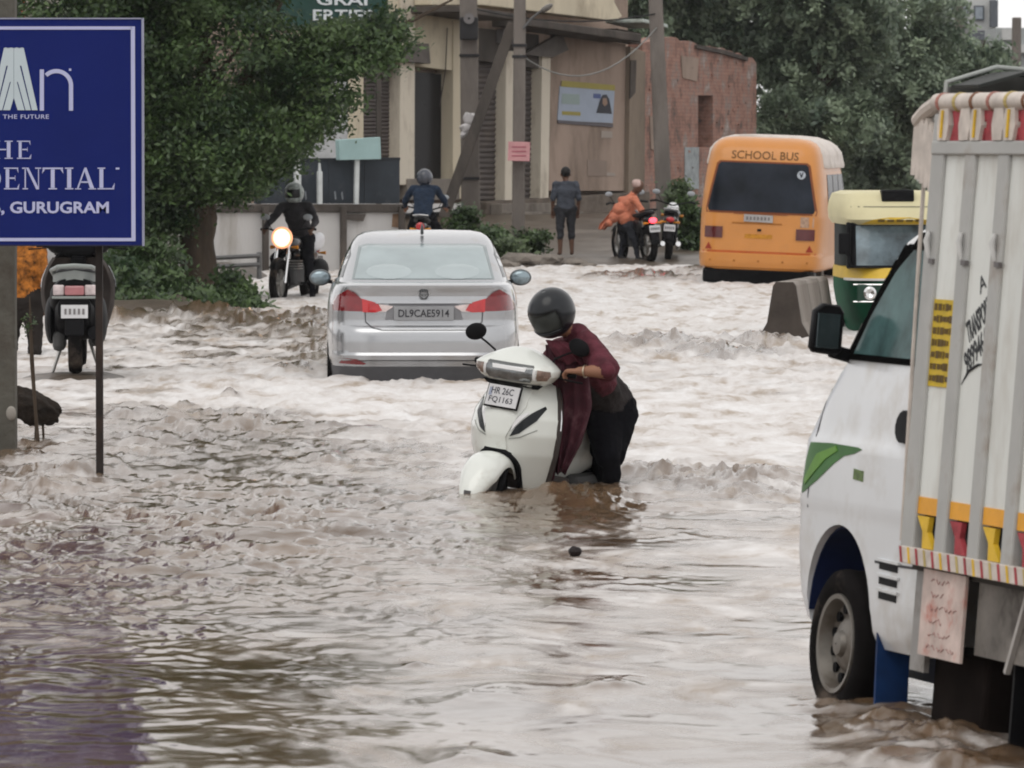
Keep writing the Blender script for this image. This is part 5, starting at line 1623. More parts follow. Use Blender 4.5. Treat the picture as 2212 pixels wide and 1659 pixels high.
# front wheel, arch liner and blue flap
dsteel = M('muddy_rim', (0.20, 0.185, 0.165), 0.5, metal=0.5, var=0.3, scale=6, dirt=(0.085, 0.068, 0.052), dirt_amt=0.6, dirt_scale=6)
wheel(tk, (-0.655, 0.02, 0.285), 0.285, 0.165, dsteel, holes=12, side=-1)
wheel(tk, (0.655, 0.02, 0.285), 0.285, 0.165, steel, holes=12, side=1)
wheel(tk, (-0.64, -2.09, 0.29), 0.29, 0.175, dsteel, holes=12, side=-1)
wheel(tk, (0.64, -2.09, 0.29), 0.29, 0.175, steel, holes=12, side=1)
navy = M('navy_liner', (0.004, 0.010, 0.045), 0.6, var=0.3)
arc = [(0.342 * math.cos(rad(a)), 0.342 * math.sin(rad(a))) for a in range(0, 181, 10)]
MB().sheet([[Vector((x, 0.02 + c, 0.39 + s)) for x in (-0.72, -0.42)] for c, s in arc], 0.008).build('arch_liner', navy, tk, smooth=True)
MB().box((-0.40, 0.02, 0.42), (0.02, 0.72, 0.5)).build('arch_back', navy, tk)
MB().bar((-0.655, -0.345, 0.62), (-0.655, -0.40, 0.08), 0.13, 0.015, up=(0, 1, 0)).build('mud_flap', M('flap_blue', (0.005, 0.030, 0.11), 0.6, var=0.4, scale=5, dirt=(0.03, 0.028, 0.03), dirt_amt=0.6), tk)
MB().bar((0.62, -0.37, 0.62), (0.62, -0.40, 0.06), 0.26, 0.015, up=(0, 1, 0)).build('mud_flap', M('flap_blue', (0.006, 0.045, 0.16)), tk)
# cargo box
pan = M('box_panel', (0.68, 0.695, 0.665), 0.55, var=0.06, scale=2, bump=0.10, bscale=30, dirt=(0.45, 0.42, 0.37), dirt_amt=0.36, dirt_scale=3, stretch=(1, 1, 0.35))
stk = M('box_stake', (0.42, 0.42, 0.405), 0.55, metal=0.15, var=0.10, scale=4, dirt=(0.27, 0.22, 0.18), dirt_amt=0.3, dirt_scale=4)
bred, byel, bor, bwht = M('rail_red', (0.33, 0.045, 0.055), 0.6, var=0.35, scale=14), M('rail_yellow', (0.66, 0.42, 0.03), 0.5, var=0.15, scale=12), M('rail_orange', (0.72, 0.33, 0.02), 0.4, var=0.1, scale=10), M('rail_white', (0.56, 0.50, 0.45), 0.6, var=0.2, scale=12)
YF, YB, XW = -0.79, -3.12, 0.80
ys = [-0.84 - 0.31 * k for k in range(8)]
for sx in (-1, 1):
    for a, b in zip(ys[:-1], ys[1:]):
        MB().box((sx * (XW - 0.004), (a + b) / 2, (0.88 + 2.14) / 2), (0.02, abs(b - a) - 0.02, 1.26)).build('side_panel', pan, tk)
    for k, y0 in enumerate(ys):
        MB().box((sx * (XW - 0.004), y0, (0.66 + 2.29) / 2), (0.05, 0.12 if k == 0 else 0.10, 1.62)).build('stake', stk, tk, bevel=0.008)
        lt = empty('stake_latch', (sx * (XW + 0.022), y0 - 0.02, 1.82))
        lt.parent = tk
        lt.scale = (0.8, 0.8, 0.6)
        MB().tube([(0, 0.02, -0.10), (sx * 0.02, 0.02, 0.0), (sx * 0.012, 0.015, 0.06)], [0.010, 0.016, 0.010], 8).build('latch_hook', M('latch_white', (0.58, 0.58, 0.57), 0.4), lt, smooth=True)
        MB().box((0, -0.02, -0.12), (0.02, 0.05, 0.03)).build('latch_eye', M('latch_dark', (0.13, 0.12, 0.12), 0.5), lt)
    MB().box((sx * XW, (YF + YB) / 2, 2.16), (0.055, YF - YB, 0.05)).build('upper_beam', stk, tk, bevel=0.006)
    # ornament band: red hourglass pieces between pale carved ones
    for k, y0 in enumerate(ys[:-1]):
        yc = y0 - 0.10
        hour = lambda w, h: [(-w, 0), (w, 0), (w * 0.55, h * 0.5), (w, h), (-w, h), (-w * 0.55, h * 0.5)]
        for q, (off, mt) in enumerate(((0.0, bred), (0.215, bred))):
            MB().prism(hour(0.062, 0.115), (sx * (XW + 0.004), yc - off - 0.06, 2.186), (0, 1, 0), UP, (sx, 0, 0), -0.012, 0.012).build('hourglass_ornament', mt, tk)
        barrel = [(-0.04, 0), (0.04, 0), (0.055, 0.055), (0.04, 0.115), (-0.04, 0.115), (-0.055, 0.055)]
        for off in (0.0, 0.205):
            MB().prism(barrel, (sx * (XW + 0.008), y0 - 0.052 - off, 2.186), (0, 1, 0), UP, (sx, 0, 0), -0.01, 0.022).build('carved_ornament', bwht, tk)
        MB().box((sx * (XW + 0.034), y0 - 0.05, 2.245), (0.006, 0.014, 0.10)).build('ornament_line', byel, tk)
    MB().box((sx * (XW - 0.03), (YF + YB) / 2, 2.24), (0.012, YF - YB, 0.13)).build('band_backing', gap, tk)
    MB().tube([(sx * (XW + 0.005), YF + 0.02, 2.325), (sx * (XW + 0.005), YB, 2.325)], 0.034, 14).build('top_pipe', bwht, tk, smooth=True)
    for k in range(14):
        y0 = YF - 0.05 - k * 0.16
        MB().lathe([(-0.012, 0.0345), (-0.012, 0.037), (0.012, 0.037), (0.012, 0.0345)], (sx * (XW + 0.005), y0, 2.325), 'y', 14).build('pipe_band', [M('faded_red_band', (0.36, 0.16, 0.13), 0.7), M('faded_yellow_band', (0.46, 0.36, 0.14), 0.7), M('rust_band', (0.20, 0.10, 0.06), 0.8)][k % 3], tk)
    # lower decoration
    for k, (a, b) in enumerate(zip(ys[:-1], ys[1:])):
        MB().box((sx * (XW + 0.004), (a + b) / 2, 0.865), (0.012, abs(b - a) - 0.11, 0.062)).build('reflector_strip', bor, tk)
        mid = (a + b) / 2
        MB().prism([(-0.085, 0), (0.02, 0), (0.025, 0.06), (0.085, 0.115), (-0.03, 0.115), (-0.02, 0.06)], (sx * (XW + 0.004), mid, 0.712), (0, 1, 0), UP, (sx, 0, 0), -0.01, 0.01).build('hourglass_ornament', (byel, bred)[k % 2], tk)
        MB().box((sx * (XW - 0.03), mid, 0.77), (0.012, abs(b - a), 0.14)).build('band_backing', black_pl, tk)
        MB().box((sx * (XW + 0.002), mid + 0.145, 0.80), (0.01, 0.07, 0.05)).build('white_tile', bwht, tk)
    MB().box((sx * (XW + 0.008), (YF + YB) / 2, 0.679), (0.036, YF - YB - 0.01, 0.062)).build('bottom_rail', bwht, tk, bevel=0.004)
    for k in range(30):
        y0 = YF - 0.03 - k * 0.077
        MB().prism([(-0.012, 0.002), (0.006, 0.002), (0.030, 0.060), (0.012, 0.060)], (sx * (XW + 0.026), y0, 0.648), (0, 1, 0), UP, (sx, 0, 0), 0.0008, 0.003).build('rail_stripe', (bred, byel, bred, M('faded_yellow_band', (0.46, 0.36, 0.14)))[k % 4], tk)
MB().box((0, (YF + YB) / 2, 0.66), (1.54, YF - YB, 0.07)).build('deck', M('deck_dark', (0.05, 0.045, 0.04), 0.8), tk)
MB().box((0, YF + 0.01, 1.50), (1.56, 0.03, 1.62)).build('headboard', pan, tk)
MB().box((0, YB, 1.45), (1.54, 0.03, 1.5)).build('tailgate', pan, tk)
gab = [(-0.78, 2.29), (-0.78, 2.385), (-0.60, 2.455), (0.60, 2.455), (0.78, 2.385), (0.78, 2.29)]
MB().prism(gab, (0, YF, 0), (1, 0, 0), UP, (0, 1, 0), -0.02, 0.0).build('gable_board', M('gable_grey', (0.085, 0.085, 0.08), 0.7, var=0.4, scale=3), tk)
MB().tube([(-0.80, YF - 0.03, 2.25), (-0.80, YF - 0.03, 2.40), (-0.61, YF - 0.03, 2.472), (0.61, YF - 0.03, 2.472), (0.80, YF - 0.03, 2.40), (0.80, YF - 0.03, 2.25)], 0.009, 8).build('gable_frame', M('frame_grey', (0.36, 0.38, 0.36), 0.5), tk, smooth=True)
MB().sheet([[Vector((-0.785, YF - 0.05 - s * 0.25, 2.39)), Vector((-0.60, YF - 0.05 - s * 0.25, 2.455)), Vector((0.60, YF - 0.05 - s * 0.25, 2.455)), Vector((0.785, YF - 0.05 - s * 0.25, 2.39))] for k, s in enumerate((0, 1))], 0.012).build('roof_sheet', M('roof_sheet_dark', (0.03, 0.033, 0.03), 0.6, var=0.3), tk)
# corner fairing of the box, white fretwork
for k in range(5):
    MB().prism([(-0.02, 0), (0.02, 0), (0.025, 0.2), (0.0, 0.24), (-0.025, 0.2)], (-XW - 0.002, YF + 0.19 - 0.045 * k, 2.06 - 0.015 * k), (0, 1, 0), UP, (-1, 0, 0), -0.012, 0.014).build('fretwork', bwht, tk)
MB().box((-XW + 0.03, YF + 0.10, 2.17), (0.03, 0.24, 0.26)).build('corner_board', pan, tk)
MB().tube([(-XW - 0.005, YF + 0.02, 2.325), (-XW - 0.002, YF + 0.12, 2.30), (-XW + 0.0, YF + 0.21, 2.26)], 0.03, 10).build('corner_pipe', bwht, tk, smooth=True)
MB().sheet([[Vector((-XW + 0.02 + 0.1 * j, YF + 0.21 - 0.2 * i / 4, 2.27 + 0.075 * math.sin(math.pi * (0.15 + 0.6 * i / 4)))) for j in range(2)] for i in range(5)], 0.012).build('corner_cap', M('cap_cream', (0.50, 0.50, 0.42), 0.6, var=0.1), tk, smooth=True)
MB().tube([(-XW + 0.035, YF + 0.20, 2.06), (-XW + 0.045, YF + 0.16, 0.72)], 0.008, 6).build('side_wire', bwht, tk)
# stickers and writing on the panels
LX = (0, -1, 0)
xp = -(XW - 0.004) - 0.0105
ye = MB().box((xp - 0.002, -0.995, 1.455), (0.004, 0.19, 0.315)).build('yellow_notice', M('notice_yellow', (0.55, 0.38, 0.015), 0.5, var=0.15, scale=20), tk)
rs_ = random.Random(5)
for k in range(7):
    y0 = -0.995 + 0.085
    while y0 > -0.995 - 0.075:
        wl = rs_.uniform(0.012, 0.034)
        MB().box((xp - 0.005, y0 - wl / 2, 1.585 - 0.043 * k), (0.002, wl, rs_.uniform(0.018, 0.028))).build('notice_print', M('notice_ink', (0.10, 0.06, 0.01), 0.6), ye)
        y0 -= wl + rs_.uniform(0.004, 0.012)
ink = M('paint_black', (0.025, 0.027, 0.03), 0.6, var=0.2, scale=30)
a_ = rad(30)
tx = Vector((0, -math.cos(a_), math.sin(a_)))
ty = Vector((0, math.sin(a_) * 0.3, 1)).normalized()
ty = (ty - tx * ty.dot(tx)).normalized()
text_on('painted_name', 'TRANSPORT', (xp, -1.32, 1.55), tx, ty, ink, tk, w=0.215, h=0.085, th=0.0015, bold=0.02)
text_on('painted_number', '9899466', (xp, -1.32, 1.44), tx, ty, ink, tk, w=0.21, h=0.085, th=0.0015, bold=0.02)
MB().tube([Vector((xp, -1.21, 1.315)), Vector((xp, -1.27, 1.365)), Vector((xp, -1.35, 1.39)), Vector((xp, -1.40, 1.395))], [0.002, 0.007, 0.006, 0.002], 6).build('painted_flourish', ink, tk)
text_on('painted_mark', 'A', (xp, -1.33, 1.68), tx, ty, ink, tk, w=0.06, h=0.06, th=0.0015)
# underside: hanging board, rusty plate, tank, chassis
hbx = -0.79
hbd = MB().box((hbx, -1.17, 0.485), (0.012, 0.40, 0.31)).build('hanging_board', M('board_white', (0.52, 0.42, 0.38), 0.6, var=0.25, scale=8, dirt=(0.45, 0.13, 0.09), dirt_amt=0.3, dirt_scale=9), tk)
for k in range(6):
    for q in range(rs_.randint(3, 6)):
        y0 = -1.05 - q * 0.045 - rs_.uniform(0, 0.01)
        z0 = 0.60 - 0.047 * k
        MB().tube([(hbx - 0.007, y0 - 0.03 * t_, z0 + rs_.uniform(0.004, 0.012) * math.sin(t_ * (2.0 + (q * 7 + k * 3) % 4) + q * 2 + k)) for t_ in np.linspace(0, 1, 6)], 0.0022, 5).build('board_stroke', M('board_ink', (0.36, 0.22, 0.20), 0.6), hbd)
MB().box((-0.745, -1.62, 0.50), (0.012, 0.46, 0.27)).build('tool_plate', M('plate_grime', (0.17, 0.155, 0.14), 0.8, var=0.3, scale=4, dirt=(0.02, 0.015, 0.012), dirt_amt=0.45, dirt_scale=5), tk)
MB().box((-0.74, -0.86, 0.46), (0.02, 0.14, 0.40)).build('rear_skirt', M('skirt_grey', (0.30, 0.29, 0.28), 0.7, dirt=(0.10, 0.085, 0.07), dirt_amt=0.5, dirt_scale=5), tk)
MB().box((-0.52, -1.12, 0.21), (0.34, 0.50, 0.30)).build('battery_box', M('box_brown_black', (0.012, 0.009, 0.008), 0.9, var=0.4, spec=0.03), tk, bevel=0.02)
MB().bar((-0.76, -1.86, 0.62), (-0.76, -1.72, 0.33), 0.02, 0.02).build('side_stay', M('stay_grey', (0.36, 0.34, 0.32), 0.5), tk)
MB().box((-0.60, -1.78, 0.42), (0.05, 0.02, 0.55)).build('rear_flap', black_pl, tk)
MB().box((-0.62, -1.74, 0.32), (0.24, 0.016, 0.50)).build('mud_flap', black_pl, tk)
for sx in (-0.35, 0.35):
    MB().box((sx, -1.2, 0.52), (0.08, 3.4, 0.14)).build('chassis_rail', black_pl, tk)
MB().tube([(-0.6, -2.09, 0.29), (0.6, -2.09, 0.29)], 0.05, 10).build('axle', black_pl, tk)
MB().box((0.1, -1.1, 0.33), (0.6, 1.2, 0.2)).build('drive_unit', black_pl, tk, bevel=0.03)

# ================================================================== two-wheelers and people
def steer_lamp(parent, c, r, mat, name='headlamp', ring=chrome):
    h = empty(name, c)
    h.parent = parent
    MB().lathe([(0.02, 0.003), (0.016, r * 0.5), (0.0, r * 0.92), (-0.01, r)], (0, 0, 0), 'y', 28).build('lamp_glass', mat, h, smooth=True)
    MB().lathe([(0.0, r * 0.96), (0.012, r * 1.02), (0.0, r * 1.1), (-0.07, r * 0.95), (-0.13, r * 0.5), (-0.14, 0.003)], (0, 0, 0), 'y', 28).build('lamp_shell', ring, h, smooth=True)
    return h


def motorcycle(loc, heading, label, body_mat, lit=False, tail_lit=False, side_cowl=None, tail_round=False, lean=0.0, tail_clear=False):
    m = empty('motorcycle', loc, 0, label, 'motorcycle', rot=(0, lean, heading))
    wheel(m, (0, 0.66, 0.31), 0.31, 0.09, steel, 'front_wheel', spokes=6)
    wheel(m, (0, -0.62, 0.31), 0.31, 0.11, steel, 'rear_wheel', spokes=6)
    for s in (-1, 1):
        MB().tube([(s * 0.085, 0.66, 0.31), (s * 0.085, 0.42, 0.95)], [0.024, 0.02], 10).build('fork', chrome, m, smooth=True)
        MB().tube([(0, 0.40, 0.98), (s * 0.18, 0.38, 1.03), (s * 0.30, 0.30, 1.06), (s * 0.38, 0.25, 1.04)], 0.013, 8).build('handlebar', black_pl, m, smooth=True)
        MB().tube([(s * 0.29, 0.31, 1.06), (s * 0.40, 0.24, 1.04)], 0.019, 8).build('grip', black_pl, m, smooth=True)
        MB().tube([(s * 0.20, 0.36, 1.04), (s * 0.29, 0.34, 1.18)], 0.006, 6).build('mirror_stalk', black_pl, m)
        MB().ell((s * 0.31, 0.33, 1.21), (0.07, 0.02, 0.045)).build('mirror', M('bike_mirror', (0.30, 0.32, 0.34), 0.1, metal=0.7), m, smooth=True)
        MB().tube([(s * 0.10, -0.62, 0.33), (s * 0.12, -0.50, 0.72)], 0.028, 8).build('shock_absorber', black_pl, m, smooth=True)
        MB().tube([(s * 0.10, 0.42, 0.80), (s * 0.20, 0.42, 0.80)], [0.012, 0.028], 8).build('front_indicator', M('amber', (0.5, 0.2, 0.02), 0.3), m)
        MB().tube([(s * 0.06, -0.82, 0.70), (s * 0.17, -0.84, 0.70)], [0.010, 0.026], 8).build('rear_indicator', M('amber', (0.5, 0.2, 0.02)), m)
        MB().ell((s * 0.115, -0.40, 0.66), (0.035, 0.24, 0.10)).build('side_panel', side_cowl or body_mat, m, smooth=True)
        MB().bar((s * 0.10, 0.02, 0.30), (s * 0.24, 0.02, 0.30), 0.03, 0.03).build('footpeg', black_pl, m)
    steer_lamp(m, (0, 0.52, 0.93), 0.125 if lit else 0.095, M('lit_headlamp', (1, 0.9, 0.75), 0.3, var=0, emit=(1.0, 0.72, 0.46), estr=1.7) if lit else clear_lens)  # lit lamp is drawn wider to take in its bloom
    if lit:
        MB().lathe([(0.012, 0.122), (0.02, 0.135), (0.008, 0.150), (-0.02, 0.150)], (0, 0.52, 0.93), 'y', 28).build('lamp_rim_glow', M('lit_rim', (0.9, 0.5, 0.3), 0.4, var=0, emit=(1.0, 0.42, 0.20), estr=0.75), m, smooth=True)  # added glowing ring that stands in for the warm halo round the lamp
    MB().ell((0, 0.17, 0.84), (0.145, 0.28, 0.12)).build('fuel_tank', body_mat, m, smooth=True)
    MB().loft([[Vector((w * math.cos(a) * 1.0, y, z + h * math.sin(a))) for a in np.linspace(0, 2 * math.pi, 14, endpoint=False)] for y, w, h, z in ((-0.02, 0.09, 0.04, 0.84), (-0.2, 0.13, 0.05, 0.82), (-0.5, 0.14, 0.05, 0.84), (-0.72, 0.11, 0.045, 0.88), (-0.78, 0.06, 0.02, 0.89))]).build('seat', M('seat_black', (0.014, 0.014, 0.015), 0.6), m, smooth=True)
    MB().ell((0, -0.66, 0.76), (0.10, 0.20, 0.07)).build('tail_cowl', side_cowl or body_mat, m, smooth=True)
    tl = M('tail_lit', (0.9, 0.05, 0.06), 0.3, var=0, emit=(1.0, 0.06, 0.09), estr=3.0) if tail_lit else red_lens
    MB().ell((0, -0.86, 0.745), (0.075, 0.03, 0.05) if not tail_round else (0.07, 0.03, 0.07)).build('tail_lamp', tl, m, smooth=True)
    MB().tube([(0.11, -0.55, 0.90), (0.12, -0.80, 0.93), (0, -0.88, 0.94), (-0.12, -0.80, 0.93), (-0.11, -0.55, 0.90)], 0.012, 8).build('grab_rail', chrome if tail_clear else black_pl, m, smooth=True)
    MB().box((0, -0.93, 0.60), (0.20, 0.012, 0.12), (rad(-12), 0, 0)).build('number_plate', plate_w, m)
    for k in range(5):
        MB().box((-0.07 + 0.035 * k, -0.9375, 0.60), (0.018, 0.004, 0.05), (rad(-12), 0, 0)).build('plate_digit', plate_ink, m)
    for (cy, a0, a1, w) in ((0.66, 40, 150, 0.055), (-0.62, 20, 165, 0.065)):
        arc = [(cy + 0.345 * math.cos(rad(a)), 0.31 + 0.345 * math.sin(rad(a))) for a in np.linspace(a0, a1, 12)]
        MB().sheet([[Vector((-w, y, z - 0.03)), Vector((-w * 0.7, y, z)), Vector((0, y, z + 0.008)), Vector((w * 0.7, y, z)), Vector((w, y, z - 0.03))] for y, z in arc], 0.006).build('mudguard', black_pl, m, smooth=True)
    MB().box((0, -0.92, 0.46), (0.16, 0.01, 0.26), (rad(-10), 0, 0)).build('mud_flap', black_pl, m)
    MB().box((0, 0.05, 0.42), (0.22, 0.36, 0.30)).build('engine', M('engine_grey', (0.07, 0.07, 0.07), 0.5, metal=0.4, var=0.4, scale=9), m, bevel=0.04)
    for k in range(4):
        MB().box((0, 0.12, 0.50 + 0.035 * k), (0.25, 0.22, 0.012)).build('cooling_fin', steel, m)
    MB().tube([(0.10, 0.22, 0.42), (0.13, 0.25, 0.25), (0.15, -0.1, 0.22), (0.16, -0.5, 0.27), (0.17, -0.85, 0.33)], [0.022, 0.022, 0.028, 0.042, 0.045], 10).build('exhaust', chrome, m, smooth=True)
    mb = MB()
    for p, q in (((0, 0.40, 0.90), (0, 0.22, 0.30)), ((0, 0.40, 0.92), (0, -0.3, 0.78)), ((0, 0.22, 0.30), (0, -0.3, 0.32)), ((0, -0.3, 0.78), (0, -0.3, 0.32)), ((0, -0.3, 0.78), (0, -0.8, 0.80))):
        mb.tube([p, q], 0.024, 8)
    mb.build('frame', black_pl, m, smooth=True)
    for s in (-1, 1):
        MB().tube([(s * 0.085, -0.3, 0.34), (s * 0.095, -0.62, 0.31)], 0.02, 8).build('swing_arm', black_pl, m, smooth=True)
    return m


skin = M('skin_brown', (0.27, 0.135, 0.085), 0.55, var=0.12, scale=9)
skin_d = M('skin_dark_brown', (0.11, 0.058, 0.038), 0.55, var=0.12, scale=9)
hair_m = M('hair_black', (0.010, 0.009, 0.009), 0.6, var=0.3, scale=20)
shoe_m = M('shoe_black', (0.015, 0.014, 0.014), 0.6)


def hand_segs(w, d, up, tagname, curl=0.5, side=1):
    """palm and five fingers at wrist w pointing along d; 'up' is the back of the hand"""
    w, d, up = Vector(w), Vector(d).normalized(), Vector(up).normalized()
    up = (up - d * up.dot(d)).normalized()
    s = d.cross(up) * side
    out_ = []
    for k in (-1, 0, 1):
        out_.append((w + s * (0.018 * k), w + d * 0.075 + s * (0.024 * k), 0.019, 0.016, tagname))
    for k, L in zip((-1.5, -0.5, 0.5, 1.5), (0.062, 0.074, 0.070, 0.054)):
        b = w + d * 0.082 + s * (0.0185 * k)
        m1 = b + (d * math.cos(curl) - up * math.sin(curl)) * L * 0.55
        e = m1 + (d * math.cos(curl * 2.3) - up * math.sin(curl * 2.3)) * L * 0.5
        out_.append((b, m1, 0.0095, 0.0088, tagname))
        out_.append((m1, e, 0.0088, 0.0075, tagname))
    tb0 = w + d * 0.02 - s * 0.028
    tb1 = tb0 + (d * 0.7 - s * 0.6 - up * 0.35).normalized() * 0.04
    out_.append((tb0, tb1, 0.013, 0.011, tagname))
    out_.append((tb1, tb1 + (d * 0.9 - up * 0.5).normalized() * 0.032, 0.011, 0.009, tagname))
    return out_


def figure(root, J, mats, voxel=0.012, scale=1.0, wrinkle=0.006, extra=(), head=True, face_dir=(0, 1, 0), hair=False, sleeve='top', loose=1.0, fore='skin', curl=0.7, shin='bottom', smooth_n=3):
    """one continuous body from joints J (local to root); mats maps region -> material"""
    g = lambda k: Vector(J[k])
    S = []
    a = lambda p, q, r0, r1, t: S.append((Vector(p), Vector(q), r0 * scale, r1 * scale, t))
    L = loose
    side = (g('lsho') - g('rsho')).normalized()
    hip_s = (g('lhip') - g('rhip')).normalized()
    a(g('lhip'), g('rhip'), 0.105 * L, 0.105 * L, 'bottom')
    mid = g('pelvis').lerp(g('chest'), 0.5)
    for k in (-1, 0, 1):
        a(g('pelvis') + hip_s * 0.055 * k, mid + side * 0.05 * k, 0.105 * L, 0.10 * L, 'waist')
        a(mid + side * 0.05 * k, g('chest') + side * 0.065 * k, 0.10 * L, 0.112 * L, 'top')
    a(g('lsho'), g('rsho'), 0.060, 0.060, 'top')
    a(g('chest'), g('neck'), 0.105, 0.06, 'top')
    a(g('neck'), g('head') - (g('head') - g('neck')) * 0.3, 0.052, 0.050, 'skin')
    for s in 'lr':
        a(g(s + 'sho'), g(s + 'elb'), 0.059 * L, 0.048 * L, sleeve)
        a(g(s + 'elb'), g(s + 'wri'), 0.045 if fore != 'top' else 0.050, 0.030 if fore != 'top' else 0.038, fore)
        a(g(s + 'hip'), g(s + 'kne'), 0.092 * L, 0.066 * L, 'bottom')
        kk = g(s + 'kne').lerp(g(s + 'ank'), 0.35)
        a(g(s + 'kne'), kk, 0.062 * L, 0.058 * L, 'bottom')
        a(kk, g(s + 'ank'), 0.056, 0.040, shin)
        d = (g(s + 'ank') - g(s + 'kne'))
        toe = g(s + 'toe')
        a(g(s + 'ank') + Vector((0, 0, -0.03)), toe, 0.042, 0.032, 'shoe')
        d = (g(s + 'wri') - g(s + 'elb')).normalized()
        upv = Vector((0, 0, 1)) if abs(d.z) < 0.8 else Vector(face_dir)
        S.extend(hand_segs(g(s + 'wri'), d, upv, 'skin', curl, 1 if s == 'r' else -1))
    if head:
        fd = Vector(face_dir).normalized()
        h = g('head')
        upd = (h - g('neck')).normalized()
        a(h - upd * 0.045 + fd * 0.012, h + upd * 0.045, 0.075, 0.090, 'skin')
        a(h + fd * 0.080 - upd * 0.015, h + fd * 0.098 - upd * 0.030, 0.012, 0.014, 'skin')      # nose
        a(h + fd * 0.062 - upd * 0.085, h + fd * 0.070 - upd * 0.085, 0.024, 0.022, 'skin')      # chin
        sd = fd.cross(upd)
        for k in (-1, 1):
            a(h + sd * 0.086 * k - upd * 0.01, h + sd * 0.090 * k - upd * 0.035 - fd * 0.008, 0.016, 0.011, 'skin')   # ears
    for e in extra:
        S.append(e)
    mb = MB()
    for p, q, r0, r1, t in S:
        mb.capsule(p, q, r0, r1, 12)
    tmp = mb.build('tmp_body', None, None)
    rm = tmp.modifiers.new('r', 'REMESH')
    rm.mode = 'VOXEL'
    rm.voxel_size = voxel
    sm = tmp.modifiers.new('s', 'SMOOTH')
    sm.iterations = smooth_n
    sm.factor = 0.5
    dg = bpy.context.evaluated_depsgraph_get()
    me = bpy.data.meshes.new_from_object(tmp.evaluated_get(dg))
    bpy.data.objects.remove(tmp)
    n = len(me.vertices)
    co = np.empty(n * 3, np.float32)
    me.vertices.foreach_get('co', co)
    co = co.reshape(-1, 3)
    best = np.full(n, 1e9)
    idx = np.zeros(n, int)
    tags = sorted(set(t for *_, t in S))
    for p, q, r0, r1, t in S:
        p_, q_ = np.array(p), np.array(q)
        d = q_ - p_
        s_ = np.clip(((co - p_) @ d) / max(d @ d, 1e-9), 0, 1)
        dist = np.linalg.norm(co - (p_ + s_[:, None] * d), axis=1) - (r0 + (r1 - r0) * s_)
        m_ = dist < best
        best[m_] = dist[m_]
        idx[m_] = tags.index(t)
    nr = np.empty(n * 3, np.float32)
    me.vertices.foreach_get('normal', nr)
    nr = nr.reshape(-1, 3)
    cloth = np.array([0.0 if t in ('skin', 'shoe') else 1.0 for t in tags])[idx]
    wr = wrinkle * cloth * (fbm(co[:, 0] * 9 + co[:, 1] * 5, co[:, 2] * 14 + co[:, 1] * 3, 3, 201) * 1.6)
    co2 = co + nr * wr[:, None]
    me.vertices.foreach_set('co', co2.astype(np.float32).ravel())
    me.materials.clear()
    for t in tags:
        me.materials.append(mats[t])
    nl = len(me.loops)
    lv = np.empty(nl, np.int32)
    me.loops.foreach_get('vertex_index', lv)
    ls = np.empty(len(me.polygons), np.int32)
    me.polygons.foreach_get('loop_start', ls)
    me.polygons.foreach_set('material_index', idx[lv[ls]].astype(np.int32))
    me.polygons.foreach_set('use_smooth', np.ones(len(me.polygons), bool))
    me.update()
    ob = bpy.data.objects.new('body', me)
    COL.objects.link(ob)
    ob.parent = root
    if hair:
        h = g('head')
        fd = Vector(face_dir).normalized()
        R = fd.to_track_quat('Y', 'Z').to_matrix()
        hb_ = MB().ell(h + (h - g('neck')).normalized() * 0.03 - fd * 0.018, (0.094 * scale, 0.105 * scale, 0.105 * scale), R, 18, 12)
        keep = []
        lim = h + (h - g('neck')).normalized() * 0.02
        hb_.f = [f for f in hb_.f if not ((sum((hb_.v[i] for i in f), Vector()) / 4 - lim).dot(fd) > 0.03 and sum(hb_.v[i].z for i in f) / 4 < lim.z + 0.035)]
        hb_.build('hair', hair_m, root, smooth=True)
    return ob


def helmet(root, c, fd, mat, visor_mat, tilt_up=None, r=0.135):
    """full-face helmet: shell open at the face, visor over the opening"""
    fd = Vector(fd).normalized()
    up = Vector(tilt_up or (0, 0, 1))
    up = (up - fd * up.dot(fd)).normalized()
    rt = fd.cross(up)
    R = Matrix((rt, fd, up)).transposed()
    h = empty('helmet', c)
    h.parent = root
    def surf(az, el, k):
        # az from the face direction, el up
        x = math.sin(az) * math.cos(el)
        y = math.cos(az) * math.cos(el)
        z = math.sin(el)
        if z < 0:
            y *= 1.0 + 0.10 * (-z)
        return R @ Vector((x * r * 0.90 * k, y * r * 1.06 * k, z * r * 1.0 * k))
    g = []
    mb = MB()
    ne, na = 18, 36
    v, f = [], []
    for i in range(ne + 1):
        el = rad(-58 + (90 + 58) * i / ne)
        for j in range(na):
            v.append(surf(2 * math.pi * j / na, el, 1.0))
    for i in range(ne):
        for j in range(na):
            az = ((360 * (j + 0.5) / na + 180) % 360) - 180
            el = -58 + (148) * (i + 0.5) / ne
            if abs(az) < 62 and -26 < el < 22:
                continue
            f.append((i * na + j, i * na + (j + 1) % na, (i + 1) * na + (j + 1) % na, (i + 1) * na + j))
    sh = mesh_obj('shell', v, f, mat, h, smooth=True, angle=0)
    so = sh.modifiers.new('t', 'SOLIDIFY')
    so.thickness = 0.012
    gv = [[surf(rad(az), rad(el), 1.015) for az in np.linspace(-66, 66, 17)] for el in np.linspace(-28, 24, 9)]
    MB().sheet(gv, 0.004).build('visor', visor_mat, h, smooth=True)
    rim = [surf(rad(az), rad(-58), 0.985) for az in np.linspace(0, 350, 36)]
    MB().tube(rim + [rim[0]], 0.010, 6).build('rim', black_pl, h, smooth=True)
    return h


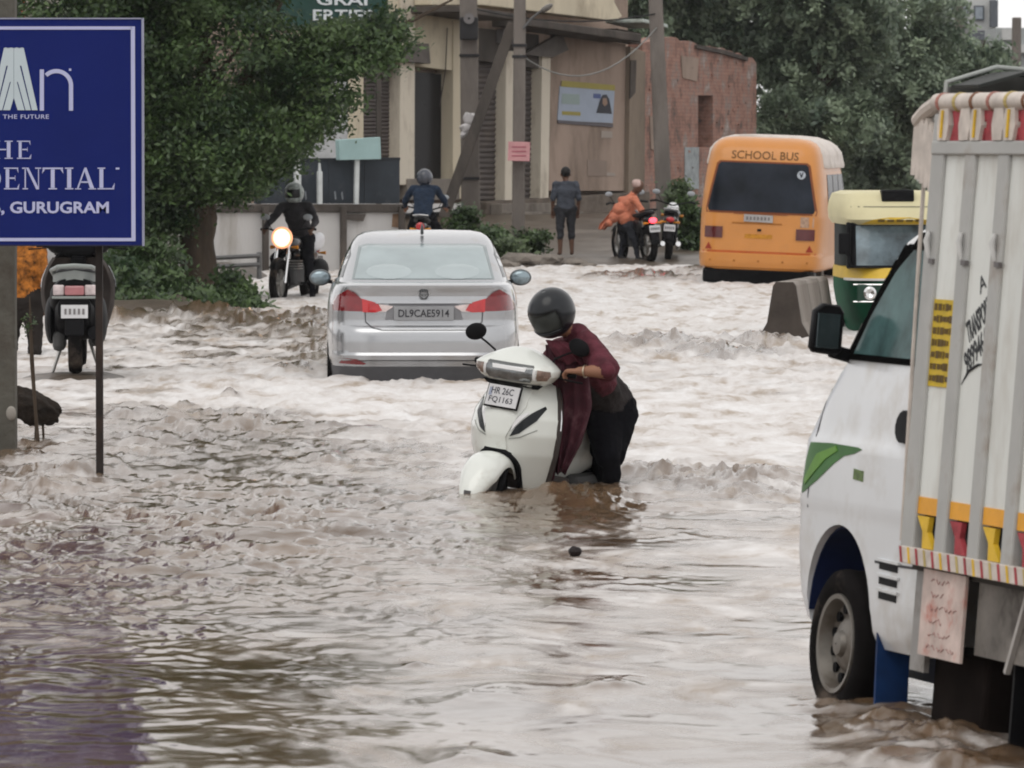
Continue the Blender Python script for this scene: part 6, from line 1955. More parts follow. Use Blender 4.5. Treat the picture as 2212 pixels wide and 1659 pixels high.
# ------------------------------------------------------------------ scooter
def scooter(loc, rot, label, main, seat_m=None, width=1.0, plate=None, steer=0.0, tail_grey=None, skirt=None, scale=1.0):
    s_ = empty('scooter', loc, 0, label, 'scooter', rot=rot)
    s_.scale = (scale, scale, scale)
    zt = [0.28, 0.40, 0.50, 0.62, 0.72, 0.82, 0.90, 0.935]
    wz = [0.215, 0.252, 0.282, 0.296, 0.286, 0.248, 0.195, 0.155]
    yz = [0.50, 0.53, 0.555, 0.565, 0.55, 0.505, 0.445, 0.41]

    def fp(t, z):
        w, yc = np.interp(z, zt, wz), np.interp(z, zt, yz)
        return Vector((w * t, yc - 0.215 * abs(t) ** 2.3, z))
    T = [math.sin(rad(a)) for a in np.linspace(-90, 90, 25)]
    inner = M('legshield_brown', (0.045, 0.036, 0.032), 0.6, var=0.25, scale=8)
    T2 = [math.sin(rad(a)) for a in np.linspace(-90, 90, 49)]
    Z2 = list(np.linspace(0.25, 0.935, 52))
    apb = MB().sheet([[fp(t, z) for t in T2] for z in Z2], 0.012)
    ncell = 2 * (len(Z2) - 1) * (len(T2) - 1)
    def in_arch(f):
        c = sum((apb.v[i] for i in f), Vector()) / len(f)
        return c.z < 0.40 and abs(c.x) < 0.132 or ((c.x / 0.132) ** 2 + ((c.z - 0.40) / 0.118) ** 2) < 1
    apb.f = [f for q, f in enumerate(apb.f) if not in_arch(f)]
    ap = apb.build('apron', main, s_, smooth=True, angle=50)
    for sd in (-1, 1):
        # dark leg shield edge behind the white apron
        MB().sheet([[fp(sd * 0.995, z) + Vector((0, 0.0, 0)), fp(sd * 1.0, z) + Vector((-sd * 0.005, -0.05, 0)), fp(sd * 0.97, z) + Vector((-sd * 0.02, -0.10, 0))] for z in np.linspace(0.26, 0.90, 16)], 0.012).build('leg_shield_edge', inner, s_, smooth=True)
        MB().tube([fp(sd * 1.02, z) + Vector((0, -0.02, 0)) for z in (0.66, 0.72, 0.78, 0.84)], 0.007, 6).build('edge_trim', chrome, s_, smooth=True)
    MB().sheet([[fp(t * 0.97, z) + Vector((0, -0.11 + 0.10 * abs(t) ** 2, 0)) for t in T[::2]] for z in np.linspace(0.28, 0.90, 10)], 0.01).build('leg_shield', inner, s_, smooth=True)
    bv = bvh_of(ap)
    FR = ((0, 3, 0), (1, 0, 0), (0, 0, 1), (0, -1, 0))
    patch('nose_panel', bv, [(-0.075, 0.525), (0.075, 0.525), (0.062, 0.60), (0.135, 0.79), (0.12, 0.90), (-0.12, 0.90), (-0.135, 0.79), (-0.062, 0.60)], FR, main, s_, 0.014, 0.03, th=0.014)
    slit = M('slit_black', (0.012, 0.014, 0.016), 0.15, var=0)
    for sd in (-1, 1):
        L = lambda pts: [(sd * a, b) for a, b in pts]
        patch('front_slit', bv, L([(0.085, 0.608), (0.135, 0.632), (0.205, 0.715), (0.222, 0.785), (0.212, 0.800), (0.170, 0.755), (0.112, 0.672)]), FR, slit, s_, 0.007, 0.02)
        patch('position_lamp', bv, L([(0.090, 0.640), (0.110, 0.676), (0.160, 0.752), (0.150, 0.760), (0.118, 0.735), (0.092, 0.69)]), FR, M('lamp_white', (0.72, 0.72, 0.72), 0.12, var=0.05, coat=1), s_, 0.010, 0.02)
        patch('apron_crease', bv, L([(0.08, 0.590), (0.14, 0.605), (0.215, 0.655), (0.215, 0.662), (0.14, 0.613), (0.08, 0.597)]), FR, M('crease_grey', (0.30, 0.31, 0.29), 0.5), s_, 0.004, 0.03)
    # arch trim above the fender
    MB().tube([Vector((0.135 * math.cos(a), fp(0.135 * math.cos(a) / float(np.interp(0.40 + 0.12 * math.sin(a), zt, wz)), 0.40 + 0.12 * math.sin(a)).y, 0.40 + 0.12 * math.sin(a))) for a in np.linspace(0, math.pi, 22)], 0.016, 8).build('arch_trim', black_pl, s_, smooth=True)
    for sd in (-1, 1):
        MB().tube([Vector((sd * 0.135, fp(sd * 0.135 / float(np.interp(z, zt, wz)), z).y, z)) for z in np.linspace(0.24, 0.41, 6)], 0.016, 8).build('arch_trim', black_pl, s_, smooth=True)
    # front fork group
    fk = empty('front_fork', (0, 0.45, 0.0))
    fk.parent = s_
    fk.rotation_euler = (0, 0, steer)
    ax = Vector((0, 0.20, 0.245))
    MB().lathe([(-0.05, 0.14), (-0.055, 0.18), (-0.05, 0.215), (-0.02, 0.233), (0.02, 0.233), (0.05, 0.215), (0.055, 0.18), (0.05, 0.14), (-0.05, 0.14)], ax, 'x', 32).build('front_tyre', rubber, fk, smooth=True, angle=60)
    MB().lathe([(-0.04, 0.145), (-0.02, 0.12), (-0.03, 0.04), (0.03, 0.04), (0.02, 0.12), (0.04, 0.145)], ax, 'x', 24).build('front_rim', steel, fk, smooth=True)
    for sd in (-1, 1):
        MB().tube([ax + Vector((sd * 0.075, 0, 0)), Vector((sd * 0.075, 0.06, 0.55))], 0.022, 8).build('fork_leg', black_pl, fk, smooth=True)
    fs = []
    for i, a in enumerate(np.linspace(-2, 150, 20)):
        R = 0.262 + 0.050 * max(0, (38 - a) / 38) ** 1.2
        w = np.interp(a, [-2, 8, 40, 90, 128], [0.036, 0.072, 0.112, 0.116, 0.104])
        dz = np.interp(a, [-2, 20, 60, 128], [0.04, 0.085, 0.10, 0.075])
        d = Vector((0, math.cos(rad(a)), math.sin(rad(a))))
        row = []
        for b in np.linspace(-100, 100, 13):
            row.append(ax + d * (R - dz * (1 - math.cos(rad(b)) ) * 0.75) + Vector((w * math.sin(rad(b)), 0, 0)))
        fs.append(row)
    MB().sheet(fs, -0.006).build('front_fender', main, fk, smooth=True, angle=70)
    MB().box(ax + Vector((0, 0.306, 0.036)), (0.04, 0.012, 0.028)).build('fender_reflector', M('reflector_grey', (0.10, 0.10, 0.10), 0.3), fk)
    # head cowl and bars
    hd = empty('handlebar', (0, 0.36, 1.0))
    hd.parent = s_
    hd.rotation_euler = (0, 0, steer * 0.6)
    tab = [(-0.105, 0.10, -0.05, 0.07), (-0.085, 0.17, -0.08, 0.115), (-0.055, 0.225, -0.10, 0.15), (-0.015, 0.262, -0.11, 0.165), (0.02, 0.265, -0.115, 0.16), (0.045, 0.235, -0.11, 0.14), (0.075, 0.185, -0.10, 0.105), (0.105, 0.125, -0.085, 0.06), (0.125, 0.07, -0.06, 0.02), (0.132, 0.02, -0.03, 0.0)]
    hc = MB().loft(interp_rings(tab, 0.01, 2.7, 64)).build('head_cowl', main, hd, smooth=True, angle=60)
    hv = bvh_of(hc)
    patch('cowl_lip', hv, [(-0.20, -0.075), (0.20, -0.075), (0.17, -0.102), (-0.17, -0.102)], FR, black_pl, hd, 0.006, 0.03)
    patch('headlamp', hv, [(-0.135, -0.062), (0.135, -0.062), (0.165, -0.02), (0.150, 0.030), (-0.150, 0.030), (-0.165, -0.02)], FR, M('headlamp_glass', (0.20, 0.21, 0.215), 0.10, metal=0.55, var=0.5, scale=14, coat=1.0), hd, 0.006, 0.03)
    patch('lamp_reflector', hv, [(-0.105, 0.002), (0.105, 0.002), (0.115, 0.026), (-0.115, 0.026)], FR, M('lamp_white', (0.72, 0.72, 0.72)), hd, 0.010, 0.03)
    patch('lamp_bezel', hv, [(-0.155, 0.032), (0.155, 0.032), (0.145, 0.044), (-0.145, 0.044)], FR, M('bezel_grey', (0.12, 0.125, 0.125), 0.3), hd, 0.005, 0.03)
    for sd in (-1, 1):
        patch('lamp_strip', hv, [(sd * 0.155, -0.045), (sd * 0.172, -0.045), (sd * 0.172, 0.02), (sd * 0.155, 0.02)], FR, M('lamp_white', (0.72, 0.72, 0.72)), hd, 0.009, 0.03)
        patch('indicator', hv, [(sd * 0.178, -0.045), (sd * 0.225, -0.040), (sd * 0.250, -0.010), (sd * 0.245, 0.018), (sd * 0.178, 0.022)], FR, M('indicator_lens', (0.22, 0.15, 0.12), 0.12, var=0.5, scale=25, coat=1), hd, 0.006, 0.03)
        MB().tube([(sd * 0.24, -0.05, 0.0), (sd * 0.28, -0.075, 0.002), (sd * 0.335, -0.092, 0.0)], [0.022, 0.019, 0.019], 10).build('grip', black_pl, hd, smooth=True)
        MB().tube([(sd * 0.24, -0.02, -0.02), (sd * 0.33, -0.02, -0.03), (sd * 0.40, -0.05, -0.035)], [0.008, 0.006, 0.007], 6).build('brake_lever', black_pl, hd, smooth=True)
        MB().tube([(sd * 0.19, -0.04, 0.055), (sd * 0.20, -0.05, 0.085), (sd * 0.27, -0.055, 0.125), (sd * 0.315, -0.06, 0.145)], 0.0065, 7).build('mirror_stalk', black_pl, hd, smooth=True)
        MB().ell((sd * 0.345, -0.06, 0.175), (0.072, 0.020, 0.052), (0, rad(sd * 18), 0), 20, 10).build('mirror_head', black_pl, hd, smooth=True)
        MB().ell((sd * 0.345, -0.076, 0.175), (0.062, 0.008, 0.044), (0, rad(sd * 18), 0), 18, 8).build('mirror_glass', M('bike_mirror', (0.30, 0.32, 0.34)), hd, smooth=True)
    MB().tube([(0, 0.30, 0.92), (0, 0.42, 0.60)], 0.06, 10).build('steering_column', black_pl, s_, smooth=True)
    # floor, body, seat, tail
    W = width
    MB().box((0, 0.08, 0.30), (0.34, 0.46, 0.06)).build('floorboard', inner, s_, bevel=0.02)

    def tailring(y, w, z0, z1):
        return [Vector((w * W * math.copysign(abs(math.cos(a)) ** 0.7, math.cos(a)), y, (z0 + z1) / 2 + (z1 - z0) / 2 * math.copysign(abs(math.sin(a)) ** 0.7, math.sin(a)))) for a in np.linspace(0, 2 * math.pi, 28, endpoint=False)]
    MB().loft([tailring(*q) for q in ((-0.13, 0.10, 0.30, 0.58), (-0.20, 0.13, 0.28, 0.66), (-0.34, 0.165, 0.30, 0.71), (-0.52, 0.175, 0.34, 0.735), (-0.68, 0.170, 0.42, 0.75), (-0.80, 0.150, 0.52, 0.76), (-0.875, 0.120, 0.60, 0.76))]).build('side_body', main, s_, smooth=True, angle=60)
    MB().loft([tailring(*q) for q in ((-0.02, 0.08, 0.72, 0.77), (-0.10, 0.125, 0.70, 0.79), (-0.30, 0.145, 0.71, 0.80), (-0.42, 0.145, 0.72, 0.815), (-0.60, 0.135, 0.74, 0.84), (-0.78, 0.11, 0.755, 0.845), (-0.83, 0.07, 0.77, 0.83))]).build('seat', seat_m or M('seat_black', (0.014, 0.014, 0.015)), s_, smooth=True, angle=60)
    tg = tail_grey or main
    MB().tube([(0.14 * W, -0.52, 0.775), (0.155 * W, -0.74, 0.82), (0.11 * W, -0.90, 0.85), (0, -0.935, 0.86), (-0.11 * W, -0.90, 0.85), (-0.155 * W, -0.74, 0.82), (-0.14 * W, -0.52, 0.775)], 0.018, 10).build('grab_rail', tg, s_, smooth=True)
    tlm = empty('tail_lamp', (0, -0.885, 0.665))
    tlm.parent = s_
    MB().box((0, -0.008, 0), (0.13 * W, 0.05, 0.075)).build('brake_lens', M('pale_red_lens', (0.36, 0.14, 0.15), 0.2, var=0.2, coat=1), tlm, bevel=0.012)
    for sd in (-1, 1):
        MB().box((sd * 0.105 * W, 0.012, 0.002), (0.075 * W, 0.05, 0.085)).build('turn_lens', M('pale_lens', (0.52, 0.44, 0.44), 0.2, var=0.3, scale=20, coat=1), tlm, bevel=0.012)
    MB().box((0, -0.006, -0.055), (0.30 * W, 0.05, 0.02)).build('lamp_trim', tg, tlm, bevel=0.005)
    sk = skirt or black_pl
    MB().loft([tailring(*q) for q in ((-0.50, 0.12, 0.26, 0.40), (-0.62, 0.14, 0.28, 0.50), (-0.78, 0.135, 0.34, 0.60), (-0.90, 0.11, 0.42, 0.62))]).build('rear_skirt', sk, s_, smooth=True, angle=60)
    MB().box((0, -0.925, 0.50), (0.21, 0.012, 0.105), (rad(-10), 0, 0)).build('rear_plate', plate_w, s_)
    for k in range(5):
        MB().box((-0.07 + 0.035 * k, -0.933, 0.50), (0.018, 0.004, 0.045), (rad(-10), 0, 0)).build('plate_digit', M('plate_fade', (0.17, 0.16, 0.16)), s_)
    MB().box((0, -0.93, 0.38), (0.15, 0.02, 0.14), (rad(-12), 0, 0)).build('rear_mudguard', sk, s_, bevel=0.02)
    MB().lathe([(-0.05, 0.14), (-0.055, 0.18), (-0.05, 0.215), (-0.02, 0.233), (0.02, 0.233), (0.05, 0.215), (0.055, 0.18), (0.05, 0.14), (-0.05, 0.14)], (0, -0.66, 0.235), 'x', 32).build('rear_tyre', rubber, s_, smooth=True, angle=60)
    MB().lathe([(-0.04, 0.145), (-0.02, 0.12), (-0.03, 0.03), (0.03, 0.03), (0.02, 0.12), (0.04, 0.145)], (0, -0.66, 0.235), 'x', 24).build('rear_rim', steel, s_, smooth=True)
    MB().tube([(0.13, -0.2, 0.24), (0.15, -0.5, 0.26), (0.155, -0.85, 0.33)], [0.03, 0.05, 0.055], 10).build('exhaust', black_pl, s_, smooth=True)
    MB().box((-0.13, -0.45, 0.26), (0.10, 0.5, 0.16)).build('engine_case', M('engine_grey', (0.07, 0.07, 0.07)), s_, bevel=0.04)
    if plate:
        c = (0, 0.530, 0.835)
        tilt = rad(18)
        pe = empty('front_plate', c)
        pe.parent = s_
        pe.rotation_euler = (tilt, 0, 0)
        MB().box((0, 0.004, 0), (0.232, 0.014, 0.150)).build('plate_frame', black_pl, pe, bevel=0.006)
        MB().box((0, 0.012, 0), (0.212, 0.008, 0.130)).build('plate_sheet', plate_w, pe)
        for k, tx_ in enumerate(plate):
            text_on('plate_text', tx_, (0.006, 0.0165, 0.029 - 0.058 * k), (-1, 0, 0), UP, M('plate_ink_soft', (0.05, 0.05, 0.06), 0.5, var=0), pe, w=(0.15, 0.16)[k], h=0.042, th=0.001, bold=0.01)
        MB().box((0.085, 0.0165, 0.02), (0.022, 0.001, 0.05)).build('plate_band', M('band_blue', (0.30, 0.33, 0.42), 0.5), pe)
    return s_


wpaint = M('scooter_white', (0.66, 0.68, 0.64), 0.28, var=0.04, scale=3, coat=0.8, dirt=(0.42, 0.39, 0.34), dirt_amt=0.16, dirt_scale=4)
HEAD = rad(152)
LEAN = rad(7.5)
fwd = Vector((-math.sin(HEAD), math.cos(HEAD), 0))
rgt = Vector((math.cos(HEAD), math.sin(HEAD), 0))
SDEP = 0.24
cow = at(1124, 790, 33.25)
so_ = cow - fwd * 0.36
hero = scooter((so_.x - math.sin(LEAN) * 0.9, so_.y, -SDEP), Euler((0, -LEAN, HEAD)), 'white scooter being pushed through the flood, number plate on its apron', wpaint, plate=('HR 26C', 'FQ1163'), steer=rad(6))
bpy.context.view_layer.update()
MW = hero.matrix_world.copy()
LG = MW @ Vector((-0.285, 0.285, 1.005))      # left grip
CG = MW @ Vector((-0.06, 0.22, 0.99))

# ------------------------------------------------------------------ woman pushing the scooter
def wp(u, v, Y):
    return at(u, v, Y)


wroot = empty('person', Vector((0.64, 33.8, -0.30)), 0, 'person in maroon top and black helmet bending to push the white scooter', 'person')
B0 = wroot.location.copy()
maroon = M('cloth_maroon', (0.090, 0.020, 0.030), 0.85, var=0.35, scale=14, bump=0.3, bscale=60)
maroon_d = M('cloth_dark_maroon', (0.055, 0.014, 0.022), 0.85, var=0.45, scale=7, dirt=(0.16, 0.09, 0.10), dirt_amt=0.22, dirt_scale=7)
charc = M('cloth_charcoal', (0.034, 0.030, 0.030), 0.9, spec=0.1, var=0.4, scale=9, bump=0.3, bscale=60)
blackc = M('cloth_black', (0.006, 0.006, 0.008), 0.9, spec=0.08, var=0.3, scale=8, bump=0.3, bscale=50)
hand_l = LG + (wp(1312, 803, 33.00) - LG).normalized() * 0.085 + Vector((0, -0.01, 0.014))
hand_r = CG + Vector((0.02, 0.06, 0.03))
J = {
    'pelvis': wp(1322, 880, 33.80), 'chest': wp(1258, 782, 33.42), 'neck': wp(1233, 718, 33.30), 'head': wp(1198, 692, 33.22),
    'lsho': wp(1265, 738, 33.22), 'rsho': wp(1204, 752, 33.46), 'lelb': wp(1312, 803, 33.00), 'lwri': hand_l,
    'relb': wp(1168, 800, 33.45), 'rwri': hand_r,
    'lhip': wp(1318, 895, 33.72), 'rhip': wp(1322, 885, 33.92), 'lkne': wp(1318, 990, 33.60), 'rkne': wp(1288, 965, 33.86),
    'lank': wp(1328, 1120, 33.74), 'rank': wp(1322, 1118, 34.06), 'ltoe': wp(1290, 1140, 33.66), 'rtoe': wp(1290, 1135, 33.98)}
J = {k: v - B0 for k, v in J.items()}
ex_ = []
for (p0, r0, p1, r1, t) in (((1258, 796, 33.46), 0.125, (1318, 868, 33.80), 0.150, 'waist'), ((1326, 892, 33.80), 0.158, (1320, 985, 33.70), 0.088, 'bottom'),
                            ((1316, 885, 33.92), 0.135, (1288, 958, 33.86), 0.092, 'bottom'), ((1300, 895, 33.72), 0.125, (1312, 985, 33.60), 0.080, 'bottom')):
    ex_.append((wp(*p0) - B0, wp(*p1) - B0, r0, r1, t))
ex_.append((wp(1246, 722, 33.30) - B0, wp(1285, 775, 33.45) - B0, 0.075, 0.10, 'top'))
ex_.append((wp(1267, 742, 33.22) - B0, wp(1310, 797, 33.07) - B0, 0.078, 0.082, 'top'))
fdw = Vector((-0.62, -0.62, -0.45)).normalized()
figure(wroot, J, {'top': maroon, 'waist': charc, 'bottom': blackc, 'skin': skin, 'shoe': shoe_m}, voxel=0.0085, wrinkle=0.007, extra=ex_, face_dir=fdw, curl=0.85, smooth_n=5)
helmet(wroot, wp(1191, 675, 33.20) - B0, Vector((-0.50, -0.62, -0.48)), M('helmet_charcoal', (0.010, 0.012, 0.015), 0.30, var=0.4, scale=7, coat=0.35, spec=0.2), M('visor_smoke', (0.040, 0.044, 0.042), 0.3, var=0.4, scale=5, spec=0.2), r=0.140)


def cloth_strip(name, pts, widths, mat, parent, folds=4, amp=0.02, seed=0, n=22, thick=0.006):
    """hanging cloth: centre line pts, half widths, folded sideways"""
    pts = [Vector(p) for p in pts]
    g = []
    for i in range(n):
        s = i / (n - 1) * (len(pts) - 1)
        k = min(int(s), len(pts) - 2)
        f = s - k
        c = pts[k].lerp(pts[k + 1], f)
        w = widths[k] * (1 - f) + widths[k + 1] * f
        row = []
        for j in range(25):
            t = j / 24 * 2 - 1
            dy = amp * math.sin(t * folds * math.pi + seed + i * 0.08) * (0.4 + 0.6 * i / n) + 0.04 * t * t
            dz = 0.012 * math.sin(t * 7 + seed) * (i / n)
            row.append(c + Vector((w * t, dy, dz)))
        g.append(row)
    return MB().sheet(g, thick).build(name, mat, parent, smooth=True, angle=0)


cloth_strip('scarf', [wp(1214, 745, 33.22) - B0, wp(1226, 800, 33.21) - B0, wp(1230, 880, 33.25) - B0, wp(1220, 960, 33.27) - B0, wp(1209, 1022, 33.28) - B0], [0.10, 0.125, 0.14, 0.105, 0.045], maroon_d, wroot, 4, 0.022, 0.3)
cloth_strip('scarf_fold', [wp(1200, 775, 33.24) - B0, wp(1196, 860, 33.24) - B0, wp(1190, 940, 33.26) - B0, wp(1180, 1040, 33.27) - B0], [0.055, 0.06, 0.065, 0.05], maroon_d, wroot, 3, 0.016, 1.7)
cloth_strip('scarf_neck', [wp(1196, 735, 33.18) - B0, wp(1218, 752, 33.15) - B0, wp(1240, 785, 33.17) - B0], [0.05, 0.085, 0.09], maroon, wroot, 2, 0.014, 0.9)
MB().lathe([(-0.004, 0.034), (-0.004, 0.040), (0.004, 0.040), (0.004, 0.034), (-0.004, 0.034)], (0, 0, 0), 'z', 20).build('bangle', M('bangle', (0.5, 0.42, 0.32), 0.3, metal=0.8), wroot, smooth=True)
bg2 = [c for c in wroot.children if c.name.startswith('bangle')][0]
bg2.location = J['lwri'] + (J['lelb'] - J['lwri']).normalized() * 0.035
bg2.rotation_mode = 'QUATERNION'
bg2.rotation_quaternion = (J['lelb'] - J['lwri']).to_track_quat('Z', 'Y')

# ------------------------------------------------------------------ motorcycles and riders in the background
def rider_joints(feet_down=True, lean=0.0):
    f = {'pelvis': (0, -0.28, 0.94), 'chest': (0, -0.10 + lean, 1.26), 'neck': (0, -0.04 + lean * 1.4, 1.40), 'head': (0, 0.01 + lean * 1.7, 1.53)}
    for s, k in (('l', -1), ('r', 1)):
        f[s + 'sho'] = (0.19 * k, -0.06 + lean * 1.3, 1.36)
        f[s + 'elb'] = (0.33 * k, 0.06 + lean * 0.5, 1.15)
        f[s + 'wri'] = (0.34 * k, 0.22, 1.07)
        f[s + 'hip'] = (0.10 * k, -0.26, 0.90)
        f[s + 'kne'] = (0.25 * k, 0.12, 0.62)
        f[s + 'ank'] = (0.27 * k, 0.02, 0.12) if feet_down else (0.20 * k, -0.02, 0.36)
        f[s + 'toe'] = (0.29 * k, 0.17, 0.05) if feet_down else (0.20 * k, 0.14, 0.32)
    return f


def rider(bike, label, mats, helm, visor, lean=0.0, feet_down=True, voxel=0.014):
    r = empty('person', bike.location, 0, label, 'person', rot=bike.rotation_euler)
    Jr = rider_joints(feet_down, lean)
    figure(r, Jr, mats, voxel=voxel, wrinkle=0.012, face_dir=(0, 1, -0.1), fore='top', loose=1.12)
    helmet(r, Vector(Jr['head']) + Vector((0, 0.0, 0.01)), (0, 1, -0.08), helm, visor, r=0.138)
    return r


YB1 = 75.6
hb1 = at(610, 643, YB1)
dkb = M('bike_black', (0.014, 0.014, 0.016), 0.3, var=0.2, coat=0.5)
HB = rad(180 - 17)
hp = at(609, 512, YB1 - 0.2)
f1 = Vector((-math.sin(HB), math.cos(HB), 0))
bike1 = motorcycle((hp.x - f1.x * 0.52, YB1 - f1.y * 0.3, -0.10), HB, 'black motorcycle with a lit round headlamp beside the silver car', dkb, lit=True, side_cowl=None)
for s in (-1, 1):
    MB().ell((s * 0.16, -0.52, 0.86), (0.06, 0.26, 0.12), (rad(-10), 0, 0)).build('white_pannier', M('pannier_white', (0.62, 0.62, 0.64), 0.35, var=0.05), bike1, smooth=True)
    MB().ell((s * 0.20, -0.50, 0.48), (0.10, 0.25, 0.15)).build('saddle_bag', black_pl, bike1, smooth=True)
jk = M('jacket_dark', (0.030, 0.028, 0.031), 0.8, var=0.5, scale=6, bump=0.4, bscale=30)
rider(bike1, 'person in dark jacket and speckled helmet riding the motorcycle with lit headlamp', {'top': jk, 'waist': jk, 'bottom': blackc, 'skin': skin_d, 'shoe': shoe_m},
      M('helmet_speckled', (0.26, 0.29, 0.28), 0.4, var=0.6, scale=22), M('visor_black', (0.008, 0.008, 0.009), 0.12))

bx2 = at(917, 313, 91.0).x
bike2 = motorcycle((bx2, 91.0, 0.02), rad(-4), 'motorcycle with round red tail lamp just beyond the roof of the silver car', dkb, tail_round=True, tail_clear=True)
navyc = M('cloth_navy', (0.012, 0.022, 0.042), 0.85, var=0.3, scale=7, bump=0.3, bscale=30)
rider(bike2, 'person in navy shirt and dark helmet riding away beyond the silver car', {'top': navyc, 'waist': navyc, 'bottom': blackc, 'skin': skin, 'shoe': shoe_m},
      M('helmet_navy', (0.045, 0.05, 0.065), 0.25, var=0.5, scale=6, coat=0.5), M('visor_black', (0.008, 0.008, 0.009)))

# man walking away on the dry corner
mz = at(1222, 552, 97.5)
man = empty('person', (mz.x, 97.5, float(terrain_z(mz.x, 97.5))), rad(6), 'barefoot man in grey-blue shirt and rolled dark trousers walking toward the shops', 'person')
gz_ = mz.z - man.location.z
man.location.z = mz.z
k = 0.93
Jm = {'pelvis': (0, 0, 0.92), 'chest': (0, 0.01, 1.22), 'neck': (0, 0.01, 1.40), 'head': (0, 0.03, 1.56)}
for s, d in (('l', -1), ('r', 1)):
    Jm[s + 'sho'] = (0.19 * d, 0, 1.36)
    Jm[s + 'elb'] = (0.25 * d, -0.02, 1.08)
    Jm[s + 'wri'] = (0.24 * d, 0.08, 0.84)
    Jm[s + 'hip'] = (0.10 * d, 0, 0.88)
    Jm[s + 'kne'] = (0.11 * d, 0.05 * d, 0.48)
    Jm[s + 'ank'] = (0.12 * d, 0.06 * d - 0.05, 0.09)
    Jm[s + 'toe'] = (0.13 * d, 0.06 * d + 0.11, 0.035)
Jm = {a: Vector(b) * k for a, b in Jm.items()}
slat = M('cloth_slate', (0.048, 0.055, 0.070), 0.85, var=0.3, scale=8)
figure(man, Jm, {'top': slat, 'waist': slat, 'bottom': M('cloth_dark_grey', (0.022, 0.023, 0.027), 0.85, var=0.3), 'skin': skin_d, 'shoe': skin_d}, voxel=0.014, scale=k, wrinkle=0.012, hair=True, loose=1.15, shin='skin')

# man in orange leaning over a motorcycle with its brake lamp on
zb = at(1412, 566, 96.0)
b3 = motorcycle((at(1413, 313, 96.0).x - 0.30, 97.0, zb.z - 0.02), rad(22), 'black motorcycle with its red brake lamp lit, held by the man in orange', dkb, tail_lit=True, lean=rad(-3))
b4 = motorcycle((at(1447, 313, 96.6).x, 97.4, zb.z - 0.01), rad(-3), 'black motorcycle parked alone between the man in orange and the school bus', dkb, lean=rad(4), tail_clear=True)
om = empty('person', (at(1352, 313, 96.8).x, 96.9, zb.z), 0, 'man in loose orange shirt and pale cap leaning over the motorcycle', 'person')
orange = M('cloth_orange', (0.50, 0.175, 0.105), 0.85, var=0.25, scale=6, bump=0.4, bscale=25)
B1 = om.location.copy()
w2 = lambda u, v, Y: at(u, v, Y) - B1
Jo = {'pelvis': w2(1352, 482, 96.9), 'chest': w2(1357, 438, 96.8), 'neck': w2(1368, 418, 96.75), 'head': w2(1378, 404, 96.7),
      'lsho': w2(1343, 432, 97.0), 'rsho': w2(1372, 430, 96.55), 'lelb': w2(1380, 462, 97.1), 'lwri': w2(1400, 470, 97.3), 'relb': w2(1388, 458, 96.5), 'rwri': w2(1398, 478, 96.7),
      'lhip': w2(1346, 488, 97.0), 'rhip': w2(1358, 488, 96.75), 'lkne': w2(1348, 520, 97.05), 'rkne': w2(1372, 520, 96.7), 'lank': w2(1340, 552, 97.0), 'rank': w2(1378, 556, 96.7), 'ltoe': w2(1350, 558, 96.9), 'rtoe': w2(1390, 561, 96.6)}
exo = []
for (u, v, r) in ((1338, 452, 0.17), (1350, 470, 0.19), (1326, 470, 0.13), (1316, 482, 0.09), (1372, 470, 0.12), (1362, 445, 0.16)):
    p_ = w2(u, v, 96.85)
    exo.append((p_ + Vector((0, -0.08, 0)), p_ + Vector((0, 0.08, 0)), r * 0.70, r * 0.70, 'top'))
figure(om, Jo, {'top': orange, 'waist': orange, 'bottom': M('cloth_blue_black', (0.016, 0.018, 0.024), 0.85, var=0.3), 'skin': skin_d, 'shoe': shoe_m}, voxel=0.013, wrinkle=0.014, face_dir=(0.75, -0.25, -0.55), extra=exo, fore='top', hair=False, loose=1.1)
MB().ell(Vector(Jo['head']) + Vector((0.0, 0, 0.05)), (0.115, 0.11, 0.085), (0, rad(25), 0)).build('cap', M('cap_pink_white', (0.42, 0.31, 0.28), 0.8, var=0.2, scale=12), om, smooth=True)
cloth_strip('shirt_tail', [w2(1332, 452, 96.9), w2(1322, 470, 96.95), w2(1308, 484, 97.0), w2(1300, 496, 97.0)], [0.08, 0.11, 0.10, 0.06], orange, om, 3, 0.03, 0.5)

# ------------------------------------------------------------------ parked scooter on the mud islet, person beside it
sc2 = at(155, 313, 49.6)
blk = M('scooter_black', (0.008, 0.008, 0.009), 0.5, var=0.2, scale=5, spec=0.08)
grey_s = M('scooter_grey', (0.24, 0.26, 0.25), 0.35, metal=0.3, var=0.1)
park = scooter((sc2.x, 50.2, float(terrain_z(sc2.x, 49.6)) + 0.005), Euler((0, 0, rad(3))), 'black scooter parked on a mud islet behind the blue signboard post', blk, width=1.18, tail_grey=grey_s, scale=1.14)
for s in (-1, 1):
    MB().ell((s * 0.195, -0.45, 0.42), (0.055, 0.30, 0.19)).build('lower_cowl', black_pl, park, smooth=True)
    MB().tube([(s * 0.10, -0.35, 0.26), (s * 0.19, -0.42, 0.0)], 0.014, 8).build('stand_leg', steel, park, smooth=True)
MB().sheet([[Vector((0.165 * t, -0.62 - 0.26 * (1 - abs(t) ** 3), 0.79 + 0.035 * s - 0.03 * abs(t))) for t in np.linspace(-1, 1, 15)] for s in (-1, 0, 1)], 0.012).build('tail_panel', grey_s, park, smooth=True)

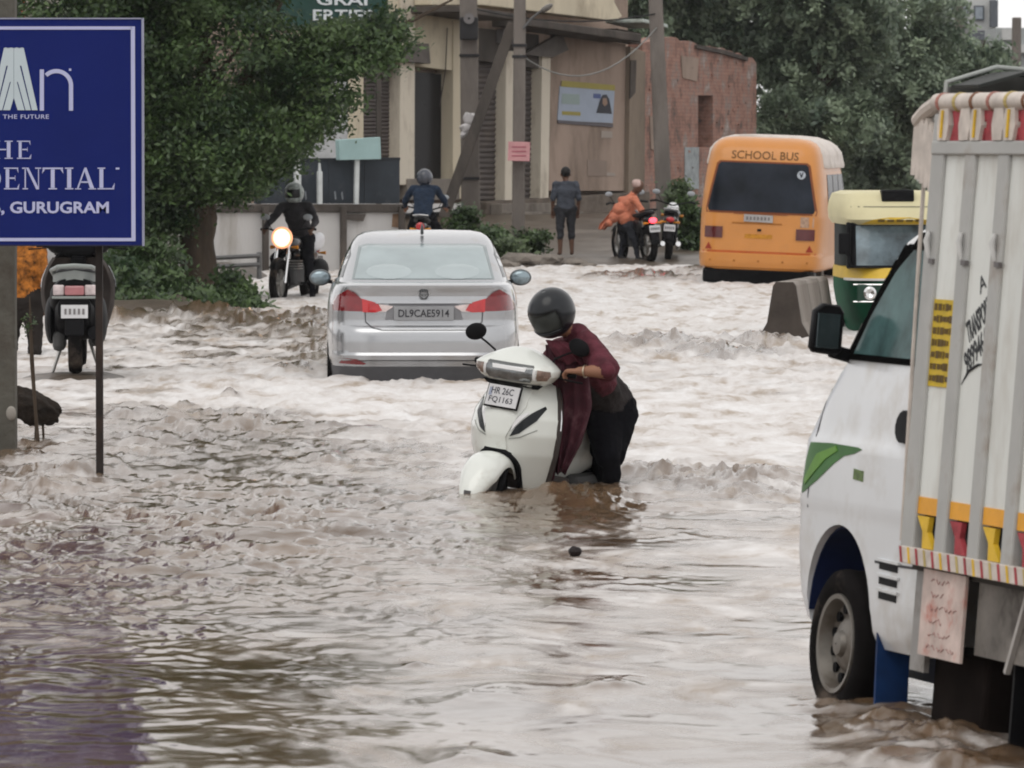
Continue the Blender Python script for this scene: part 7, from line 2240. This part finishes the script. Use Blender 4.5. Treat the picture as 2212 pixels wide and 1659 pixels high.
pz = at(50, 720, 55.0)
ps = empty('person', (pz.x, 55.0, -0.30), rad(-20), 'person in orange patterned shirt standing between the concrete post and the parked scooter', 'person')
Jp = {a: Vector(b) * 1.02 for a, b in Jm.items()}
patt = M('cloth_orange_pattern', (0.27, 0.095, 0.015), 0.85, var=0.95, scale=16)
figure(ps, {a: Vector(b) / k * 0.98 for a, b in Jm.items()}, {'top': patt, 'waist': patt, 'bottom': M('cloth_brown_black', (0.018, 0.014, 0.012), 0.85, var=0.3), 'skin': skin_d, 'shoe': shoe_m}, voxel=0.015, wrinkle=0.01, hair=True, loose=1.25)

# ================================================================== blue signboard, posts and things in the water
SY = 34.6
su = FPX / K / SY          # survey units per metre at the sign
sign = empty('signboard', Vector((at(110, 313, SY).x, SY, -0.3)), 0, 'large blue real estate signboard with white border and lettering on a steel post', 'signboard')
S0 = sign.location.copy()


def sp(u, v, dy=0.0):
    return at(u, v, SY) - S0 + Vector((0, dy, 0))


blue = M('sign_blue', (0.009, 0.018, 0.135), 0.6, spec=0.1, var=0.06, scale=3)
wht = M('sign_white', (0.48, 0.50, 0.72), 0.5, var=0.03, scale=6)
wht2 = M('sign_logo_white', (0.52, 0.60, 0.64), 0.5, var=0.03, scale=6)
alu = M('sign_edge', (0.30, 0.31, 0.42), 0.4, metal=0.4, var=0.1)
W0, W1 = -330, 306
a, b = sp(W0, 529), sp(W1, 41)
MB().box((a + b) / 2 + Vector((0, 0.02, 0)), (b.x - a.x, 0.04, b.z - a.z)).build('panel', blue, sign)


def strip(name, u0, v0, u1, v1, mat, dep=0.004):
    a, b = sp(u0, v1), sp(u1, v0)
    return MB().box(((a.x + b.x) / 2, -dep / 2 - 0.0005, (a.z + b.z) / 2), (abs(b.x - a.x), dep, abs(b.z - a.z))).build(name, mat, sign)


for (u0, v0, u1, v1) in ((W0 + 15, 57, 284, 64), (W0 + 15, 514, 284, 521), (W0 + 15, 64, W0 + 22, 514)):
    strip('border_line', u0, v0, u1, v1, wht)
strip('border_line', 284, 57, 291.5, 521, wht)
for (u0, v0, u1, v1) in ((W0 - 3, 38.5, W1 + 1, 41.5), (W0 - 3, 528.5, W1 + 1, 531.5), (W0 - 3, 41.6, W0, 528.4), (W1 + 1, 38.5, W1 + 4, 531.5)):
    a_, b_ = sp(u0, v1), sp(u1, v0)
    MB().box(((a_.x + b_.x) / 2, 0.018, (a_.z + b_.z) / 2), (abs(b_.x - a_.x), 0.05, abs(b_.z - a_.z))).build('edge_trim', alu if v0 < 500 else M('edge_dark', (0.02, 0.02, 0.05), 0.6), sign)


def poly(name, pts, mat, dep=0.004):
    q = [sp(*p) for p in pts]
    return MB().prism([(p.x, p.z) for p in q], (0, -0.0006, 0), (1, 0, 0), (0, 0, 1), (0, -1, 0), 0, dep).build(name, mat, sign)


# striped A of the emblem
def lerp(p, q, t):
    return (p[0] + (q[0] - p[0]) * t, p[1] + (q[1] - p[1]) * t)


for sx in (-1, 1):
    cx = 30.0
    X_ = lambda d: cx + sx * d * 0.54
    # legs fan out from the top; thin blue gaps between them
    poly('logo_stripe', [(X_(0.6), 105), (X_(40), 105), (X_(95), 238), (X_(72), 238), (X_(30), 142), (X_(24), 142), (X_(0.6), 142)], wht2)
    poly('logo_stripe', [(X_(0.6), 142), (X_(24), 142), (X_(68), 238), (X_(47), 238), (X_(16), 177), (X_(0.6), 177)], wht2)
    poly('logo_stripe', [(X_(0.6), 177), (X_(12), 177), (X_(43), 238), (X_(15), 238), (X_(0.6), 212)], wht2)
poly('logo_cap', [(8, 104), (12, 102.5), (18, 104), (24, 102.5), (30, 104), (36, 102.5), (42, 104), (48, 102.5), (52, 104), (52, 104.8), (8, 104.8)], wht2)
# round-shouldered n
arc_o = [(122 + 36 * 1.0 - 36 * math.cos(rad(a)) - 0, 186 - 38 * math.sin(rad(a))) for a in range(30, 181, 10)]
arc_i = [(158 - 36 - 0 + 0 + (-27) * math.cos(rad(a)) + 36 - 36 + 0, 190 - 30 * math.sin(rad(a))) for a in range(180, 20, -10)]
cxn, cyn, ro, ri = 122.0, 185.0, 36.0, 27.0
out_arc = [(cxn + ro * math.cos(rad(a)), cyn - ro * math.sin(rad(a))) for a in range(0, 136, 9)]
in_arc = [(cxn + ri * math.cos(rad(a)), cyn - ri * math.sin(rad(a))) for a in range(135, -1, -9)]
poly('letter_n_stem', [(86, 150), (95, 150), (95, 239), (86, 239)], wht)
poly('letter_n_arch', [(149, 239), (158, 239)] + out_arc + in_arc, wht)
poly('trade_mark', [(149, 148), (154, 148), (154, 153), (149, 153)], wht)


def serif(ch, u0, v0, w, h, stem=0.20, thin=0.07, name='serif_letter'):
    """capital with slab serifs; u0 is the left edge, v0 the top, in survey units"""
    P_ = lambda x, y: (u0 + x * w, v0 + (1 - y) * h)
    s, t, sf = stem, thin, 0.055
    parts = []
    R_ = lambda x0, y0, x1, y1: parts.append([P_(x0, y0), P_(x1, y0), P_(x1, y1), P_(x0, y1)])
    e = 0.012

    def stemv(xc, sw, ww):
        R_(xc - sw / 2, sf + e, xc + sw / 2, 1 - sf - e)
        R_(xc - ww / 2, 0, xc + ww / 2, sf)
        R_(xc - ww / 2, 1 - sf, xc + ww / 2, 1)
    if ch == 'H':
        stemv(0.2, s, 0.38)
        stemv(0.8, s, 0.38)
        R_(0.3 + e, 0.48, 0.7 - e, 0.48 + t)
    elif ch in 'EDL':
        stemv(0.24, s * 1.15, 0.44)
        if ch == 'E':
            R_(0.46 + e, 1 - t * 0.8, 0.92, 1)
            R_(0.46 + e, 0, 0.97, t * 0.8)
            R_(0.36 + e, 0.48, 0.70, 0.48 + t)
            parts.append([P_(0.92, 1 - t), P_(0.84, 1 - t), P_(0.93, 0.74)])
            parts.append([P_(0.97, t), P_(0.85, t), P_(1.0, 0.27)])
            R_(0.70 + e, 0.40, 0.74, 0.64)
        elif ch == 'L':
            R_(0.46 + e, 0, 0.97, t * 0.8)
            parts.append([P_(0.97, t), P_(0.84, t), P_(1.0, 0.30)])
        else:
            o_ = [P_(0.47 + 0.53 * math.cos(rad(a)), 0.5 + 0.5 * math.sin(rad(a))) for a in range(-90, 91, 15)]
            i_ = [P_(0.47 + 0.36 * math.cos(rad(a)), 0.5 + 0.43 * math.sin(rad(a))) for a in range(90, -91, -15)]
            parts.append(o_ + i_)
    elif ch == 'I':
        stemv(0.5, 0.46, 0.95)
    elif ch == 'T':
        R_(0.41, sf + e, 0.59, 1 - t - e)
        R_(0.30, 0, 0.70, sf)
        R_(0.02, 1 - t, 0.98, 1)
        parts.append([P_(0.0, 0.72), P_(0.03, 1 - t - e), P_(0.14, 1 - t - e)])
        parts.append([P_(1.0, 0.72), P_(0.86, 1 - t - e), P_(0.97, 1 - t - e)])
    elif ch == 'N':
        R_(0.14, sf + e, 0.14 + t, 1 - sf - e)
        R_(0.02, 0, 0.33, sf)
        R_(0.0, 1 - sf, 0.20, 1)
        parts.append([P_(0.20 + e, 1), P_(0.36, 1), P_(0.90, 0.12), P_(0.90, 0), P_(0.80, 0)])
        R_(0.905, 0, 0.905 + t * 0.7, 1 - sf - e)
        R_(0.74, 1 - sf, 1.08, 1)
    elif ch == 'A':
        parts.append([P_(0.46, 1), P_(0.56, 1), P_(0.94, sf), P_(0.74, sf), P_(0.47, 0.84)])
        parts.append([P_(0.45, 0.97), P_(0.47, 0.82), P_(0.18, sf), P_(0.10, sf)])
        R_(0.25, 0.30, 0.66, 0.30 + t)
        R_(0.0, 0, 0.30, sf - e)
        R_(0.66, 0, 1.04, sf - e)
    mb = MB()
    for p in parts:
        q = [sp(*c) for c in p]
        mb.prism([(c.x, c.z) for c in q], (0, -0.0006, 0), (1, 0, 0), (0, 0, 1), (0, -1, 0), 0, 0.004)
    return mb.build(name, wht, sign)


for ch, u0, w in (('H', -18, 46), ('E', 36, 32)):
    serif(ch, u0, 304, w, 39, 0.17)
for ch, u0, w in (('D', -46, 48), ('E', 8, 34), ('N', 48, 38), ('T', 91, 46), ('I', 140, 19), ('A', 162, 44), ('L', 210, 38)):
    serif(ch, u0, 362, w, 47, 0.19)
poly('trade_mark', [(250, 362), (258, 362), (258, 366), (250, 366)], wht)
text_on('lettering', '6, GURUGRAM', sp(109, 450) + Vector((0, -0.001, 0)), RX, UP, wht, sign, w=0.735, h=0.088, th=0.003, bold=0.028)
text_on('lettering', 'THE FUTURE', sp(56, 252) + Vector((0, -0.001, 0)), RX, UP, wht, sign, w=0.29, h=0.027, th=0.002, bold=0.01, spacing=1.1)
postm = M('sign_post_brown', (0.022, 0.017, 0.015), 0.7, var=0.4, scale=6, dirt=(0.06, 0.035, 0.025), dirt_amt=0.4)
for (u0, u1) in ((204, 221), (-250, -233)):
    a_, b_ = sp(u0, 531, 0.06), sp(u1, 1000, 0.06)
    zt_, zb_ = a_.z + 0.6, -0.25
    MB().box(((a_.x + b_.x) / 2, 0.09, (zt_ + zb_) / 2), (abs(b_.x - a_.x), 0.05, zt_ - zb_)).build('post', postm, sign, bevel=0.004)

# grey concrete post at the left edge
cy_ = 37.6
ca = at(-34, 313, cy_)
cb_ = at(33, 313, cy_)
cp = empty('concrete_post', ((ca.x + cb_.x) / 2, cy_, -0.35), 0, 'thick grey-green concrete post standing in the flood beside the blue signboard', 'post')
cmat = M('post_concrete', (0.105, 0.100, 0.085), 0.9, var=0.2, scale=3, bump=0.5, bscale=20, dirt=(0.055, 0.040, 0.030), dirt_amt=0.45, dirt_scale=2.2)
w_ = abs(cb_.x - ca.x) / 2
MB().loft([[Vector((x * s, y_ * s, z)) for x, y_ in ((-w_, -0.1), (w_, -0.1), (w_, 0.1), (-w_, 0.1))] for z, s in ((0, 1.0), (0.7, 1.0), (1.4, 1.0), (2.4, 1.05), (3.6, 1.08), (5.5, 1.1))]).build('shaft', cmat, cp, bevel=0.02)
MB().ell((w_ * 0.75, -0.10, 0.62), (0.035, 0.02, 0.05)).build('pale_stain', M('stain_pale', (0.30, 0.28, 0.25), 0.9), cp, smooth=True)

# dark uprooted root lump caught against the post
rngk = np.random.default_rng(21)
rc = at(72, 866, 39.2)
bm_ = bmesh.new()
bmesh.ops.create_icosphere(bm_, subdivisions=4, radius=1)
for v in bm_.verts:
    c = v.co.copy()
    n_ = 1 + 0.22 * float(pnoise(c.x * 2.1, c.y * 2.1 + c.z * 1.7, 5)) + 0.12 * float(pnoise(c.x * 5.1, c.z * 5.0 + c.y * 4, 6))
    tap = 1.0 - 0.42 * (c.x * 0.5 + 0.5)
    v.co = Vector((c.x * 0.20, c.y * 0.16, c.z * 0.155 * tap - 0.085 * (c.x * 0.5 + 0.5))) * n_
me = bpy.data.meshes.new('root_lump')
bm_.to_mesh(me)
bm_.free()
me.polygons.foreach_set('use_smooth', [True] * len(me.polygons))
me.materials.append(M('root_dark', (0.022, 0.016, 0.012), 0.9, var=0.5, scale=9, bump=1.0, bscale=30))
rl = empty('tree_stump', (rc.x, rc.y, -0.3), 0, 'dark uprooted tree stump caught against the concrete post', 'tree stump')
o = bpy.data.objects.new('root_lump', me)
COL.objects.link(o)
o.parent = rl
o.location = rc - rl.location
for q in range(2):
    x0 = rc.x - rl.location.x + rngk.uniform(-0.16, 0.12)
    MB().tube([(x0, rngk.uniform(-0.1, 0.1), rc.z + 0.28), (x0 + rngk.uniform(-0.04, 0.04), 0, 0.22), (x0 + rngk.uniform(-0.05, 0.05), 0, 0.05)], [0.012, 0.008, 0.005], 6).build('root', bark, rl, smooth=True)
# thin sapling stake in front of it
sk0, sk1 = at(66, 700, 38.6), at(84, 978, 38.6)
stq = empty('sapling', (sk1.x, 38.6, -0.3), 0, 'thin bare sapling stem rising from the water before the dark stump', 'sapling')
MB().tube([(0, 0, 0), sk1 - stq.location, at(76, 880, 38.6) - stq.location, at(69, 780, 38.6) - stq.location, sk0 - stq.location, at(64, 640, 38.6) - stq.location], [0.014, 0.014, 0.012, 0.016, 0.01, 0.004], 7).build('stem', bark, stq, smooth=True)
leaves('twig_leaves', [(at(62, 700, 38.6) - stq.location, (0.05, 0.05, 0.08), 1.0)], 10, 8, 0.014, 0.02, lf_bush, stq, np.random.default_rng(4), 0, 0.1)

# building slivers above the sign
lb = empty('gate_building', at(70, 330, 84.0), label='dark gate building with red and white painted pillar glimpsed above the blue sign', cat='building')
farbox('wall', -60, -60, 60, 420, 84.3, 2.0, M('gate_dark', (0.03, 0.03, 0.032), 0.8, var=0.2), lb)
for (u0, u1, mt) in ((22, 46, M('gate_grey', (0.045, 0.05, 0.055), 0.7)), (47, 54, M('gate_red', (0.38, 0.07, 0.05), 0.7)), (54.5, 84, M('gate_white', (0.36, 0.33, 0.29), 0.8, var=0.15)), (96, 136, M('gate_cream', (0.34, 0.32, 0.28), 0.8, var=0.15))):
    farbox('pillar', u0, -60, u1, 420, 84.0 if u0 < 90 else 83.8, 0.25, mt, lb)
# floating debris
fd_ = onz(1242, 1196)
fo = MB().ell((0, 0, 0.012), (0.035, 0.03, 0.028), nu=12, nv=8)
for v in fo.v:
    v *= 1 + 0.25 * float(pnoise(v.x * 40, v.z * 40 + v.y * 30, 3))
fo = fo.build('floating_debris', M('debris_black', (0.015, 0.010, 0.010), 0.5), None, smooth=True)
fo.location = fd_
tag(fo, 'small dark lump of debris floating on the pale water before the scooter', 'debris')
